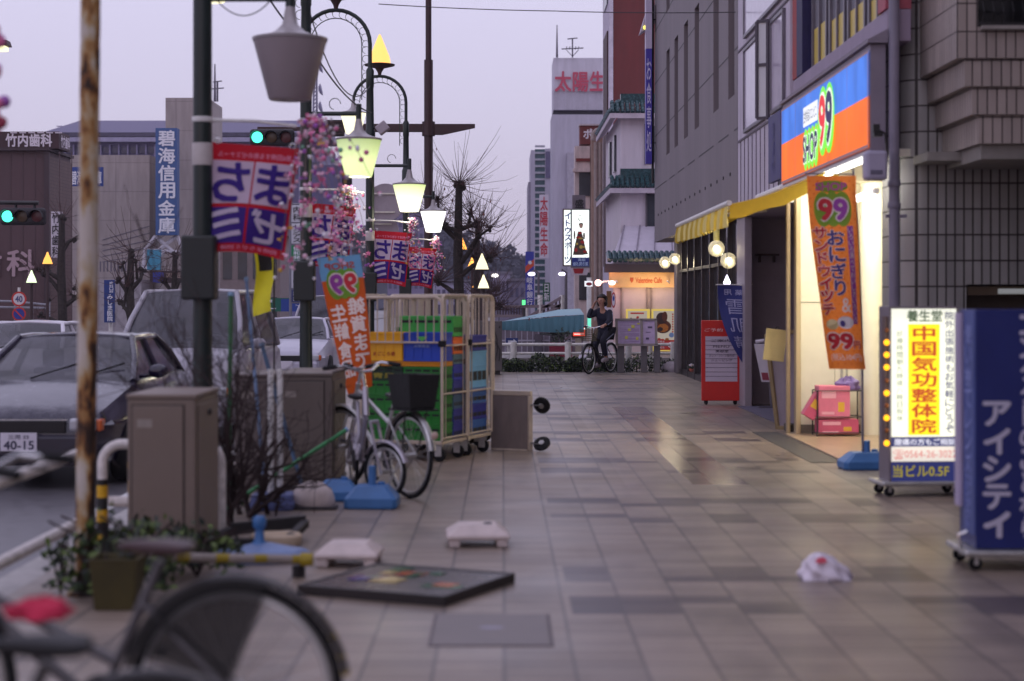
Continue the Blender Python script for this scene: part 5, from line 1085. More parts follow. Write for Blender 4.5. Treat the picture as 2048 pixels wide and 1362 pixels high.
# ---- red banners printed in mirror view (seen from behind)
bred, bpur, bwht = C8("banner red", 185,14,38, rough=.75, var=.08, cloth=.3), C8("banner purple", 62,32,140, rough=.75, var=.06, cloth=.3), C8("banner white", 215,200,222, rough=.75, var=.05, cloth=.3)
def banner(t_lamp, label, sway, w=.66, h=.84, flutter=.03, x0=.06):
    L_ = t_lamp.location; t = thing("banner", label, "banner", (L_.x+x0, L_.y-.0, 2.78), rz=sway, group="red street banners on the lamp posts")
    def fn(u, v, d=0):
        q = v/h; return Vector((u*w*(1-.06*q)+q*(-.10)+.02*q*q, -d+flutter*math.sin(5*u+3.5*q)*(.3+q), -v*(1-.05*math.sin(u*3.1)) -.045*(1-u)*0+(-.05*u)))
    # u 0..1 left to right, v 0..h downwards
    mb = MB(); mb.patch(fn, 0, 0, 1, h, 14, 16); o = mb.build("cloth", bred, t, smooth=True)
    mb = MB()
    for (a, b_, c_, d_, k) in ((.05,.52,.13,.46,0), (.54,.97,.13,.46,0), (.05,.50,.49,.77,1), (.53,.97,.49,.77,1)):
        mb.k = k; mb.patch(fn, a, d_/.84*h, b_, c_/.84*h, 6, 6, d=.005)
    mb.build("square", [bwht, bpur], t, smooth=True)
    mb = MB()
    for ch, k, (a, b_, c_, d_) in (("ち",0,(.09,.48,.15,.44)), ("ま",0,(.58,.94,.15,.44)), ("ミ",1,(.10,.46,.50,.75)), ("ゼ",1,(.58,.93,.50,.75))):
        mb.k = k; mb.text(ch, fn, a, d_/.84*h, b_, c_/.84*h, d=.010, bold=.035, mirror=True)
    mb.k = 2; mb.text("第6回得する街のゼミナール", fn, .1, .105/.84*h, .93, .06/.84*h, d=.007, bold=.01, mirror=True); mb.text("岡崎まちゼミ2008", fn, .25, .82/.84*h, .9, .785/.84*h, d=.007, bold=.01, mirror=True)
    mb.build("lettering", [bpur, bwht, C8("banner pink ink", 225,150,180, var=0)], t)
    mb = MB()
    for u in (.08, .92): mb.ring(tuple(fn(u, -.015)), .022, .004, 'y', 12, 4)
    mb.build("ring", chrome, t, smooth=True)
    return t
banner(LAMPS[0], "nearest red banner with purple and white lettering on the unlit lamp post", math.radians(3), .68, .86, .03)
banner(LAMPS[1], "red banner half hidden behind pink blossom on the second post", math.radians(8), .56, .80, .03)
banner(LAMPS[2], "red banner hanging above the roll cages on the third post", math.radians(-4), .66, .92, .035)
banner(LAMPS[3], "farthest red banner, overlapped by blossom on the fourth post", math.radians(6), .62, .88, .03)
def garland(lamp, label, dx, n, drop, seed, spread=.55, r=.021):
    random.seed(seed); L_ = lamp.location; t = thing("blossom_garland", label, "garland", (L_.x+dx, L_.y-.02, 2.93), group="plastic blossom garlands on the lamp posts")
    cols = [C8("ball pink", 225,120,165, rough=.4, var=.08), C8("ball pale pink", 230,185,205, rough=.4, var=.05), C8("ball white", 225,220,228, rough=.4, var=.03), C8("ball mauve", 165,95,185, rough=.4, var=.08), C8("ball mint", 130,195,160, rough=.4, var=.05), C8("ball gold", 215,165,55, rough=.4, var=.05)]
    st, bl = MB(), MB()
    for i in range(n):
        a = random.uniform(0, 2*math.pi); L = drop*random.uniform(.45,1); out_ = spread*random.uniform(.15,1)
        pts = [Vector((out_*math.cos(a)*s*.9+.12*s*spread, out_*math.sin(a)*.5*s, -L*s*s+.06*math.sin(s*3))) for s in (j/9 for j in range(10))]
        st.tube(pts, .003, 4)
        for j in range(1, 10):
            for q_ in range(random.choice((0,1,1,2,3))):
                bl.k = random.choices(range(6), (6,5,4,2.2,.9,.6))[0]; p = pts[j]+Vector((random.gauss(0,.028), random.gauss(0,.028), random.gauss(0,.028)))
                bl.ball(p, r*random.uniform(.6,1.05), 7)
    for i in range(n*7):
        s_ = random.random(); a = random.uniform(0, 6.283); q = .3+.7*random.random(); c = Vector((spread*q*math.cos(a)*(.25+.75*s_)*.8+.1*s_*spread, spread*q*math.sin(a)*.4, -drop*.95*s_+.02)); bl.k = random.choices(range(6), (7,6,3,2,.5,.8))[0]
        for k_ in range(5):
            d_ = Vector((random.gauss(0,1),random.gauss(0,1),random.gauss(0,1))).normalized(); e_ = d_.orthogonal().normalized(); bl.poly(c, c+d_*r*.9+e_*r*.7, c+d_*r*1.7, c+d_*r*.9-e_*r*.7)
    st.build("strand", C8("strand", 120,100,95), t); bl.build("blossom", cols, t, smooth=True)
    return t
garland(LAMPS[0], "largest drooping garland of pink and white balls by the nearest red banner", .84, 13, 1.2, 3, .5, .021)
garland(LAMPS[1], "garland of pink balls on the second lamp post", .50, 14, 1.15, 4, .46, .022)
garland(LAMPS[2], "garland of pink balls beside the red banner on the third lamp post", .72, 8, .85, 5, .30)
garland(LAMPS[3], "small garland of pink balls at the farthest lamp post", .66, 7, .75, 6, .3)
random.seed(77)
G0 = thing("blossom_garland", "blurred pink and crimson blossom balls cut off by the left edge", "garland", (W(-8,0,8).x, 8, W(0,60,8).z), group="plastic blossom garlands on the lamp posts")
mb = MB(); mb2 = MB(); mb2.tube([(0,0,1.2), (.0,0,-.5)], .003, 4); pr = Vector((W(178,0,9.3).x, 9.3, 3.9))-G0.location; mb2.tube([pr, (pr+Vector((0,0,1.2)))*.5+Vector((0,0,-.06)), (0,0,1.2), (-2.5,-1.2,1.5)], .005, 5); mb2.build("strand", C8("strand", 0,0,0), G0)
for z in (0, -.19, -.36, -.42):
    for i in range(5): mb.k = random.choice((0,0,2,3)); mb.ball((random.gauss(-.01,.016), random.gauss(0,.03), z+random.gauss(0,.025)), .03, 10)
mb.build("blossom", [MATS["ball pink"], MATS["ball white"], C8("ball crimson", 165,60,85), MATS["ball mauve"]], G0, smooth=True)
t = thing("yellow_pennant", "yellow and black pennant hanging between the first two lamp posts", "pennant", W(527, 500, 17)); 
fn = lambda u, v, d=0: Vector((u*.20+.02*math.sin(v*9), -d+.04*math.sin(v*6+u*3), -v*(1-.1*u)))
mb = MB(); mb.patch(fn, -.45, 0, .45, .62, 6, 8); mb.build("cloth", C8("pennant yellow", 215,205,25, rough=.7, var=.08), t, smooth=True)
mb = MB(); mb.patch(fn, -.3, .04, .3, .2, 4, 4, d=.006); mb.build("print", C8("pennant black", 30,28,25, var=.05), t, smooth=True)
mb = MB(); mb.tube([(-.12,0,.02), (.12,0,.0)], .008, 6); mb.tube([(.1,.02,-2.4), (.1,.02,.05)], .009, 6); mb.build("rod", dark_metal, t)
# ---- wires
def wire(name, label, pts, r=.006, cat="cable"):
    P = []
    for (a, b, sag) in pts:
        a, b = Vector(a), Vector(b); n = 14
        for i in range(n+(1 if (a, b, sag) == pts[-1] else 0)):
            s = i/n; p = a+(b-a)*s; P.append(p+Vector((0,0,-sag*4*s*(1-s))))
    o = MB().tube(P, r, 5).build(name, C8("cable black", 45,42,48, var=0)); tag(o, label, cat); return o
wire("overhead_cable", "thin cable crossing the sky from the third lamp to the grey office", [(W(757, 8, 29.8), W(1110, 22, 30), .02), (W(1110, 22, 30), W(1489, 24, 26.9), .02)], .008)
wire("overhead_cable", "cable sagging from the nearest lamp across to the big hanging shade", [(W(428,-6,13.4), W(545,-4,13.6), .14)], .005)
wire("overhead_cable", "cable running down from the second lamp toward the third lamp", [(W(540,0,21), W(625,100,23), .05), (W(625,100,23), W(742,225,29.5), .15)], .012)
wire("overhead_cable", "slack cable looping from the second lamp top to the third post", [(W(615,10,21.6), W(740,172,29.5), .55)], .009)
SPK = thing("loudspeaker", "small pale square loudspeaker tilted on the third lamp post", "loudspeaker", W(765, 256, 29.6))
mb = MB(); mb.M = Matrix.Rotation(math.radians(-38), 4, 'Y'); mb.box(-.10, .10, -.1, .1, -.085, .085); mb.build("casing", C8("speaker grey", 165,155,165, var=.08), SPK, bevel=.02)
mb = MB(); mb.tube([(-.21, .2, .0), (-.1, .1, .02), (-.05,.03,.03)], .014, 6); mb.build("bracket", dark_metal, SPK)
t = thing("far_street_lamp", "dark road lamp with a yellow lit underside cut off by the left edge", "street lamp", (W(-70,0,40).x, 40, -.15)); a = W(-2, 90, 40)-t.location
mb = MB(); mb.tube([(0,0,0), (0,0,a.z-.1), (.25,0,a.z+.08), (a.x,0,a.z+.08)], .05, 8); mb.build("pole", dark_metal, t, smooth=True)
mb = MB(); mb.add([(a.x+x*s, y*s, a.z+z) for z, s in ((-.03,1),(.10,.85)) for x, y in ((-.35,-.2),(.25,-.2),(.25,.2),(-.35,.2))], [(3,2,1,0),(4,5,6,7),(0,1,5,4),(1,2,6,5),(2,3,7,6),(3,0,4,7)]); mb.build("head", C8("road lamp brown", 70,48,50), t, bevel=.01)
mb = MB(); mb.box(a.x-.3,a.x+.18,-.15,.15,a.z-.14,a.z-.031); mb.build("lamp", glow("road lamp yellow", (1,.95,.55), 1.6), t, bevel=.02)
# ================================================================ near left: pole, guard rail, cabinets
RUST = rust_mat()
t = thing("rusty_pole", "cream painted steel pole with large rust patches in the left foreground", "pole", (W(170,0,9.3).x, 9.3, 0))
mb = MB(); P, R_ = [], []
for i in range(60): z = i*.07; P.append((.028*z/3, 0, z)); R_.append(.052+random.uniform(-.0012,.0012))
mb.tube(P, R_, 22); mb.build("pole", RUST, t, smooth=True)
mb = MB(); mb.lathe([(.10,0), (.10,.012), (.06,.02)], 18); mb.build("foot_plate", RUST, t)
wp = M("chipped white paint", (.66,.61,.58), .45, var=.22, vs=12)
blk = C8("hazard black", 30,28,28, var=.15); hz = C8("hazard yellow", 215,165,25, var=.12)
GX = -2.60
t = thing("guard_rail", "white pipe guard rail with yellow and black taped end at the kerb", "guard rail", (GX, 9, 0))
mb = MB()
for z in (.62, .20): mb.tube([(0, -9, z), (0, 2.0, z)], .034, 12)
mb.build("rail", wp, t, smooth=True)
mb = MB()
for y in (-5.0, -1.2): mb.tube([(0,y,-.1), (0,y,.62)], .038, 12)
mb.build("post", wp, t, smooth=True)
mb = MB(); mb.ball((0,2.0,.62), .045, 10, (1,1.2,.9)); mb.build("joint", wp, t, smooth=True)
t2 = thing("guard_hoop", "white hoop barrier wrapped with yellow and black hazard tape beside the beige cabinet", "barrier", (GX+.03, 11.5, 0))
def hoop(mb, x0, x1, y, z1, r, z0=-.12, rr=.13):
    P = [(x0,y,z0), (x0,y,z1-rr)]+[(x0+rr-rr*math.cos(a), y, z1-rr+rr*math.sin(a)) for a in (math.pi/2*i/6 for i in range(1,7))]+[(x1-rr+rr*math.sin(a), y, z1-rr+rr*math.cos(a)) for a in (math.pi/2*i/6 for i in range(0,7))]+[(x1,y,z0)]
    mb.tube(P, r, 12)
mb = MB(); hoop(mb, -.06, .72, 0, .62, .033); mb.build("hoop", wp, t2, smooth=True)
mb = MB(); mb.tube([(-.02,.02,.24), (.72,.02,.24)], .035, 10); mb.tube([(.14,.01,-.1), (.14,.01,.61)], .034, 10); mb.build("cross_bar", wp, t2, smooth=True)
mb = MB()
for x, zs in ((-.06, (-.05,.42)), (.14, (.30,.5)), (.14, (.0,.18))):
    n = int((zs[1]-zs[0])/.04)
    for i in range(n): mb.k = (i//2) % 2; mb.lathe([(.0365, zs[0]+i*.04), (.0365, zs[0]+i*.04+.04)], 12, (x,.01 if x > 0 else 0,0))
mb.build("hazard_tape", [hz, blk], t2, smooth=True, each=True)
beige = C8("cabinet beige", 122,107,97, rough=.5, var=.08, vs=2)
def cabinet(label, x0, x1, y0, y1, z1, mt, panel=True):
    t = thing("utility_cabinet", label, "cabinet", ((x0+x1)/2, y0, 0)); L_ = t.location
    MB().box(x0, x1, y0, y1, .03, z1-.03).build("body", mt, t, bevel=.008, off=L_)
    mb = MB(); mb.box(x0-.008, x1+.008, y0-.008, y1+.008, z1-.029, z1); mb.build("lid", mt, t, bevel=.008, off=L_)
    mb = MB(); mb.box(x0+.03, x1-.07, y0-.012, y0-.001, .09, z1-.07); mb.build("door", mt, t, bevel=.006, off=L_)
    mb = MB(); mb.box(x0+.022, x1-.062, y0-.004, y0-.0005, .082, z1-.062); mb.build("door_gap", C8("gap brown", 50,44,42), t, off=L_)
    mb = MB(); mb.box(x0+.06, x0+.15, y0-.0135, y0-.0122, z1-.2, z1-.15); mb.build("sticker", C8("sticker pale", 150,140,132, var=.2), t, off=L_)
    mb = MB(); mb.box(x0-.01, x1+.01, y0-.01, y1+.01, 0, .029); mb.build("plinth", C8("plinth grey", 80,76,74), t, off=L_)
    mb = MB(); mb.box(x1+.001, x1+.01, y0+.07, y1-.05, .09, z1-.07); mb.build("side_panel", mt, t, bevel=.004, off=L_)
    mb = MB(); mb.lathe([(.02,0), (.02,.015), (.01,.02)], 12, (x1+.01, y0+.5*(y1-y0), z1-.13), Matrix.Rotation(math.radians(90),3,'Y')); mb.build("lock", dark_metal, t, off=L_)
    return t
cabinet("near tall beige steel utility cabinet beside the rusty pole", -2.25, -1.845, 10.5, 11.35, 1.0, beige)
cabinet("wide grey beige utility cabinet left of the orange SHOP 99 banner", -1.86, -1.41, 14.5, 15.7, .965, C8("cabinet grey beige", 104,93,86, rough=.55, var=.08))
cabinet("wide dull cabinet standing against the grey beige one", -2.22, -1.868, 14.52, 15.4, .955, C8("cabinet dull", 104,93,90, rough=.6, var=.1))
t = thing("fuse_cabinet", "dark grey cabinet with a loose cable loop behind the roll cages", "cabinet", (W(985,0,37.6).x, 37.6, 0)); L_ = t.location
mb = MB(); a, b = W(955, 742, 37.6), W(1004, 642, 37.6); mb.box(a.x, b.x, 37.6, 38.2, .08, b.z); mb.build("body", C8("cabinet dark grey", 92,86,88, var=.12), t, bevel=.01, off=L_)
mb = MB(); mb.box(a.x+.04, b.x-.04, 37.65, 38.15, 0, .079); mb.build("plinth", dark_metal, t, off=L_)
mb = MB(); f = front(37.57); mb.tube([f(x, y) for x, y in ((983,662),(990,664),(994,678),(995,700),(990,722),(982,728),(980,712),(984,690),(990,682),(1000,700),(998,722))], .01, 6); mb.build("cable", dark_metal, t, smooth=True, off=L_)
mb = MB()
for px in (981, 999):
    for py in (653, 655): mb.ball(f(px, py), .012, 6)
mb.build("bolt", dark_metal, t, off=L_)
# ---- bare shrub at the foot of the nearest lamp, its neighbours
shrub_m = C8("dark twig", 50,36,35, rough=.9, var=.25)
def shrub(label, base, seed, n, L, lean=(0,0)):
    random.seed(seed); t = thing("bare_shrub", label, "shrub", base); a, b = MB(), MB(); tips = []
    for i in range(n):
        d = (random.gauss(lean[0], .5), random.gauss(lean[1], .3), 1)
        branches(a if i < 5 else b, (random.gauss(0,.07), random.gauss(0,.07), 0), d, L*random.uniform(.6,1.1), random.uniform(.014,.028), 3, .55, 3, .1, 5, 5, tips, .0022)
    a.build("stem", shrub_m, t, smooth=True); b.build("twig", shrub_m, t, smooth=True); return t, tips
shrub("bare dark shrub spreading twigs around the nearest lamp post", (-1.92, 12.2, 0), 21, 11, 1.0, (.22, 0))
shrub("lower bare shrub leaning across the grey beige cabinet", (-1.85, 12.7, 0), 23, 6, .7, (.4, .1))
# snow laden plastic bundle seen through the twigs
leafy = C8("leaf green", 46,64,32, rough=.6, var=.4, vs=9); leafd = C8("leaf dark", 24,36,22, rough=.6, var=.3)
def leaf_clump(t, c, rx, rz, n, size, mats, seed, name="foliage"):
    random.seed(seed); mb = MB()
    for i in range(n):
        a = random.uniform(0, 6.283); q = random.random()**.5; p = Vector(c)+Vector((rx*q*math.cos(a), rx*.6*q*math.sin(a), random.uniform(0, rz)*(1-.5*q)))
        d_ = Vector((random.gauss(0,1), random.gauss(0,1), random.gauss(.5,.7))).normalized(); e_ = d_.orthogonal().normalized(); s = size*random.uniform(.6,1.2)
        mb.k = random.randrange(len(mats)); mb.poly(p, p+d_*s*.5+e_*s*.28, p+d_*s, p+d_*s*.5-e_*s*.28)
    return mb.build(name, mats, t)
def plant(label, base, rx, rz, n, size, seed):
    t = thing("leafy_plant", label, "plant", base); leaf_clump(t, (0,0,.04), rx, rz, n, size, [leafy, leafd, C8("leaf fresh", 92,112,48, var=.3)], seed); mb = MB(); random.seed(seed)
    for i in range(7): mb.tube([(0,0,0), (random.gauss(0,rx*.3), random.gauss(0,rx*.2), rz*.5), (random.gauss(0,rx*.6), random.gauss(0,rx*.3), rz*.9)], .006, 5)
    mb.build("stem", shrub_m, t); return t
plant("leafy green plant growing in front of the near beige cabinet", (W(290,0,9.9).x, 9.9, 0), .30, .36, 420, .06, 31)
plant("dark tangled undergrowth spilling around the foot of the rusty pole", (W(222,0,9.15).x, 9.15, 0), .34, .46, 520, .06, 35)
plant("low dark leafy growth between the olive bin and the near cabinet", (W(395,0,9.9).x, 9.9, 0), .26, .30, 300, .06, 36)
plant("small sprig of green leaves under the lower guard rail pipe", (-2.36, 9.35, 0), .07, .30, 22, .06, 32)
plant("small weed with bright leaves beside the violet water base", G(478, 1022)+Vector((0,.05,0)), .07, .08, 70, .05, 33)
t = thing("olive_bin", "olive yellow plastic bin behind the foreground bicycles", "bin", (W(236,0,8.9).x, 8.9, 0))
mb = MB(); mb.add([(x*s, y*s, z) for z, s in ((0,.7), (.24,.86), (.26,.9), (.26,.82), (.05,.66)) for x, y in ((-.14,-.14), (.14,-.14), (.14,.14), (-.14,.14))], [(3,2,1,0)]+[(i*4+j, i*4+(j+1)%4, i*4+4+(j+1)%4, i*4+4+j) for i in range(4) for j in range(4)]+[(16,17,18,19)])
mb.build("body", C8("olive plastic", 66,58,20, rough=.6, var=.25), t, bevel=.01)
# ================================================================ bicycles
def bicycle(name, label, loc, rz, r=.33, wb=1.04, steer=0, lean=0, frame=None, basket=None, guard=False, saddle_m=None, bars=.26, rf=None, kick=True, rear_basket=False, low=False, saddle_h=.84, group=None):
    t = thing(name, label, "bicycle", loc, rz, group); t.rotation_euler = (lean, 0, rz); rf = rf or r
    frame = frame or alu; saddle_m = saddle_m or C8("saddle black", 22,21,24, rough=.55, var=.1)
    hub, fh, bb = Vector((0,0,r)), Vector((wb,0,rf)), Vector((.44,0,.28)); st = Vector((.24,0,saddle_h-.06)); ht, hb = Vector((wb-.22,0,.88)), Vector((wb-.14,0,.66))
    mb = MB(); mb.tube([bb, st], .016, 8); mb.tube([bb, hb+Vector((-.02,0,-.02))], .020, 8); mb.tube([bb+(st-bb)*(.30 if low else .62), hb+Vector((0,0,.02)) if low else ht-Vector((0,0,.06))], .018, 8)
    for s in (-1, 1): mb.tube([hub+Vector((0,.06*s,0)), bb+Vector((-.05,.035*s,0))], .010, 6); mb.tube([hub+Vector((0,.06*s,0)), bb+(st-bb)*.72+Vector((0,.02*s,0))], .009, 6)
    mb.tube([hb, ht], .023, 10); mb.build("frame", frame, t, smooth=True)
    def wheel(par, c, R, nm, T_=Matrix()):
        mb = MB(); mb.M = T_; mb.ring(c, R-.016, .016, 'y', 48, 8); w = mb.build(nm, black_rub, par, smooth=True)
        mb = MB(); mb.M = T_; mb.ring(c, R-.045, .012, 'y', 40, 6); mb.build("rim", alu, w, smooth=True)
        mb = MB(); mb.M = T_
        for i in range(28):
            a = 2*math.pi*i/28; b_ = a+(.5 if i % 2 else -.5); s = .03 if i % 4 < 2 else -.03
            mb.tube([Vector(c)+Vector((.02*math.cos(b_), s, .02*math.sin(b_))), Vector(c)+Vector(((R-.05)*math.cos(a), 0, (R-.05)*math.sin(a)))], .0014, 3)
        mb.tube([Vector(c)+Vector((0,-.05,0)), Vector(c)+Vector((0,.05,0))], .02, 8); mb.build("spoke", alu, w)
        return w
    wheel(t, hub, r, "rear_wheel")
    T_ = Matrix.Translation(ht) @ Matrix.Rotation(steer, 4, 'Z') @ Matrix.Translation(-ht)
    wheel(t, fh, rf, "front_wheel", T_)
    mb = MB(); mb.M = T_; crown = hb+Vector((.02,0,-.05))
    for s in (-1, 1): mb.tube([crown+Vector((0,.04*s,0)), crown+(fh-crown)*.6+Vector((-.01,.045*s,0)), fh+Vector((0,.048*s,0))], [.013,.012,.009], 8)
    mb.tube([crown+Vector((0,-.045,0)), crown, crown+Vector((0,.045,0))], .015, 8); mb.build("fork", frame, t, smooth=True)
    mb = MB(); mb.M = T_; top = ht+Vector((-.03,0,.12))
    mb.tube([ht, top], .014, 8); mb.tube([top+Vector((-.17,-bars,.03)), top+Vector((-.02,-bars*.8,.05)), top+Vector((.03,-bars*.3,.01)), top, top+Vector((.03,bars*.3,.01)), top+Vector((-.02,bars*.8,.05)), top+Vector((-.17,bars,.03))], .012, 8); hb_ = mb.build("handlebar", chrome, t, smooth=True)
    mb = MB(); mb.M = T_
    for s in (-1, 1): mb.tube([top+Vector((-.19,bars*s*1.01,.03)), top+Vector((-.07,bars*s*.9,.045))], .018, 8); mb.tube([top+Vector((.02,bars*s*.7,.03)), top+Vector((-.10,bars*s*.98,.0))], .006, 5)
    mb.build("grip", black_rub, hb_, smooth=True, each=True)
    mb = MB(); mb.add([Vector(p) for p in ((.02,-.10,.0), (.02,.10,0), (.10,.085,.015), (.22,.03,.01), (.30,.012,-.005), (.30,-.012,-.005), (.22,-.03,.01), (.10,-.085,.015), (.03,-.09,-.06), (.03,.09,-.06), (.28,.01,-.04), (.28,-.01,-.04))], [(0,7,2,1), (7,6,3,2), (6,5,4,3), (0,1,9,8), (1,2,9), (2,3,10,9), (3,4,10), (4,5,11,10), (5,6,11), (6,7,8,11), (7,0,8), (8,9,10,11)])
    mb.v = [(x+.24-.14, y, z+saddle_h) for x, y, z in mb.v]; so = mb.build("saddle", saddle_m, t, smooth=True, ang=80); so.modifiers.new("s", 'SUBSURF').levels = 2; so.modifiers["s"].render_levels = 2
    mb = MB()
    for s in (-1,1): a = s*1.2+.6; p = bb+Vector((.17*math.cos(a)*s, .075*s, -.15*s)); mb.tube([bb+Vector((0,.06*s,0)), p], .010, 6); mb.box(p.x-.04, p.x+.04, p.y-.02+.05*s, p.y+.02+.05*s, p.z-.012, p.z+.012)
    mb.lathe([(.09,-.004), (.09,.004)], 20, bb+Vector((0,-.055,0)), Matrix.Rotation(math.pi/2,3,'X')); mb.build("crank", dark_metal, t, smooth=True)
    mb = MB(); n = 16
    for c, R, a0, a1, T2 in ((hub, r+.022, math.radians(10), math.radians(170), None), (fh, rf+.022, math.radians(20), math.radians(150), T_)):
        mb.M = T2; vs = []
        for i in range(n+1):
            a = a0+(a1-a0)*i/n
            for y, dr in ((-.03,-.012), (-.015,0), (.015,0), (.03,-.012)): vs.append((c.x+(R+dr)*math.cos(a), y, c.z+(R+dr)*math.sin(a)))
        mb.add(vs, [(i*4+j, i*4+j+1, i*4+5+j, i*4+4+j) for i in range(n) for j in range(3)])
    mb.M = None; mb.build("mudguard", frame if not guard else dark_metal, t, smooth=True, each=True)
    if kick:
        mb = MB(); mb.tube([hub+Vector((.02,.07,-.02)), (.08,.20,.012)], .010, 6); mb.build("kickstand", alu, t, smooth=True)
    if guard:
        mb = MB()
        for s in (-1, 1):
            vs = [Vector((.03,.052*s,r))]+[Vector(((r+.012)*math.cos(a), .038*s, r+(r+.012)*math.sin(a))) for a in (math.radians(20+88*i/14) for i in range(15))]
            mb.add(vs, [(0, i, i+1) for i in range(1, 15)])
        mb.build("skirt_guard", C8("skirt guard black", 20,19,20, rough=.6, var=.15, alpha=.7), t, each=True)
    def bask(nm, c, T2, mt, w=.32, d=.26, h=.24):
        mb = MB(); mb.M = T2; n = 9
        def ringp(k, s): return [Vector((c[0]+s*x*d/2, c[1]+s*y*w/2, c[2]+k*h)) for x, y in ((-1,-1),(1,-1),(1,1),(-1,1))]
        for k_ in (0, .2, .4, .6, .8, 1): mb.tube(ringp(k_, .78+.22*k_), .004 if k_ < 1 else .007, 5, closed=True)
        for e_ in range(4):
            A0, B0 = ringp(0,.78)[e_], ringp(0,.78)[(e_+1)%4]; A1, B1 = ringp(1,1)[e_], ringp(1,1)[(e_+1)%4]
            for i in range(n): s = i/n; mb.tube([A0+(B0-A0)*s, A1+(B1-A1)*s], .003, 4)
        mb.poly(*ringp(0,.78)); mb.build(nm, mt, t)
    if basket: bask("basket", (wb-.0, 0, .72), T_, basket)
    if rear_basket:
        mb = MB(); mb.box(-.22,.12,-.13,.13,.70,.715)
        for s in (-1,1): mb.tube([hub+Vector((0,.07*s,0)), (-.1,.1*s,.70)], .007, 5)
        mb.build("carrier", dark_metal, t)
        mb = MB(); mb.add([Vector((-.06+s*x*.17, s*y*.145, z)) for z, s in ((.716,.8), (.98,1), (.99,1.03), (.98,.94), (.75,.76)) for x, y in ((-1,-1),(1,-1),(1,1),(-1,1))], [(3,2,1,0)]+[(i*4+j, i*4+(j+1)%4, i*4+4+(j+1)%4, i*4+4+j) for i in range(4) for j in range(4)]+[(16,17,18,19)])
        mb.build("rear_basket", C8("basket black", 30,30,30, rough=.7, var=.25, vs=40, bump=.4), t, bevel=.012)
    return t
brn = C8("saddle brown", 68,44,46, rough=.4, var=.12)
A = bicycle("bicycle", "foreground bicycle with brown saddle and black skirt guard over its big rear wheel", (W(472,0,5.47).x, 5.47, 0), math.pi-.08, r=.34, guard=True, low=True, frame=C8('bike grey', 92,88,90, rough=.4, metal=.3), saddle_m=brn, saddle_h=.80, lean=0)
mb = MB()
for a in (10, 18, 29): mb.ball((-.352*math.cos(math.radians(a))*1.0, .0, .34+.352*math.sin(math.radians(a))), .013, 8, (1,1.3,1))
mb.build("reflector", C8("reflector yellow", 215,185,40, rough=.3, var=.05), A, smooth=True)
B = bicycle("bicycle", "nearest bicycle with a wide black saddle in the bottom left corner", (W(300,0,4.15).x, 4.15, 0), math.pi+.12, r=.33, frame=C8('bike dark grey', 66,62,62, rough=.4, var=.1), saddle_h=.76, basket=dark_metal, low=True, guard=True)
t = thing("red_cloth", "crumpled crimson cloth lying on the cream crossbar of the nearest bicycle", "cloth", W(82, 1222, 4.75))
def crumple(r, seed, sc, amp=.3):
    random.seed(seed); ph = [random.uniform(0,6) for _ in range(6)]; mb = MB(); n, m_ = 26, 16; v = []
    for i in range(m_+1):
        th = math.pi*i/m_
        for j in range(n):
            a = 2*math.pi*j/n; q = 1+amp*(.5*math.sin(3*a+ph[0]+2*th)+.35*math.sin(5*a+ph[1]-3*th)+.3*math.sin(7*th+ph[2]+a)+.25*math.sin(9*a+ph[3]))
            v.append((r*q*sc[0]*math.sin(th)*math.cos(a), r*q*sc[1]*math.sin(th)*math.sin(a), max(-r*sc[2]*.75, r*q*sc[2]*math.cos(th))))
    mb.add(v, [(i*n+j, (i+1)*n+j, (i+1)*n+(j+1)%n, i*n+(j+1)%n) for i in range(m_) for j in range(n)]); return mb
crumple(.06, 3, (1.4,.9,.55)).build("cloth", C8("crimson cloth", 200,45,80, rough=.8, var=.15), t, smooth=True, ang=50)
silver = C8("silver paint", 178,172,182, rough=.3, metal=.5, var=.06)
g = G(759, 1001)
hx = math.radians(-78)
C_ = bicycle("bicycle", "small wheeled silver folding bicycle with a thick white fork", (g.x-.82*math.cos(hx)-.1, g.y-.82*math.sin(hx)+.03, 0), hx, r=.225, rf=.225, wb=.92, steer=math.radians(38), frame=silver, low=True, saddle_h=.80, bars=.24)
g = G(818, 1000)
D_ = bicycle("bicycle", "city bicycle with a black rear basket in front of the green crates", (g.x, g.y+.1, 0), math.radians(124), r=.34, frame=alu, rear_basket=True, saddle_h=.82, steer=.2)
mb = MB(); mb.ball((-.375,0,.52), .032, 10, (.5,1,1)); mb.build("reflector", C8("rear reflector", 200,170,160, rough=.2, var=.05), D_, smooth=True)
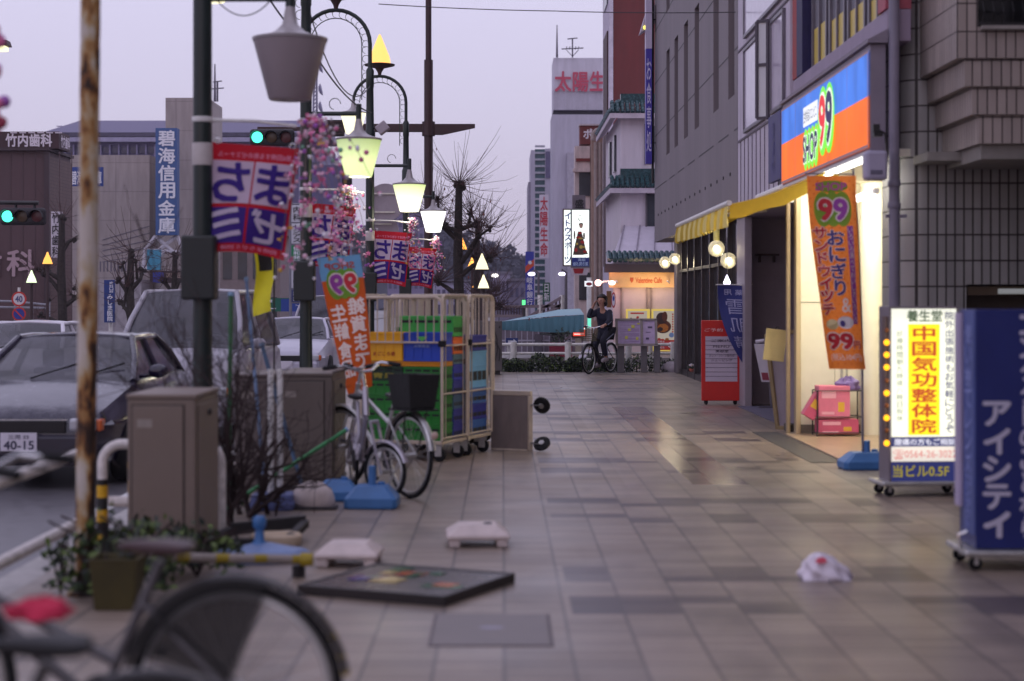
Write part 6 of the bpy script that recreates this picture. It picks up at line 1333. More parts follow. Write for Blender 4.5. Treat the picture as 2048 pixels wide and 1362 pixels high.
# ================================================================ roll cages and crates
cr_m = C8("cage cream", 192,176,158, rough=.45, var=.12, vs=10)
def cage(label, loc, rz, w=.86, d=.64, h=1.62):
    t = thing("roll_cage", label, "roll cage", loc, rz, group="roll cages full of crates"); zb = .17
    mb = MB(); mb.box(0, w, 0, d, zb, zb+.035); mb.build("base", cr_m, t, bevel=.006)
    for (x0, y0, x1, y1, nm) in ((0,0,0,d,"side_panel"), (w,0,w,d,"side_panel"), (0,d,w,d,"back_panel"), (0,0,w,0,"front_gate")):
        a, b = Vector((x0,y0,0)), Vector((x1,y1,0)); L = (b-a).length; e_ = (b-a)/L; mb = MB(); r = .016
        zl, zh = (zb+.04, h) if nm != "front_gate" else (1.16, h-.02)
        P = [a+Vector((0,0,zl)), a+Vector((0,0,zh-.06)), a+e_*.03+Vector((0,0,zh-.015)), a+e_*.07+Vector((0,0,zh)), b-e_*.07+Vector((0,0,zh)), b-e_*.03+Vector((0,0,zh-.015)), b+Vector((0,0,zh-.06)), b+Vector((0,0,zl))]
        mb.tube(P, r, 8)
        for z in ((zl+.02, .66, 1.13) if nm != "front_gate" else (zl,)): mb.tube([a+Vector((0,0,z)), b+Vector((0,0,z))], .010, 6)
        n = int(L/.085)
        for i in ((1, n-1) if nm == 'side_panel' else range(1, n)): p = a+e_*L*i/n; mb.tube([p+Vector((0,0,zl)), p+Vector((0,0,zh-.005))], .0065, 5)
        mb.build(nm, cr_m, t, smooth=True)
    mb = MB()
    for x in (0, w):
        for z in (1.15,): mb.box(x-.035, x+.035, -.03, .03, z-.03, z+.03)
    mb.build("latch", black_rub, t, bevel=.01)
    for x in (.08, w-.08):
        for y in (.08, d-.08):
            mb = MB(); mb.lathe([(.062,-.018), (.065,-.01), (.065,.01), (.062,.018)], 18, (x+.02,y,.065), Matrix.Rotation(math.pi/2,3,'X')); c = mb.build("caster", black_rub, t, smooth=True)
            mb = MB(); mb.box(x-.02, x+.05, y-.028, y-.022, .05, .165); mb.box(x-.02, x+.05, y+.022, y+.028, .05, .165); mb.box(x-.03, x+.06, y-.03, y+.03, .155, .169); mb.build("fork", alu, c, bevel=.003)
    return t
YAW = math.radians(-20.5)
cA = Vector((-.585, 16.95, 0)); ex = Vector((math.cos(YAW), math.sin(YAW), 0)); ey = Vector((-math.sin(YAW), math.cos(YAW), 0))
oA = cA-ex*.86; cage("front roll cage packed with green, yellow and blue crates", oA, YAW)
o3 = oA+ey*1.38-ex*.32; cage("third empty roll cage at the back of the row", o3, YAW); o4 = oA+ey*2.07-ex*.5; cage("fourth empty roll cage farthest behind", o4, YAW)
oB = oA+ey*.69+ex*.0; cage("roll cage right behind the front one, with pale blue crates", oB, YAW)
def crate(label, o, x0, x1, y0, y1, z0, z1, mt, mt2=None, text=None, tcol=None, group=None, tri=None, slots=True):
    t = thing("crate", label, "crate", o+ex*((x0+x1)/2)+ey*((y0+y1)/2)+Vector((0,0,z0)), YAW, group)
    w, d, h = x1-x0-.006, y1-y0-.006, z1-z0-.004; wl = .012
    mb = MB(); mb.box(-w/2, w/2, -d/2, d/2, 0, .012)
    for a, b, c_, e_ in ((-w/2,w/2,-d/2,-d/2+wl), (-w/2,w/2,d/2-wl,d/2), (-w/2,-w/2+wl,-d/2+wl,d/2-wl), (w/2-wl,w/2,-d/2+wl,d/2-wl)): mb.box(a, b, c_, e_, .012, h)
    mb.build("body", mt, t)
    mb = MB(); q = .007
    for z0_, z1_ in ((h-.022, h), (.0, .018), (h*.58, h*.58+.010)):
        mb.box(-w/2-.0, w/2, -d/2-q, -d/2-.0005, z0_, z1_); mb.box(w/2+.0005, w/2+q, -d/2, d/2, z0_, z1_)
    for i in range(5): x = -w/2+.008+(w-.02)*i/4; mb.box(x-.005, x+.007, -d/2-q*.8, -d/2-.0005, .019, h-.023)
    mb.build("rib", mt, t, bevel=.002)
    if slots:
        mb = MB()
        for i in range(4): x = -w/2+.02+(w-.02)*i/4; mb.box(x+.004, x+(w-.02)/4-.016, -d/2-.0025, -d/2-.0004, h*.66, h*.80); mb.box(w/2+.0004, w/2+.0025, -d/2+.02+(d-.02)*i/4+.004, -d/2+.02+(d-.02)*(i+1)/4-.016, h*.2, h*.45)
        mb.build("slot", mt2 or C8("crate shadow", 14,20,22, var=0), t)
    f = plane((0, -d/2-.003, 0), (1,0,0), (0,0,1))
    if text: mb = MB(); mb.text(text, f, -w*.3, h*.18, w*.3, h*.32 if h > .2 else h*.55, d=.003, bold=.03); mb.build("lettering", tcol, t)
    if tri:
        mb = MB(); mb.add([f(-w*.16, h*.86, .003), f(w*.16, h*.86, .003), f(0, h*.68, .003)], [(0,2,1)]); mb.build("emblem", tri, t)
        mb = MB(); mb.text("大塚食品", f, -w*.22, h*.48, w*.2, h*.58, d=.003, bold=.02); mb.build("lettering", C8("crate pale ink", 150,170,215, var=0), t)
    return t
gre = C8("crate green", 20,122,32, rough=.42, var=.15); grd = C8("crate dark green", 10,52,26, rough=.45, var=.15); yell = C8("crate yellow", 238,175,12, rough=.4, var=.08); blu = C8("crate blue", 32,72,185, rough=.4, var=.1); nav = C8("crate navy", 34,40,140, rough=.45, var=.12); cyn = C8("crate pale blue", 105,165,205, rough=.45, var=.1); org_ = C8("crate orange", 235,110,30, rough=.45, var=.1)
rows = ["lowest", "second", "middle", "fourth", "top"]
for i in range(5):
    z = .206+i*.144
    crate(f"{rows[i]} green crate of the left stack in the front roll cage", oA, .03, .43, .03, .33, z, z+.144, grd if i in (4,) else gre, text="青果" if i == 4 else None, tcol=C8("crate ochre ink", 150,140,40, var=0), group="green crates in the roll cage")
    crate(f"{rows[i]} green crate of the right stack in the front roll cage", oA, .435, .835, .03, .33, z, z+.144, gre, text="青果" if i > 2 else None, tcol=MATS["crate ochre ink"], group="green crates in the roll cage")
crate("low yellow tray under the yellow and blue crates", oA, .03, .835, .03, .33, .928, .975, C8("crate amber", 215,140,14, rough=.4, var=.1), slots=False)
crate("tall yellow crate with red lettering on the green stack", oA, .03, .43, .035, .33, .977, 1.262, yell, text="まごころ便", tcol=C8("crate red ink", 170,60,20, var=0), slots=False)
crate("blue crate with a green triangle on the green stack", oA, .435, .835, .035, .33, .977, 1.262, blu, tri=C8("crate lime", 90,190,90, var=0), slots=False)
crate("bright green crate at the back of the front roll cage", oA, .25, .83, .36, .61, 1.214, 1.42, C8("crate bright green", 60,175,75, rough=.4, var=.1))
for i, (z0, z1, m_, nm) in enumerate(((.206,.36,nav,"lowest navy crate"), (.36,.50,nav,"second navy crate"), (.50,.64,C8("crate slate", 62,92,125, var=.1),"slate blue mesh crate"), (.64,.78,nav,"upper navy crate"), (.78,.94,C8("crate royal", 36,48,165, var=.1),"topmost navy crate"), (.94,1.04,C8("crate teal grey", 88,120,130, var=.1),"grey teal crate"), (1.04,1.21,org_,"orange crate"))):
    crate(f"{nm} in the column at the back of the front roll cage", oA, .30, .835, .35, .62, z0, z1, m_)
for i, (z0, z1, m_, nm) in enumerate(((.206,.36,C8("crate mid blue", 45,90,160, var=.1),"lowest mid blue crate"), (.36,.52,nav,"second navy crate"), (.52,.68,MATS["crate mid blue"],"middle mid blue crate"), (.68,1.06,cyn,"tall pale blue crate"), (1.06,1.22,nav,"topmost navy crate"))):
    crate(f"{nm} in the rear roll cage", oB, .42, .835, .05, .58, z0, z1, m_)
for i, (z0, z1, m_, nm) in enumerate(((.206,.55,nav,"lower deep navy crate"), (.55,.9,C8("crate royal", 0,0,0),"middle deep royal blue crate"), (.9,1.3,gre,"upper deep green crate"))):
    crate(f"{nm} at the hidden left side of the rear roll cage", oB, .03, .41, .05, .58, z0, z1, m_)
# toppled dolly beside the cages
g = G(1022, 900); t = thing("toppled_dolly", "grey platform dolly tipped on its edge with two black casters showing", "dolly", (g.x, g.y, 0), math.radians(-24))
mb = MB(); mb.box(-.225, .20, -.02, .02, .012, .60); mb.build("deck", C8("dolly deck grey", 128,115,110, rough=.6, var=.2, vs=6, streak=3), t, bevel=.006)
mb = MB(); mb.bar((-.23,-.0,.60), (.235,-.0,.60), .05, .05); mb.bar((.215,0,.0), (.215,0,.575), .05, .05); mb.bar((-.225,0,.0), (.19,0,.0), .05, .03); mb.build("edge_frame", cr_m, t, bevel=.006)
for z, rr in ((.48, .09), (.08, -.2)):
    R3 = Matrix.Rotation(math.radians(90), 3, 'X') @ Matrix.Rotation(rr*4, 3, 'X')
    mb = MB(); mb.lathe([(.075,-.02), (.09,-.012), (.09,.012), (.075,.02)], 20, (.36,-.02,z), R3); c = mb.build("caster", black_rub, t, smooth=True)
    mb = MB(); mb.bar((.235,0,z), (.36,-.05,z), .05, .008); mb.bar((.235,0,z+.01), (.36,.02,z+.01), .05, .008); mb.lathe([(.03,-.024), (.03,.024)], 12, (.36,-.02,z), R3); mb.build("fork", alu, c)
# ================================================================ banners on poles, water bases, litter on the pavement
wb_blue = C8("water base blue", 62,112,168, rough=.45, var=.12); wb_vio = C8("water base violet", 92,102,150, rough=.45, var=.12); wb_wht = C8("weathered white plastic", 205,190,185, rough=.6, var=.12, vs=8)
def water_base(label, loc, rz, w, d, h, mt, spout=.12, tilt=(0,0), knob=True, name="banner_weight", top=.55):
    t = thing(name, label, "flag base", loc, rz); t.rotation_euler = (tilt[0], tilt[1], rz)
    mb = MB(); ring = lambda s, z: [(x*w/2*s, y*d/2*s, z) for x, y in ((-1,-.8),(-.85,-1),(.85,-1),(1,-.8),(1,.8),(.85,1),(-.85,1),(-1,.8))]
    v = ring(.96,0)+ring(1,.02)+ring(1,h*.45)+ring(.95,h*.52)+ring(top+.06,h*.96)+ring(top,h)
    mb.add(v, [tuple(range(7,-1,-1))]+[(i*8+j, i*8+(j+1)%8, i*8+8+(j+1)%8, i*8+8+j) for i in range(5) for j in range(8)]+[tuple(range(40,48))])
    mb.build("body", mt, t, bevel=.008)
    if spout: mb = MB(); mb.lathe([(.035,h-.005), (.03,h+.01), (.028,h+spout), (.02,h+spout+.005)], 14); mb.build("spout", mt, t, smooth=True)
    if knob: mb = MB(); mb.lathe([(.03,h-.003), (.03,h+.018), (.02,h+.022)], 12, (w*.16,d*.1,0)); mb.build("cap", dark_metal if mt is wb_wht else mt, t, smooth=True)
    return t
def nobori(name, label, base, fn, h, mats, draw, pole, cat="banner"):
    t = thing(name, label, cat, base); P = draw(t, fn); 
    mb = MB(); mb.tube(pole[0], .011, 8)
    for p in pole[1:]: mb.tube(p, .006, 6)
    mb.build("pole", C8("nobori pole", 120,118,130, rough=.4), t, smooth=True); return t
n_or, n_or2 = C8("nobori orange", 235,135,60, rough=.75, var=.06, cloth=.45), C8("nobori deep orange", 215,95,28, rough=.75, var=.06, cloth=.4)
n_bl, n_gr, n_pk, n_pu, n_rd, n_wh, n_nv = C8("nobori blue", 115,170,210, rough=.75, var=.05, cloth=.35), C8("nobori green", 135,190,65, rough=.75, var=.04, cloth=.4), C8("nobori pink", 190,95,150, var=.03), C8("nobori purple", 150,60,155, var=.03), C8("nobori red", 195,32,45, var=.03), C8("nobori white", 235,215,205, var=.03), C8("nobori navy", 62,50,120, var=.03)
# --- right: SHOP 99 nobori at the porch
base = G(1722, 938)
def fnR(u, v, d=0):                      # u 0..1, v 0 (top) .. 1.78 (bottom), local to the base
    q = v/1.80; x0 = -.505+.215*q*(.55+.45*q); wd = .455-.125*q
    return Vector((x0+wd*u+.03*q*0, .0-d+.035*math.sin(4.2*v+1.5*u)-.05*u+.04*math.sin(7*u)*q, 2.73-v*1.0-.035*u*0))
def drawR(t, fn):
    mb = MB(); mb.patch(fn, 0, 0, 1, 1.80, 10, 40); mb.build("cloth", n_or, t, smooth=True)
    mb = MB()
    for i in range(12):
        for j in range(44):
            if (i+j) % 2 == 0: mb.disc(fn, .05+.9*i/11, .05+1.7*j/43, .017, .007, .003, 6)
    mb.build("dot_pattern", n_or2, t)
    mb = MB()
    for i in range(3): mb.disc(fn, .30+.2*i, .31, .19, .165, .005+.0006*i, 22)
    mb.disc(fn, .5, .1, .33, .055, .0045, 22)
    mb.build("green_halo", n_gr, t)
    mb = MB()
    mb.k = 0; mb.text("SHOP", fn, .17, .135, .80, .065, d=.008, bold=.05)
    mb.k = 4; mb.text("9", fn, .22, .41, .48, .22, d=.009, bold=.11); mb.text("9", fn, .53, .41, .79, .22, d=.009, bold=.11)
    mb.k = 1; mb.text("9", fn, .22, .41, .48, .22, d=.014, bold=.05); mb.k = 2; mb.text("9", fn, .53, .41, .79, .22, d=.014, bold=.05)
    mb.k = 4; mb.text("サンドウィッチ", fn, .05, 1.30, .34, .47, d=.007, bold=.09, vert=True); mb.text("おにぎり", fn, .34, 1.12, .69, .50, d=.0075, bold=.07, vert=True)
    mb.k = 1; mb.text("サンドウィッチ", fn, .05, 1.30, .34, .47, d=.011, bold=.04, vert=True)
    mb.k = 3; mb.text("おにぎり", fn, .34, 1.12, .69, .50, d=.0115, bold=.035, vert=True)
    mb.k = 4; mb.text("&", fn, .52, 1.27, .74, 1.14, d=.010, bold=.02)
    mb.k = 2; mb.patch(fn, .77, .47, .90, 1.38, 2, 14, d=.005); mb.k = 4; mb.text("いろいろ選べておいしさいろいろ", fn, .78, 1.37, .89, .48, d=.009, bold=.01, vert=True)
    mb.k = 4; mb.text("99", fn, .11, 1.61, .70, 1.47, d=.009, bold=.12); mb.text("円", fn, .73, 1.61, .91, 1.54, d=.009, bold=.08)
    mb.k = 1; mb.text("99", fn, .11, 1.61, .70, 1.47, d=.014, bold=.055); mb.text("円", fn, .73, 1.61, .91, 1.54, d=.014, bold=.03)
    mb.k = 4; mb.text("(税込104円)", fn, .12, 1.73, .92, 1.655, d=.009, bold=.02)
    mb.build("lettering", [n_pk, n_rd, n_pu, n_nv, n_wh], t)
    mb = MB(); mb.k = 0; mb.disc(fn, .25, 1.385, .16, .05, .012, 16); mb.k = 1; mb.disc(fn, .58, 1.365, .2, .06, .013, 18); mb.k = 2; mb.disc(fn, .5, 1.375, .06, .03, .016, 10)
    mb.build("picture", [C8("sandwich cream", 225,205,150, var=.1), C8("rice white", 225,215,215, var=.05), n_nv], t)
nobori("shop_banner", "tall orange dotted SHOP 99 banner on a pole in front of the lit porch", (base.x, base.y, 0), fnR, 1.8, None, drawR, [[(.02,.02,.1), (.015,.02,1.2), (-.03,.02,2.3), (-.07,.02,2.80)], [(-.06,.015,2.745), (-.52,.0,2.75)], [(-.03,.02,2.2), (-.12,0,2.2)], [(.0,.02,1.5), (-.08,0,1.5)], [(.02,.02,1.05), (-.12,0,1.0)]])
water_base("wide blue water base holding the orange banner pole by the porch", (base.x+.06, base.y+.02, 0), .05, .50, .34, .16, wb_blue, .10)
# --- left: mirrored SHOP 99 nobori seen from behind
base = G(702, 968); base.y = 16.2; base.x = W(720, 0, 16.2).x
def fnL(u, v, d=0):
    q = v/1.22; x0 = -.40+.30*q-.02*math.sin(3*q); wd = .395-.18*q*q
    return Vector((x0+wd*u, -d+.05*math.sin(3.4*v+2.2*u), 1.98-v+.035*(u-.5)-.06*q*(1-u)))
def drawL(t, fn):
    mb = MB(); mb.patch(fn, 0, 0, 1, .21, 8, 6); mb.build("blue_top", n_bl, t, smooth=True)
    mb = MB(); mb.patch(fn, 0, .21, 1, 1.22, 8, 24); mb.build("cloth", n_or2, t, smooth=True)
    mb = MB()
    for i in range(3): mb.disc(fn, .30+.19*i, .25, .2, .135, .005+.0006*i, 22)
    mb.build("green_halo", n_gr, t)
    mb = MB(); mb.k = 0; mb.text("SHOP", fn, .14, .115, .82, .06, d=.008, bold=.05, mirror=True)
    mb.k = 4; mb.text("9", fn, .21, .335, .48, .165, d=.009, bold=.11, mirror=True); mb.text("9", fn, .54, .335, .81, .165, d=.009, bold=.11, mirror=True)
    mb.k = 2; mb.text("9", fn, .21, .335, .48, .165, d=.014, bold=.05, mirror=True); mb.k = 1; mb.text("9", fn, .54, .335, .81, .165, d=.014, bold=.05, mirror=True)
    mb.k = 4; mb.text("生鮮食品", fn, .06, 1.08, .45, .42, d=.010, bold=.04, vert=True, mirror=True); mb.text("雑貨まで", fn, .52, 1.04, .95, .38, d=.010, bold=.04, vert=True, mirror=True)
    mb.build("lettering", [C8("nobori rust", 175,80,70, var=.03), n_rd, n_pu, n_nv, n_wh], t)
nobori("shop_banner", "orange and blue SHOP 99 banner seen in mirror view beside the roll cages", (base.x, base.y, 0), fnL, 1.2, None, drawL, [[(.03,.06,.0), (.012,.05,2.05)], [(-.68,.02,1.92), (-.41,.02,1.985), (.05,.03,2.08)]])
water_base("blue water base with an upright spout in front of the folding bicycle", G(741, 1020)+Vector((0,.18,0)), -.04, .40, .34, .17, wb_blue, .14)
water_base("blue water base half hidden behind the white basin", G(672, 1004)+Vector((0,.16,0)), .1, .33, .32, .155, wb_blue, 0)
V_ = water_base("violet blue water base carrying two white posts", G(541, 1023)+Vector((0,.16,0)), .0, .33, .30, .12, wb_vio, 0, top=.85)
for x in (-.02, .05): mb = MB(); mb.tube([(x,0,.115), (x,.0,1.05)], .022, 10); mb.build("post", white_metal, V_, smooth=True)
def stick(name, label, a, b, r, mt, cat="pole"):
    t = thing(name, label, cat, a); mb = MB(); mb.tube([(0,0,0), (Vector(b)-Vector(a))*.5, Vector(b)-Vector(a)], r, 8); mb.build("rod", mt, t, smooth=True)
    mb = MB(); d_ = (Vector(b)-Vector(a)); mb.tube([d_*.995, d_*1.012], r*1.35, 8); mb.tube([d_*.0, d_*.015], r*1.35, 8); mb.build("end_cap", C8("cap pale blue", 130,160,190), t, smooth=True)
stick("leaning_pole", "blue painted pole leaning across the cabinets", G(606, 985, .02)+Vector((0,.05,0)), W(524, 690, 14.3), .017, C8("pole blue", 72,98,128, rough=.5, var=.3, vs=3))
stick("leaning_pole", "green pole lying aslant from the weeds up to the bicycles", G(462, 1008, .02), W(692, 860, 13.9), .016, C8("pole green", 48,132,72, rough=.5, var=.12))
stick("leaning_pole", "dark green pole standing in the bare shrub behind the near cabinet", (-1.96,12.5,.0), W(462, 590, 12.9), .017, C8("pole dark green", 30,85,45, rough=.5, var=.15))
stick("leaning_pole", "pale blue pole rising through the bare shrub", (-1.78,13.2,.0), W(493, 560, 13.6), .013, C8("pole pale blue", 105,130,165, rough=.5, var=.2))
# --- basins and white bases
t = thing("white_basin", "white plastic bowl tipped upside down among the blue water bases", "basin", G(622, 1020)+Vector((0,.14,.0)))
mb = MB(); n = 28; prof = [(.165,.005),(.17,.02),(.155,.07),(.13,.12),(.08,.155),(.0,.165)]
mb.lathe(prof, n, R=Matrix.Diagonal((1,.8,1)).to_3x3(), caps=False); mb.M = None
o = mb.build("bowl", wb_wht, t, smooth=True); so = o.modifiers.new("sol", 'SOLIDIFY'); so.thickness = .006
o.rotation_euler = (.25, .14, 0); o.location.z = .035
mb = MB(); mb.box(-.17,.19,-.15,.02,.0,.022); mb.build("board", C8("dark board", 52,48,52), t, bevel=.004); 
def white_base(label, px0, px1, pyb, pyt, rz, hole=True):
    s = (pyb-605)/1.55; g = G((px0+px1)/2, pyb); w = (px1-px0)/s
    t = thing("banner_weight", label, "flag base", g+Vector((0,.2,0)), rz); d, h = w*.95, .13; mb = MB()
    ring = lambda s_, z, k=1: [(x*w/2*s_, y*d/2*s_, z) for x, y in ((-1,-1),(1,-1),(1,1),(-1,1))]
    v = ring(.98,.05)+ring(1,.075)+ring(.62,h)+ring(.58,h+.004)
    mb.add(v, [(3,2,1,0)]+[(i*4+j, i*4+(j+1)%4, i*4+4+(j+1)%4, i*4+4+j) for i in range(3) for j in range(4)]+[(12,13,14,15)])
    for sx in (-1,1):
        for sy in (-1,1): mb.box(sx*w*.46-.07*(sx+1)/2*1.0, sx*w*.46+.07*(1-sx)/2, sy*d*.46-.08*(sy+1)/2, sy*d*.46+.08*(1-sy)/2, 0, .055)
    mb.build("body", wb_wht, t, bevel=.012)
    if hole: mb = MB(); mb.lathe([(.028,0), (.03,.008), (.02,.012)], 14, (w*.16,-.02,h)); mb.build("socket", dark_metal, t)
    return t
white_base("white plastic flag base with a dark socket, lying clear on the paving", 890, 1018, 1097, 1048, .06)
white_base("white plastic flag base behind the fallen framed sign", 628, 758, 1138, 1092, -.05, False)
t = thing("banner_weight", "blue water base with a knobbed spout left of the white base", "flag base", G(520, 1128)+Vector((0,.12,0)), .1)
mb = MB(); mb.lathe([(.30,.0),(.30,.04),(.26,.07),(.10,.10),(.06,.11)], 8, R=Matrix.Diagonal((1,.6,1)).to_3x3()); mb.build("body", C8("water base pale", 118,138,178, rough=.5, var=.15), t, bevel=.01)
mb = MB(); mb.lathe([(.05,.10),(.03,.13),(.026,.19),(.04,.21),(.042,.25),(.03,.27)], 14, (-.02,0,0)); mb.build("spout", wb_blue, t, smooth=True)
t = thing("white_dish", "white oval plastic dish lying behind the knobbed blue base", "dish", G(548, 1098)+Vector((0,.12,0)))
mb = MB(); mb.lathe([(.14,.0),(.16,.03),(.165,.07),(.15,.085),(.13,.07),(.12,.04)], 24, R=Matrix.Diagonal((1,.7,1)).to_3x3()); mb.build("dish", C8("dish cream", 205,185,160, rough=.5, var=.1), t, smooth=True)
t = thing("fallen_easel", "black wooden frame lying at the foot of the near cabinet", "frame", G(530, 1085)+Vector((0,.1,0)))
mb = MB(); mb.bar((-.24,.02,.07),(.24,.12,.11),.05,.08); mb.bar((.24,.1,.10),(.16,-.35,.03),.05,.05); mb.bar((-.24,.0,.06),(-.34,-.3,.03),.05,.06); mb.bar((-.34,-.3,.03),(.15,-.33,.028),.045,.05); mb.build("frame", C8("frame black", 34,30,32, var=.2), t, bevel=.004)
t = thing("striped_bar", "yellow and white hazard bar lying on the paving behind the foreground bicycle", "bar", G(300, 1172)+Vector((0,0,.0)))
a, b = Vector((0,0,.16)), G(604, 1160)-t.location+Vector((0,.1,.10)); n = 12
for k_, nm, mt in ((0,"white_band",C8("bar white", 145,135,128, var=.2)),(1,"yellow_band",C8("bar yellow", 150,130,25, var=.3))):
    mb = MB()
    for i in range(n):
        if i % 3 == 2*k_ or (k_ == 0 and i % 3 == 1): mb.tube([a+(b-a)*i/n, a+(b-a)*(i+1)/n], .026, 12)
    if k_: mb.lathe([(.036,-.02),(.04,.0),(.036,.05)], 12, tuple(b), Matrix.Rotation(math.pi/2,3,'Y'))
    mb.build(nm, mt, t, smooth=True, each=True)
mb = MB(); mb.bar((.05,0,.0),(.05,0,.15),.06,.05); mb.bar(b+Vector((-.03,0,-.10)), b+Vector((-.03,0,-.03)),.06,.05); mb.build("foot", dark_metal, t, bevel=.005)
# --- fallen framed sign, lid, bag
N0 = G(890, 1214); ua = math.radians(155); u_ = Vector((math.cos(ua), math.sin(ua), 0)); 
t = thing("fallen_sign", "flat black framed sign lying face up, glossy with colourful reflections", "sign", (N0.x, N0.y, 0), math.radians(-25))
w_, d_, h_ = .88, .86, .055
mb = MB()
for x0, x1, y0, y1 in ((-w_,0,0,.025), (-w_,0,d_-.025,d_), (-w_,-w_+.025,.025,d_-.025), (-.025,0,.025,d_-.025)): mb.box(x0,x1,y0,y1,0,h_)
mb.build("frame", C8("frame bronze black", 34,27,27, rough=.4, var=.25), t, bevel=.006)
mb = MB(); mb.box(-w_+.026,-.026,.026,d_-.026,.01,h_-.006); mb.build("panel", M("glossy print", (.045,.03,.03), .28, var=.5, vs=6, spec=.2), t)
mb = MB(); random.seed(5)  # coloured patches painted in as reflections on the glossy face
for i in range(16):
    mb.k = random.randrange(5); x, y = random.uniform(-w_+.1,-.2), random.uniform(.08,d_-.2); z = h_-.0165+.0004*i; mb.box(x, x+random.uniform(.05,.22), y, y+random.uniform(.04,.16), h_-.03, z+.0115)
mb.build("print", [C8("reflection orange", 190,95,50, rough=.15, var=.3), C8("reflection green", 70,110,80, rough=.15, var=.3), C8("reflection navy", 30,38,120, rough=.15), C8("reflection cream", 200,180,120, rough=.15, var=.2), C8("reflection maroon", 95,35,45, rough=.15)], t)
t = tag(MB().box(-.27,.27,0,.78,0,.006).build("utility_cover", M("pale metal cover", (.19,.162,.155), .5, metal=.1, var=.15, vs=4), bevel=.05), "pale rectangular utility cover set flush in the paving", "cover"); t.location = G(982, 1292)
cov = t; mb = MB(); mb.box(-.285,.285,-.015,.795,.0,.003); mb.build("rim", C8("cover rim", 92,82,84), cov); mb = MB(); mb.disc(lambda u,v,d=0: Vector((u,v,.0065)), .0,.42,.06,.04); mb.build("emblem", C8("cover emblem", 150,145,158), cov)
t = thing("plastic_bag", "crumpled white plastic carrier bag with a red mark on the paving", "bag", G(1655, 1163)+Vector((0,.1,0)), .2)
def bagmesh():
    random.seed(4); mb = MB(); n, m_ = 44, 22; v = []
    for i in range(m_+1):
        s = i/m_; rr = (1-s**1.9)**.55*(1-.12*s)
        for j in range(n):
            a = 2*math.pi*j/n; q = 1+.10*math.sin(4*a+9*s)+.07*math.sin(7*a-6*s+1)+.05*math.sin(13*a+4*s)+random.gauss(0,.012)
            v.append((.135*rr*q*math.cos(a)*(1.0)-.035*s+.03*(1 if math.cos(a) > 0 else 0)*(1-s), .11*rr*q*math.sin(a), .15*s+.012*math.sin(5*a+3)*s*(1-s)))
    mb.add(v, [(i*n+j, i*n+(j+1)%n, (i+1)*n+(j+1)%n, (i+1)*n+j) for i in range(m_) for j in range(n)]); return mb
o = bagmesh().build("bag", C8("bag white", 222,212,222, rough=.45, var=.04), t, smooth=True, ang=60); o.modifiers.new("s", "SUBSURF").render_levels = 1
mb = MB(); mb.disc(plane((-.05,-.068,.112),(1,-.1,.15),(.12,.5,.86)), 0,0,.03,.018,.008); mb.disc(plane((-.035,-.075,.105),(1,-.1,.15),(.12,.5,.86)), 0,0,.02,.010,.010); mb.build("red_mark", C8("bag red", 205,75,95, var=0), t)
# ================================================================ right: standing light boxes
def stand(label, name, base, rz, w, d, h, zb):
    t = thing(name, label, "sign", base, rz); mb = MB()
    mb.box(-w/2-.07, w/2+.07, -d/2-.06, d/2+.06, .085, .12); mb.build("base", alu, t, bevel=.012)
    for x in (-w/2-.0, w/2+.0):
        for y in (-d/2+.0, d/2-.0):
            mb = MB(); mb.lathe([(.036,-.014),(.04,-.008),(.04,.008),(.036,.014)], 16, (x,y,.04), Matrix.Rotation(math.pi/2,3,'X')); c = mb.build("caster", black_rub, t, smooth=True)
            mb = MB(); mb.box(x-.012,x+.012,y-.024,y-.018,.035,.084); mb.box(x-.012,x+.012,y+.018,y+.024,.035,.084); mb.build("fork", alu, c)
    return t
s1 = 252.0; b1 = G(1846, 993); w1, d1, h1 = .57, .26, 1.52
S1 = stand("lit yellow and white clinic sign box with orange bulbs along its edge", "standing_sign", (b1.x, b1.y+.16, 0), math.radians(6), w1, d1, h1, .12)
mb = MB(); mb.box(-w1/2, w1/2, -d1/2+.004, d1/2, .12, h1); mb.build("case", C8("case grey", 120,110,118, rough=.4, var=.08), S1, bevel=.004)
f1 = plane((-w1/2, -d1/2, 0), (w1,0,0), (0,0,1))           # u 0..1 across, v height
def v1(py): return 1.52-(py-612)/252*1.0
mb = MB(); mb.patch(f1, .03, v1(875), .97, 1.50, d=.002); mb.build("lit_panel", glow("clinic white light", (1,1,.86), .95, .08), S1)
mb = MB(); mb.patch(f1, .27, v1(872), .73, v1(648), d=.005); mb.build("yellow_panel", glow("clinic yellow light", (1,.72,.0), .92), S1)
mb = MB(); mb.patch(f1, .03, v1(925), .97, v1(895), d=.003); mb.build("phone_strip", glow("clinic pale light", (1,.90,.82), .8), S1)
mb = MB(); mb.patch(f1, .03, v1(895), .97, v1(876), d=.003); mb.patch(f1, .03, v1(972), .97, v1(926), d=.003); mb.build("blue_strip", glow("clinic blue light", (.05,.06,.25), .5), S1)
mb = MB(); mb.k = 0; mb.text("中国気功整体院", f1, .32, v1(869), .68, v1(651), d=.009, bold=.03, vert=True)
mb.k = 1; mb.text("養生堂", f1, .25, v1(643), .76, v1(620), d=.009, bold=.03)
mb.k = 1; mb.text("診療時間朝九時夜八時日祝休", f1, .10, v1(845), .20, v1(660), d=.009, bold=.01, vert=True)
mb.k = 2; mb.text("院外出張施術もお気軽にどうぞ", f1, .80, v1(868), .93, v1(622), d=.009, bold=.02, vert=True)
mb.k = 3; mb.text("腰痛の方もご相談", f1, .07, v1(892), .95, v1(879), d=.009, bold=.03)
mb.k = 4; mb.text("☎0564-26-3022", f1, .05, v1(920), .97, v1(900), d=.009, bold=.01)
mb.k = 5; mb.text("当ビル0.5F", f1, .05, v1(956), .86, v1(932), d=.009, bold=.02)
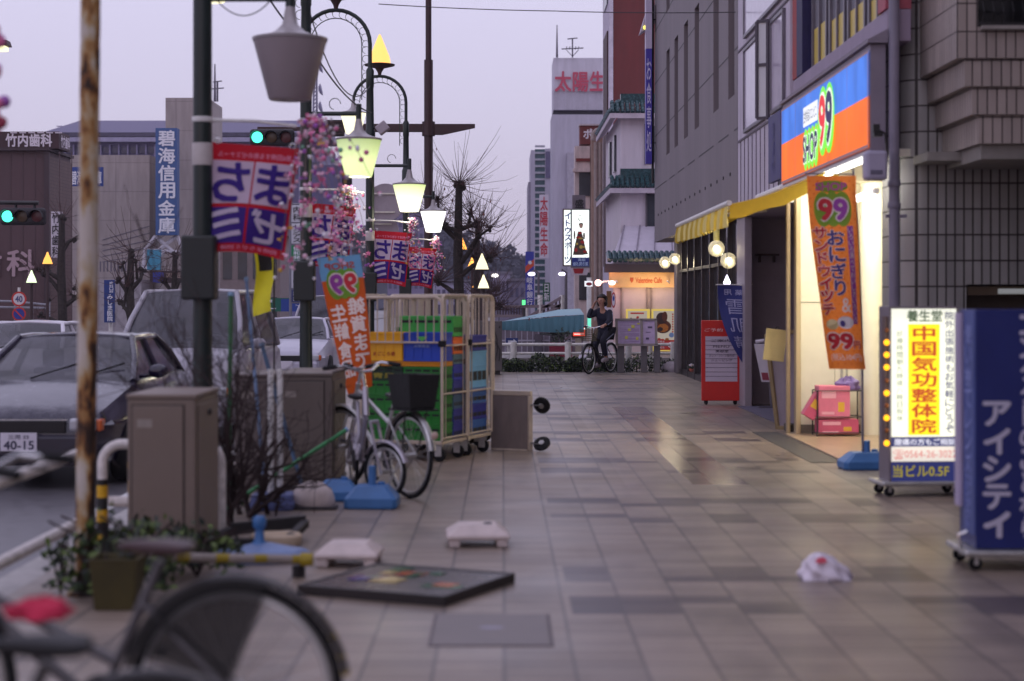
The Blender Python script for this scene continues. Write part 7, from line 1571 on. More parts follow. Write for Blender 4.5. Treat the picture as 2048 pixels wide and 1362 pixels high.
mb.build("lettering", [glow("ink lit red", (.42,.035,.0), .9), glow("ink lit green", (.10,.19,.09), .35), glow("ink lit navy", (.10,.10,.28), .4), glow("ink lit white", (.8,.8,1), .7), glow("ink lit rose", (.85,.25,.22), .8), glow("ink lit gold", (.55,.45,.04), .6)], S1)
mb = MB(); mb.box(-w1/2-.03, -w1/2+.0, -d1/2+.02, -d1/2+.10, .45, 1.44); mb.build("bulb_strip", C8("strip brown", 105,85,82), S1, bevel=.004)
mb = MB(); mb.k = 0
for i, py in enumerate((660, 685, 710, 735, 762, 787, 812, 837, 862, 888)):
    mb.k = 0 if i in (1,2,3,5,7,9) else 1; mb.ball((-w1/2-.016, -d1/2+.015, v1(py)), .024 if mb.k == 0 else .018, 12)
mb.build("bulb", [glow("bulb amber", (1,.42,.01), 2.2), C8("bulb off", 150,85,35)], S1, smooth=True, each=True)
lamp_light('AREA', "panel_glow", S1, (0, -.2, .9), 4, (1,.95,.7), .5, (math.radians(90), 0, 0), 1.0)
b2 = Vector((2.74, 10.12, 0)); w2, d2, h2 = .62, .38, 1.51
S2 = stand("tall navy blue sign box with white katakana on casters at the right edge", "standing_sign", (b2.x+w2/2, b2.y+d2/2, 0), math.radians(-1), w2, d2, h2, .12)
nvy = C8("sign navy", 26,38,105, rough=.35, var=.08); nv2 = C8("sign slate blue", 72,88,150, rough=.4, var=.1)
mb = MB(); mb.box(-w2/2+.002, w2/2, -d2/2, d2/2, .125, h2); mb.build("case", nvy, S2, bevel=.004)
mb = MB(); mb.box(-w2/2-.006, -w2/2+.001, -d2/2+.005, d2/2-.12, .2, h2-.004); mb.build("side_panel", nv2, S2)
mb = MB(); mb.box(-w2/2-.030, -w2/2-.007, d2/2-.115, d2/2+.0, .34, h2-.02); mb.build("side_board", C8("board lilac white", 178,165,192, rough=.4, var=.05), S2, bevel=.003)
f2 = plane((-w2/2, -d2/2, 0), (1,0,0), (0,0,1)); q2 = lambda py: 1.51-(py-618)/345
mb = MB(); mb.text("アイシティ", f2, .045, q2(1075), .20, q2(798), d=.004, bold=.05, vert=True); mb.text("コンタクトのことなら", f2, .255, q2(1075), .36, q2(628), d=.004, bold=.05, vert=True)
mb.build("lettering", C8("sign pale letters", 190,185,205, var=0), S2)
f3 = plane((-w2/2-.006, d2/2-.13, 0), (0,-1,0), (0,0,1)); mb = MB(); mb.text("使い捨てレンズ", f3, .04, .55, .20, 1.43, d=.003, bold=.03, vert=True); mb.text("コンタクト", f3, .05, .22, .19, .54, d=.003, bold=.02, vert=True); mb.build("side_lettering", C8("side ink", 135,145,200, var=0), S2)
mb = MB(); mb.tube([(-w2/2-.07,-.15,.12),(-w2/2-.09,-.15,.2),(-w2/2-.04,-.15,.22)], .012, 8); mb.build("hook", chrome, S2, smooth=True)
# --- porch: pink boxes on a rack, purple bag
t = thing("wire_rack", "black wire rack loaded with pink boxes by the porch wall", "rack", (W(1668,0,20.15).x, 20.15, .02)); Lr = t.location
x0, x1, z1 = -.22, .30, .52
mb = MB()
for x in (x0, x1):
    for y in (-.15, .15): mb.tube([(x,y,0),(x,y,z1)], .008, 6)
for z in (.04,.22,z1):
    for y in (-.15,.15): mb.tube([(x0,y,z),(x1,y,z)], .006, 6)
    for x in (x0,x1): mb.tube([(x,-.15,z),(x,.15,z)], .006, 6)
for i in range(9): mb.tube([(x0+.065*i,-.15,.04),(x0+.065*i,.15,.04)], .003, 4)
mb.build("frame", dark_metal, t)
pk = C8("box pink", 222,120,150, rough=.5, var=.1); pk2 = C8("box rose", 200,85,120, rough=.5, var=.12)
for lb, x, z, w, h, mt in (("large pink box standing in the upper wire rack", -.20, .225, .36, .37, pk), ("wide rose box at the bottom of the wire rack", -.20, .045, .46, .165, pk2)):
    b = thing("pink_box", lb, "box", (Lr.x+x+w/2, Lr.y, z)); mb = MB(); mb.box(-w/2,w/2,-.13,.13,0,h); mb.build("carton", mt, b, bevel=.006)
    mb = MB(); f = plane((-w/2,-.131,0),(1,0,0),(0,0,1)); mb.k = 0; mb.patch(f, w*.1, h*.62, w*.55, h*.85, d=.001); mb.k = 1; mb.patch(f, w*.62, h*.2, w*.82, h*.5, d=.001); mb.k = 0; mb.patch(f, w*.1, h*.12, w*.5, h*.2, d=.001); mb.build("print", [C8("box pale print", 235,170,190, var=0), C8("box yellow print", 220,170,60, var=0)], b)
b = thing("pink_box", "tilted pink box with a yellow mark leaning at the left of the rack", "box", (Lr.x-.30, Lr.y, .25)); b.rotation_euler = (0, .55, 0); mb = MB(); mb.box(-.07,.07,-.1,.1,-.02,.28); mb.build("carton", pk2, b, bevel=.006); mb = MB(); mb.box(-.05,.04,-.104,-.1005,.1,.2); mb.build("print", MATS["box yellow print"], b)
t = thing("purple_bag", "crumpled purple plastic bag on top of the wire rack", "bag", (Lr.x+.17, Lr.y-.02, .60)); crumple(.10, 9, (1.25,.8,.85), .34).build("bag", C8("bag purple", 125,105,165, rough=.4, var=.12), t, smooth=True, ang=40)
# --- leaning frame, parking board, red menu board, flag, pots
t = thing("leaning_easel", "tall wooden frame with a grey panel leaning by the porch pillar", "frame", G(1597, 862))
mb = MB()
for a, b in (((-.20,.3,0),(-.32,.42,1.16)), ((.12,0,.0),(.02,.15,1.20))): mb.bar(a, b, .045, .05)
mb.bar((-.32,.42,1.16),(.02,.15,1.20),.045,.05); mb.bar((-.2,.3,.02),(.12,0,.02),.045,.05); mb.build("frame", C8("frame olive wood", 135,115,82, var=.2), t, bevel=.005)
mb = MB(); mb.add([(-.195,.30,.03),(.115,.01,.03),(.02,.16,1.18),(-.315,.43,1.15)], [(0,1,2,3)]); mb.build("panel", C8("panel mauve", 140,128,140, var=.08), t)
mb = MB(); mb.box(-.16,.16,-.13,.10,0,.09); mb.build("foot", C8("foot dark", 62,54,44, var=.2), t, bevel=.01)
t = thing("cardboard_sheet", "buff sheet of card hung on the leaning frame", "card", W(1553, 672, 21.0)); mb = MB(); mb.M = Matrix.Rotation(.12, 4, 'Y'); mb.box(-.13,.12,-.015,.015,-.30,.08); mb.build("card", C8("card buff", 205,185,130, var=.1), t, bevel=.004)
mb = MB(); mb.M = Matrix.Rotation(.12, 4, 'Y'); mb.ring((0,0,.09), .02, .004, 'y', 10, 4); mb.build("hanger", dark_metal, t)
t = thing("notice_stand", "white slanted notice board on a thin grey stand in the recess", "stand", G(1535, 818))
mb = MB(); mb.tube([(.08,.1,0),(.02,0,.55),(-.05,-.02,.98)], .018, 8); mb.bar((-.14,0,.02),(.2,.1,.02),.05,.03); mb.build("stand", C8("stand grey", 110,105,118), t, smooth=True)
mb = MB(); f = plane((-.20,-.06,.95),(.14,-.05,0),(.115,.03,-.55)); mb.add([f(0,0),f(1,0),f(1,1),f(0,1),f(0,0,-.03),f(1,0,-.03),f(1,1,-.03),f(0,1,-.03)], [(0,1,2,3),(7,6,5,4),(0,4,5,1),(1,5,6,2),(2,6,7,3),(3,7,4,0)]); mb.build("board", C8("notice white", 215,208,220, var=.06), t, bevel=.003)
mb = MB(); mb.k = 0; mb.patch(f, .15,.75,.8,.95, d=-.034); mb.patch(f, .15,.75,.8,.95, d=.004); mb.k = 1; mb.patch(f, .15,.4,.5,.7, d=.004); mb.build("print", [C8("notice red", 150,60,80, var=0), C8("notice grey", 150,145,160, var=0)], t)
mb = MB(); mb.tube([(-.18,-.06,.98),(-.06,-.1,1.0)], .025, 8); mb.build("clip", MATS["notice white"], t, smooth=True)
t = thing("menu_board", "red standing menu board with a white list under the grey office", "board", G(1447, 812)+Vector((0,.33,0)), math.radians(-3)); wm, hm_ = .58, 1.28
redm = C8("board red", 200,32,28, rough=.4, var=.08)
mb = MB(); mb.box(-wm/2, wm/2, 0, .10, .06, hm_); mb.build("body", redm, t, bevel=.01)
fm = plane((-wm/2, -.001, .06), (wm,0,0), (0,0,hm_-.06)); mb = MB(); mb.patch(fm, .10,.24,.93,.80, d=.004); mb.build("sheet", C8("menu sheet", 195,182,200, var=.04), t)
mb = MB(); mb.k = 0
for i in range(9): mb.patch(fm, .10,.30+i*.055,.93,.306+i*.055, d=.006)
mb.text("美容室", fm, .36,.60,.70,.635, d=.007, bold=.02); mb.text("カット・パーマ受付中", fm, .2,.545,.85,.575, d=.007); mb.text("シェービング", fm, .25,.49,.8,.52, d=.007); mb.text("MENU", fm, .3,.66,.72,.69, d=.007); mb.text("ご案内", fm, .25,.73,.75,.765, d=.007)
mb.k = 1; mb.text("ご予約", fm, .08,.86,.55,.90, d=.006, bold=.02); mb.disc(fm, .78,.90,.10,.05,.006); mb.build("lettering", [C8("menu ink", 85,75,95, var=0), C8("menu pale", 230,185,185, var=0)], t)
mb = MB()
for x in (-.22,.22): mb.lathe([(.03,-.02),(.03,.02)], 12, (x,.05,.03), Matrix.Rotation(math.pi/2,3,'X')); mb.box(x-.03,x+.03,.02,.08,.045,.06)
mb.build("caster", black_rub, t)
t = thing("hanging_flag", "navy blue hanging cosmetics flag tapering to a point, seen in mirror view", "flag", W(1489, 572, 26.2)); sF = 26.2/3500
def fnF(u, v, d=0): q = v; return Vector((-.40*(1-.92*q**2.2)*(1-u)+.10*u, -d+.03*math.sin(6*v+3*u), -1.17*v+.02*(1-u)))
mb = MB(); mb.patch(fnF, 0,0,1,1,10,20); mb.build("cloth", C8("flag navy", 48,55,125, rough=.7, var=.08), t, smooth=True)
mb = MB(); mb.text("用", fnF, .20,.125,.42,.055, d=.008, bold=.02, mirror=True); mb.text("薬", fnF, .52,.125,.76,.055, d=.008, bold=.02, mirror=True); mb.text("雪", fnF, .22,.37,.76,.18, d=.008, bold=.0, mirror=True); mb.text("肌", fnF, .22,.60,.84,.42, d=.008, bold=.0, mirror=True); mb.text("精", fnF, .22,.80,.84,.65, d=.008, bold=.0, mirror=True); mb.build("lettering", C8("flag letters", 165,165,205, var=0), t)
mb = MB(); mb.tube([(-.43,0,.02),(.12,0,.02)], .008, 6); mb.build("rod", white_metal, t)
t = thing("flower_pot", "terracotta pot with pale flowers by the glazed corner", "flower pot", G(1391, 755)+Vector((0,.1,0)))
mb = MB(); mb.lathe([(.08,0),(.115,.15),(.125,.15),(.125,.18),(.1,.18)], 20); mb.build("pot", C8("terracotta", 165,85,65, var=.15), t, smooth=True)
leaf_clump(t, (0,0,.17), .16, .08, 90, .06, [leafy, leafd], 41); random.seed(42); mb = MB()
for i in range(26): mb.k = i % 2; mb.ball((random.gauss(0,.075), random.gauss(0,.06), .24+random.gauss(0,.02)), .022, 7)
mb.build("flower", [C8("flower cream", 225,205,170, var=.05), C8("flower white", 225,215,225, var=.05)], t, smooth=True)
# --- globe lamps on the facade
gm = M("clear globe glass", (.85,.80,.62), .08, var=0, spec=.7, alpha=.42)
def globe(label, px, py, Y, arm, hang=False):
    t = thing("globe_lamp", label, "lamp", W(px, py, Y), group="globe lamps on the office front")
    MB().ball((0,0,0), .132, 24).build("globe", gm, t, smooth=True)
    MB().ball((0,0,0), .052, 14).build("bulb", glow("globe bulb", (1,.93,.72), 7), t, smooth=True)
    mb = MB()
    if hang: mb.tube([(0,0,.13),(0,0,.42)], .05, 12)
    else: mb.tube([(.12,0,0),(.3+arm,.1,0)], .014, 8); mb.lathe([(.05,0),(.04,.05)], 12, (.11,0,0), Matrix.Rotation(math.pi/2,3,'Y'))
    mb.build("holder", C8("holder cream", 205,195,120) if hang else dark_metal, t, smooth=True); lamp_light('POINT', "globe_glow", t, (0,-.16,-.05), 5, (1,.85,.55), .08)
globe("left clear globe lamp of the pair on the corner column", 1330, 525, 38.4, .2)
globe("right clear globe lamp of the pair on the corner column", 1350, 518, 37.8, .1)
globe("large hanging globe lamp under the yellow awning", 1433, 497, 27.6, 0, True)
globe("globe lamp half behind the hanging one under the awning", 1457, 521, 28.2, .1)
t = thing("display_bulb", "teardrop bulb glowing blue white just above the navy flag", "lamp", W(1454, 566, 27)); mb = MB(); mb.lathe([(.005,-.06),(.05,-.03),(.055,.01),(.02,.09),(.004,.13)], 14); mb.build("bulb", glow("bulb violet white", (.85,.8,1), 4), t, smooth=True)
mb = MB(); mb.tube([(0,0,.12),(0,0,.7)], .006, 5); mb.build("cord", dark_metal, t)
# --- map boards, railing, hedge at the crossing
t = thing("map_board", "slanted town map board in two panels on grey posts behind the cyclist", "map board", (W(1278,0,38.6).x, 38.6, 0)); L_ = t.location; f = front(38.6)
def tilt(px, py, d=0): p = f(px, py, d); p.y += (p.z-.6)*.22; return p
mb = MB()
for x0, x1 in ((1236,1282),(1285,1313)): mb.add([tilt(x0,688),tilt(x1+3,688),tilt(x1-2,641),tilt(x0-3,641)], [(0,1,2,3)])
mb.build("map", C8("map lilac", 185,165,205, rough=.35, var=.1, vs=10), t, off=L_)
mb = MB()
for x0, x1, y0, y1 in ((1231,1236,638,690),(1281,1286,638,690),(1310,1315,638,690),(1231,1315,637,641),(1233,1316,687,692)): mb.add([tilt(x0,y1,.03),tilt(x1,y1,.03),tilt(x1,y0,.03),tilt(x0,y0,.03),tilt(x0,y1,-.04),tilt(x1,y1,-.04),tilt(x1,y0,-.04),tilt(x0,y0,-.04)], [(0,1,2,3),(7,6,5,4),(0,4,5,1),(1,5,6,2),(2,6,7,3),(3,7,4,0)])
mb.build("frame", C8("map frame grey", 140,130,132), t, off=L_)
mb = MB()
for x0, x1 in ((1236,1249),(1283,1295),(1309,1321)): a, b = f(x0,740), f(x1,690); mb.box(a.x, b.x, 38.65, 38.85, 0, b.z)
mb.build("post", C8("map post grey", 108,104,110, var=.1), t, bevel=.01, off=L_)
mb = MB(); random.seed(3)
for (x0,y0,x1,y1,k_) in ((1263,650,1270,656,0),(1256,657,1262,662,0),(1275,646,1280,649,0),(1250,672,1256,678,0),(1272,674,1277,680,0),(1296,653,1305,656,1),(1292,664,1302,665,1),(1292,675,1298,679,1)): mb.k = k_; mb.add([tilt(x0,y1,.01),tilt(x1,y1,.01),tilt(x1,y0,.01),tilt(x0,y0,.01)], [(0,1,2,3)])
for i in range(14): y = 645+i*3; mb.k = 2; mb.add([tilt(1240,y,.008),tilt(1279,y+random.uniform(-4,4),.008),tilt(1279,y+.5,.008),tilt(1240,y+.6,.008)], [(0,1,2,3)])
mb.build("map_print", [C8("map yellow", 195,190,90, var=0), C8("map dark", 75,65,95, var=0), C8("map line", 165,140,185, var=0)], t, off=L_)
t = thing("pipe_railing", "white two bar pipe railing along the crossing behind the hedge", "railing", (W(1180,0,39.6).x, 39.6, 0)); L_ = t.location
xa, xb = W(985,0,39.6).x, W(1372,0,39.6).x
mb = MB()
for z, r in ((.60,.035),(.40,.03),(.15,.03)): mb.tube([(xa,39.6,z),(xb,39.6,z)], r, 8)
mb.build("rail", white_metal, t, smooth=True, off=L_)
mb = MB()
for px in (1027, 1136, 1257, 1301, 1345): mb.tube([(W(px,0,39.6).x,39.57,-.1),(W(px,0,39.6).x,39.57,.66)], .075 if px < 1300 else .05, 12)
mb.build("post", white_metal, t, smooth=True, off=L_)
for i, (pa, pb, lb) in enumerate(((1003,1125,"clipped low green hedge left of the cyclist"),(1128,1225,"low green hedge right behind the cyclist"),(1228,1365,"thin low hedge behind the map board"))):
    t = thing("hedge", lb, "hedge", (W((pa+pb)/2,0,39.3).x, 39.3, 0)); random.seed(50+i); mb = MB(); x0, x1 = W(pa,0,39.3).x-t.location.x, W(pb,0,39.3).x-t.location.x
    for k_ in range(2600 if i < 2 else 1100):
        x = random.uniform(x0, x1); hh = .30+.07*math.sin(x*5+i)+.05*math.sin(x*13); p = Vector((x, random.uniform(-.22,.22), random.uniform(.0, hh))); d_ = Vector((random.gauss(0,1), random.gauss(0,1), random.gauss(.4,.8))).normalized(); e_ = d_.orthogonal().normalized(); s = random.uniform(.04,.08)
        mb.k = random.choices((0,1,2),(4,5,2))[0]; mb.poly(p, p+d_*s*.5+e_*s*.3, p+d_*s, p+d_*s*.5-e_*s*.3)
    mb.build("foliage", [leafy, leafd, MATS["leaf fresh"]], t)
    mb = MB()
    for k_ in range(16): x = random.uniform(x0,x1); mb.tube([(x,0,-.05),(x+random.gauss(0,.05),random.gauss(0,.05),.25)], .008, 5)
    mb.build("stem", shrub_m, t)
mb = MB(); t = thing("white_stone", "round whitish stone in the planting bed behind the map board", "stone", (W(1340,0,39.15).x, 39.15, 0)); crumple(.14, 13, (1.3,.8,1.0), .12).build("stone", C8("stone pale", 175,165,178, var=.15), t, smooth=True, loc=(0,0,.09))
# ================================================================ cars queueing on the road
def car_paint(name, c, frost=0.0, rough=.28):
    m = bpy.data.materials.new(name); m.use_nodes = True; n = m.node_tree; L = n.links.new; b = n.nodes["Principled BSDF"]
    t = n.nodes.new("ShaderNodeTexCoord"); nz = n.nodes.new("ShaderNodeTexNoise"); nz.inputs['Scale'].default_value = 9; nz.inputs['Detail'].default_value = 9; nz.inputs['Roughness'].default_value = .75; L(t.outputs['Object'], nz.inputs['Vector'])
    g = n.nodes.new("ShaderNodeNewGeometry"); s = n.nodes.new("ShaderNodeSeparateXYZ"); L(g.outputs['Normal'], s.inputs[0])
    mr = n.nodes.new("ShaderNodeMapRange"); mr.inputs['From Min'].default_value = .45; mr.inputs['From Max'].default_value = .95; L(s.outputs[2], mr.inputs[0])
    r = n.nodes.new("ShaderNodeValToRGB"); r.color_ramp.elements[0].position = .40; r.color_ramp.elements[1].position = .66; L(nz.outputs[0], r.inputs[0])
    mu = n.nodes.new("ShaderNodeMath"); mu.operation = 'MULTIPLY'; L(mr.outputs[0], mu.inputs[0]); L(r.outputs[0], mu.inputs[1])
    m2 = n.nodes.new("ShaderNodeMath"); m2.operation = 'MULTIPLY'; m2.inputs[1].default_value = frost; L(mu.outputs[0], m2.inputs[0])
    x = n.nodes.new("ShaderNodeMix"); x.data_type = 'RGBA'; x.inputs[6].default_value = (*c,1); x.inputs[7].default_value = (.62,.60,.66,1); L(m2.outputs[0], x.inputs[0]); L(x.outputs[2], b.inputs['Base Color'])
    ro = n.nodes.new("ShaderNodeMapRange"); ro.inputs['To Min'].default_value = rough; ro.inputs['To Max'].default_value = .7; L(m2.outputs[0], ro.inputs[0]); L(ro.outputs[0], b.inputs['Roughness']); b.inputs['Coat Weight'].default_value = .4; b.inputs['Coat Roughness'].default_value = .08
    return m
car_glass = M("car glass", (.05,.048,.064), .06, var=.7, vs=1.6, spec=.8, alpha=.72)
tyre_m = C8("tyre", 26,25,27, rough=.8, var=.15)
def car(label, loc, paint, kind='sedan', rz=0, w=.85, plate=None, cat="car", lights=False):
    t = thing("car" if kind == 'sedan' else "van", label, cat, loc, rz, group="cars queueing on the road")
    if kind == 'sedan': prof = [(0,.56),(.06,.66),(.25,.74),(1.25,.93),(1.35,.95),(3.75,.97),(4.35,.93),(4.52,.85),(4.55,.55)]; wb = (.85,3.5); roof = (1.28,2.02,3.15,3.85); zr, zb, L = 1.37, .93, 4.55
    else: prof = [(0,.60),(.05,.85),(.2,1.0),(.62,1.12),(.72,1.14),(4.2,1.14),(4.38,1.1),(4.42,.85),(4.44,.55)]; wb = (.80,3.4); roof = (.66,1.5,3.9,4.3); zr, zb, L = 1.86, 1.10, 4.44
    st = []
    for y, zt in prof:
        e = min(1, .74+.26*min(1, (y+.12)/.55)) * min(1, .86+.14*min(1, (L-y+.05)/.5)); W_ = w*e
        st.append([Vector((s*x*W_, y, z)) for s, x, z in ((-1,.92,.22),(-1,1.0,.36),(-1,1.02,.58),(-1,.985,zt-.12),(-1,.90,zt-.015),(-1,.5,zt+.015),(1,.0,zt+.022),(1,.5,zt+.015),(1,.90,zt-.015),(1,.985,zt-.12),(1,1.02,.58),(1,1.0,.36),(1,.92,.22))])
    mb = MB(); n = 13
    mb.add([v for s in st for v in s], [(i*n+j, (i+1)*n+j, (i+1)*n+j+1, i*n+j+1) for i in range(len(st)-1) for j in range(n-1)]+[tuple(range(n)), tuple(range((len(st)-1)*n, len(st)*n))[::-1]]+[(i*n+n-1, (i+1)*n+n-1, (i+1)*n, i*n) for i in range(len(st)-1)])
    mb.build("body", paint, t, smooth=True, ang=40)
    y0, y1, y2, y3 = roof; wl, wt = w*.88, w*.68
    B = lambda s, y: Vector((s*wl, y, zb)); T = lambda s, y: Vector((s*wt, y, zr-.03))
    mb = MB(); n2 = 7; vs = []                                                       # crowned roof
    for i in range(n2):
        q = i/(n2-1)
        for s in (-1,-.6,0,.6,1): vs.append(Vector((s*wt*1.02, y1-.03+(y2-y1+.06)*q, zr-.03+.045*(1-s*s)+.02*math.sin(math.pi*q))))
    mb.add(vs, [(i*5+j, i*5+j+1, i*5+6+j, i*5+5+j) for i in range(n2-1) for j in range(4)]); ro = mb.build("roof", paint, t, smooth=True); so = ro.modifiers.new("s",'SOLIDIFY'); so.thickness = .03
    mb = MB()
    for s in (-1,1):
        for a, b in ((B(s,y0),T(s,y1)), (B(s,y3),T(s,y2))): mb.tube([a,(a+b)/2+Vector((s*.02,0,.02)),b], .035, 8)
        mb.tube([T(s,y1),T(s,(y1+y2)/2)+Vector((s*.02,0,.01)),T(s,y2)], .035, 8); ym = y0+(y3-y0)*.47; mb.tube([B(s,ym)+Vector((s*.02,0,0)), T(s,ym)], .035, 8)
    mb.build("pillar", paint, t, smooth=True, each=True)
    mb = MB(); N = 8; vs = []
    for i in range(5):
        for j in range(N+1): s = -1+2*j/N; p = B(s,y0)*(1-i/4)+T(s,y1)*(i/4); p.y -= .09*(1-s*s); p.z += .02*(1-s*s)*(i/4); vs.append(p)
    mb.add(vs, [(i*(N+1)+j, i*(N+1)+j+1, (i+1)*(N+1)+j+1, (i+1)*(N+1)+j) for i in range(4) for j in range(N)]); mb.build("windscreen", car_glass, t, smooth=True)
    mb = MB(); mb.poly(B(1,y3),B(-1,y3),T(-1,y2),T(1,y2)); mb.build("rear_window", car_glass, t)
    for s in (-1,1): mb = MB(); mb.poly(B(s,y0),B(s,y3),T(s,y2),T(s,y1)); mb.build("side_window", car_glass, t)
    for y in wb:
        for s in (-1,1):
            Rm = Matrix.Rotation(math.pi/2,3,'Y'); mb = MB(); mb.lathe([(.2,-.1),(.29,-.1),(.31,-.07),(.31,.07),(.29,.1),(.2,.1)], 24, (s*(w-.08), y, .31), Rm); wh = mb.build("wheel", tyre_m, t, smooth=True)
            mb = MB(); mb.lathe([(.2,-.08),(.2,.08),(.17,.085),(.05,.06)], 18, (s*(w-.07), y, .31), Rm); mb.build("rim", alu, wh, smooth=True)
    zf = prof[0][1]
    mb = MB(); mb.box(-w*.78,w*.78,-.07,.05,.30,.50); mb.build("bumper", paint if kind != 'sedan' or frost_of.get(paint.name) else C8("bumper dark", 38,34,50, rough=.4), t, bevel=.03)
    mb = MB(); mb.box(-w*.48,w*.48,-.02,.02,zf-.04,zf+.07)
    g_ = mb.build("grille", C8("grille black", 26,25,30, rough=.4, metal=.3), t, bevel=.008)
    mb = MB(); mb.box(-w*.5,w*.5,-.028,-.021,zf+.075,zf+.082)
    mb.build("trim", alu, g_)
    for s in (-1,1):
        mb = MB(); mb.box(s*w*.66-.13,s*w*.66+.13,-.015,.12,zf-.03,zf+.09); mb.build("headlight", (glow("headlamp on", (1,.95,.8), 3) if lights else M("headlamp glass", (.42,.42,.46), .12, var=.1, spec=.9)), t, bevel=.03)
        mb = MB(); mb.box(s*w*.80-.05,s*w*.80+.05,.0,.16,zf-.03,zf+.08); mb.build("indicator", C8("indicator amber", 190,90,45, rough=.25, var=.1), t, bevel=.02)
        mb = MB(); mb.ball((s*(w+.09), y0+.25, zb+.09), .1, 10, (1.0,.5,.7)); mb.tube([(s*w*.88,y0+.28,zb+.03),(s*(w+.05),y0+.27,zb+.06)], .02, 6); mb.build("mirror", paint, t, smooth=True)
    mb = MB(); mb.box(-.165,.165,-.088,-.075,.36,.525); p = mb.build("number_plate", C8("plate pale", 205,200,212, rough=.4, var=.04), t, bevel=.004)
    if plate:
        f = plane((-.165,-.088,.36),(.33,0,0),(0,0,.165)); mb = MB(); mb.text(plate[0], f, .22,.66,.78,.9, d=.002, bold=.02); mb.text(plate[1], f, .1,.1,.92,.56, d=.002, bold=.03); mb.build("lettering", C8("plate ink", 55,62,75, var=0), p)
    mb = MB()
    for x in (-.25,.2): mb.tube([(x,y0-.03,zb+.03),(x+.42,y0+.2,zb+.17)], .009, 5)
    mb.build("wiper", black_rub, t)
    mb = MB(); mb.tube([(w*.3,y0+.62,zb+.0),(w*.3,y0+.62,zb+.001)], .01, 4); 
    mb = MB(); mb.ring((w*.42,y0+.62,zb+.03), .17, .015, 'y', 20, 6); mb.build("steering_wheel", black_rub, t, smooth=True)
    mb = MB()
    for s in (-1,1): mb.box(s*.36-.2,s*.36+.2,y0+1.2,y0+1.32,.5,zr-.35); mb.box(s*.36-.11,s*.36+.11,y0+1.22,y0+1.3,zr-.34,zr-.16)
    mb.build("seat", C8("seat grey", 60,56,66, rough=.9), t, bevel=.03)
    return t
frost_of = {}
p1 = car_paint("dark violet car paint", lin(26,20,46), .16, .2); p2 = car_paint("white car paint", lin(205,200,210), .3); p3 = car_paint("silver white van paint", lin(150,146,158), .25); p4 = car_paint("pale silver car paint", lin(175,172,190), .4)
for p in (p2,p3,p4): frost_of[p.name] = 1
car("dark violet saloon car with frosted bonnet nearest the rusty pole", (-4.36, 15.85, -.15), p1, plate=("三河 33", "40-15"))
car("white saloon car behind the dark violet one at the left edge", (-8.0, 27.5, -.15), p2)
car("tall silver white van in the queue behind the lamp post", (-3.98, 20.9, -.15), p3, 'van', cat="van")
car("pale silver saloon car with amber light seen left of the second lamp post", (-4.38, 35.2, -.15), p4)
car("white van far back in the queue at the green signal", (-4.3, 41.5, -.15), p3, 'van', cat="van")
# ================================================================ cyclist
def skin_mesh(name, verts, edges, mat, parent, root=0, sub=2):
    me = bpy.data.meshes.new(name); me.from_pydata([v[:3] for v in verts], edges, []); me.materials.append(mat); ob = bpy.data.objects.new(name, me); COL.objects.link(ob); ob.parent = parent
    sk = ob.modifiers.new("skin", 'SKIN'); sk.use_smooth_shade = True
    if not me.skin_vertices: 
        bpy.context.view_layer.objects.active = ob
    for i, v in enumerate(verts): r = v[3]; r = r if isinstance(r, tuple) else (r, r); me.skin_vertices[0].data[i].radius = r
    me.skin_vertices[0].data[root].use_root = True
    s = ob.modifiers.new("sub", 'SUBSURF'); s.levels = sub; s.render_levels = sub
    return ob
gE = G(1221, 745); gF = G(1174, 748.5); hd = math.atan2(-.86, -.50)
E_ = bicycle("bicycle", "dark city bicycle with a front basket ridden by the person in navy", (gE.x, gE.y, 0), hd, r=.325, wb=1.04, frame=dark_metal, basket=C8("basket olive", 92,86,60, rough=.7, var=.2), kick=False, saddle_h=.83)
PS = thing("person", "cyclist in a navy tracksuit, one hand raised beside the head", "person", (gE.x, gE.y, 0), hd)
skin = C8("skin", 176,130,112, rough=.5, var=.05); navy = C8("tracksuit navy", 18,18,44, rough=.75, var=.15, vs=10, bump=.15); trs = C8("trousers navy", 20,20,42, rough=.8, var=.15, vs=10); hair_m = C8("hair dark", 34,26,27, rough=.55, var=.2, vs=20)
# joints: x forward, y to the person's left
J = dict(pel=(.22,0,.90,.13), sp=(.27,0,1.08,.125), ch=(.34,0,1.28,.135), nk=(.40,0,1.42,.055), nk2=(.42,0,1.475,.05), hd0=(.44,0,1.54,(.078,.07)), hd1=(.45,0,1.60,(.088,.08)), hd2=(.44,0,1.665,(.072,.066)),
  shl=(.36,.155,1.345,.062), ell=(.53,.245,1.15,.047), wrl=(.735,.235,1.055,.031), pll=(.80,.23,1.045,.033),
  shr=(.36,-.155,1.345,.062), elr=(.53,-.29,1.22,.047), wrr=(.47,-.205,1.44,.031), plr=(.46,-.165,1.51,.033),
  hpl=(.24,.095,.88,.10), knl=(.60,.115,.72,.066), anl=(.44,.11,.33,.042), tol=(.58,.115,.285,.036),
  hpr=(.24,-.095,.88,.10), knr=(.58,-.115,.60,.066), anr=(.36,-.11,.20,.042), tor=(.50,-.115,.155,.036))
names = list(J); ix = {k_: i for i, k_ in enumerate(names)}
thin = dict(pel=.7, sp=.62, ch=.62, shl=.72, ell=.8, shr=.72, elr=.8, hpl=.7, knl=.8, anl=.85, hpr=.7, knr=.8, anr=.85)
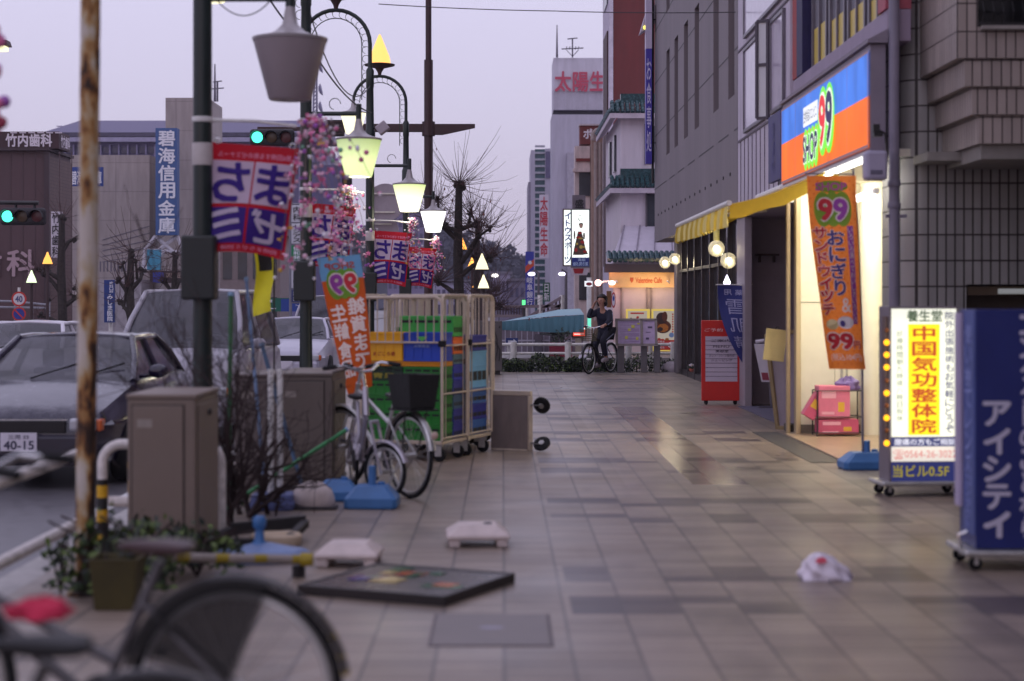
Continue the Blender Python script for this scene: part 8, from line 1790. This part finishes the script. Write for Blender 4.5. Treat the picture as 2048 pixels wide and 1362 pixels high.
vv = [(*J[k_][:3], J[k_][3]*thin[k_] if k_ in thin else J[k_][3]) for k_ in names]; ed = [(ix[a], ix[b]) for a, b in (("pel","sp"),("sp","ch"),("ch","nk"),("nk","nk2"),("nk2","hd0"),("hd0","hd1"),("hd1","hd2"),("ch","shl"),("shl","ell"),("ell","wrl"),("wrl","pll"),("ch","shr"),("shr","elr"),("elr","wrr"),("wrr","plr"),("pel","hpl"),("hpl","knl"),("knl","anl"),("anl","tol"),("pel","hpr"),("hpr","knr"),("knr","anr"),("anr","tor"))]
def fingers(pal, d, side, curl, ln=(.062,.07,.066,.052)):
    d = Vector(d).normalized(); side = Vector(side).normalized(); c = Vector(curl).normalized()
    p0 = Vector(J[pal][:3])
    for k_, L in enumerate(ln):
        o = p0+d*.03+side*(.030-.020*k_); a = len(vv); q1 = o+d*L*.5+c*.008; q2 = q1+d*L*.25+c*L*.45
        vv.extend([(*o,.0095),(*q1,.0085),(*q2,.0075)]); ed.extend([(ix[pal],a),(a,a+1),(a+1,a+2)])
    o = p0+side*.04+d*.0; a = len(vv); q = o+side*.018+d*.035+c*.015; vv.extend([(*o,.011),(*q,.009)]); ed.extend([(ix[pal],a),(a,a+1)])
fingers("pll", (1,0,-.15), (0,-1,.1), (.1,0,-1)); fingers("plr", (-.1,.35,1), (1,.1,0), (.1,1,.1))
skin_mesh("body", vv, ed, skin, PS)
def sub(keys, edges, grow, mat, name, extra=None):
    k2 = {k_: i for i, k_ in enumerate(keys)}; v2 = []
    for k_ in keys: x, y, z, r = J[k_]; r = r if not isinstance(r, tuple) else r[0]; g2 = grow.get(k_, grow['_']); v2.append((x,y,z,r*g2))
    return skin_mesh(name, v2, [(k2[a],k2[b]) for a, b in edges], mat, PS)
J['wl2'] = (.715,.237,1.062,.042); J['wr2'] = (.472,-.21,1.432,.042); J['nkc'] = (.385,0,1.425,.075); J['pel2'] = (.20,0,.86,.13)
sub(["sp","pel2","ch","nkc","shl","ell","wl2","shr","elr","wr2"], [("sp","pel2"),("sp","ch"),("ch","nkc"),("ch","shl"),("shl","ell"),("ell","wl2"),("ch","shr"),("shr","elr"),("elr","wr2")], {'_':1.38,'ch':1.30,'sp':1.3,'pel2':1.2,'nkc':1.15}, navy, "jacket")
J['al2'] = (.455,.11,.37,.05); J['ar2'] = (.375,-.11,.24,.05)
sub(["pel","hpl","knl","al2","hpr","knr","ar2"], [("pel","hpl"),("hpl","knl"),("knl","al2"),("pel","hpr"),("hpr","knr"),("knr","ar2")], {'_':1.28,'pel':1.1}, trs, "trousers")
mb = MB()
for (a, b, s) in (("hpl","knl",1),("knl","al2",1),("hpr","knr",-1),("knr","ar2",-1),("shl","ell",1),("ell","wl2",1)):
    A0, B0 = Vector(J[a][:3]), Vector(J[b][:3]); o = Vector((0,s,0)); r0 = J[a][3]*1.16; r1 = J[b][3]*1.2
    mb.tube([A0.lerp(B0,.12)+o*r0, A0.lerp(B0,.5)+o*(r0+r1)/2*1.02, A0.lerp(B0,.92)+o*r1], .010, 6)
mb.build("stripe", C8("stripe pale", 140,145,175, var=.05), PS, smooth=True)
hr = MB(); random.seed(2)
hc = Vector((.415,0,1.62)); hr.ball(hc, .118, 20, (1.0,1.0,1.02), 14)
hr.v = [tuple(Vector(v)+(Vector((random.gauss(0,.006),random.gauss(0,.006),random.gauss(0,.006)))) - (Vector((.075,0,0)) if (v[0]-hc.x) > .055 and v[2] < 1.665 else Vector((0,0,0)))) for v in hr.v]
for s in (-1,1): hr.ball((.40,s*.085,1.535), .052, 12, (1,.75,1.35))
hr.ball((.355,0,1.55), .085, 12, (.8,1.05,1.2)); hr.build("hair", hair_m, PS, smooth=True)
mb = MB()
for s in (-1,1): mb.ball((.527,s*.030,1.603), .011, 8, (.5,1.2,.7))
mb.build("eye", C8("eye dark", 30,24,22, var=0), PS, smooth=True)
mb = MB(); mb.tube([(.532,0,1.60),(.549,0,1.567)], [.009,.015], 8); mb.build("nose", skin, PS, smooth=True)
mb = MB(); mb.ball((.520,0,1.532), .02, 8, (.45,1.1,.35)); mb.build("mouth", C8("lip", 150,85,82, var=0), PS, smooth=True)
mb = MB()
for s in (-1,1): mb.ball((.445,s*.088,1.58), .024, 8, (.6,.35,1.2))
mb.build("ear", skin, PS, smooth=True)
for k_, a, b in (("l","anl","tol"),("r","anr","tor")):
    A0, B0 = Vector(J[a][:3]), Vector(J[b][:3]); mb = MB(); d_ = B0-A0
    mb.tube([A0+Vector((-.06,0,-.035)), A0+Vector((.0,0,-.02)), A0.lerp(B0,.5)+Vector((0,0,-.005)), B0+Vector((.03,0,-.004)), B0+Vector((.07,0,-.006))], [.04,.05,.046,.042,.022], 10); mb.build("shoe", C8("shoe grey white", 165,155,165, var=.1), PS, smooth=True)
# a car on the cross street, flowers by the canopy
t = thing("white_sheet", "white plastic sheeting heaped behind the railing left of the cyclist", "sheet", (W(1182,0,45).x, 45, -.15)); crumple(.3, 17, (1.1,.8,.9), .2).build("sheet", C8("sheet white", 205,200,212, var=.06), t, smooth=True, loc=(0,0,.2))
t = thing("flower_tub", "dark red flower tub under the teal canopy", "flower tub", (W(1121,0,49.5).x, 49.5, 0)); mb = MB(); mb.box(-.32,.32,-.12,.12,.0,.42); mb.build("tub", C8("tub red", 130,30,55), t, bevel=.02); leaf_clump(t, (0,0,.4), .28, .5, 160, .09, [leafd, leafy], 61)
board_sign("arrow_board", "blue arrow board under the canopy by the crossing", 1012, 690, 1036, 676, 47, C8("arrow blue", 45,62,120, var=.08), [("arrow", ink_w, lambda m, f: m.add([f(1016,686,.01), f(1027,686,.01), f(1027,689,.01), f(1034,683.5,.01), f(1027,678,.01), f(1027,681,.01), f(1016,681,.01)], [tuple(range(7))]))], post=1018)
t = thing("shop_shutter", "grey shop front with pale bars under the teal canopy", "shop front", (W(1085,0,54).x, 54, 0)); L_ = t.location
mb = MB(); a, b = W(1003,720,54), W(1166,645,54); mb.box(a.x, b.x, 54, 54.5, -.15, b.z); mb.build("wall", C8("shop front grey", 120,110,122, var=.15), t, off=L_)
mb = MB()
for i in range(14): x = a.x+.1+i*.17; mb.box(x, x+.03, 53.95, 53.99, .0, b.z-.1)
mb.box(a.x, b.x-.2, 53.94, 53.99, .35, .40); mb.box(a.x, b.x-.2, 53.94, 53.99, .75, .80); mb.build("bar", C8("bar pale", 165,160,175), t, off=L_)
mb = MB(); p, q = W(1070,715,53.9), W(1085,668,53.9); mb.box(p.x, q.x, 53.8, 53.94, -.1, q.z); p, q = W(1100,715,53.9), W(1118,672,53.9); mb.box(p.x, q.x, 53.8, 53.94, -.1, q.z); mb.build("door", C8("door shade", 78,72,82), t, off=L_)
# ================================================================ the damp air: one even volume round everything, sky outside
hz_ = MB().box(-335, 335, -65, 705, -1.2, 42).build("haze", bpy.data.materials.new("haze air")); tag(hz_, "thin even dusk haze filling the street", None, kind="stuff")
hm_ = hz_.active_material; hm_.use_nodes = True; n = hm_.node_tree; n.nodes.clear(); o = n.nodes.new("ShaderNodeOutputMaterial"); v = n.nodes.new("ShaderNodeVolumePrincipled")
v.inputs['Color'].default_value = (.82,.80,.97,1); v.inputs['Density'].default_value = .0003; n.links.new(v.outputs[0], o.inputs['Volume'])
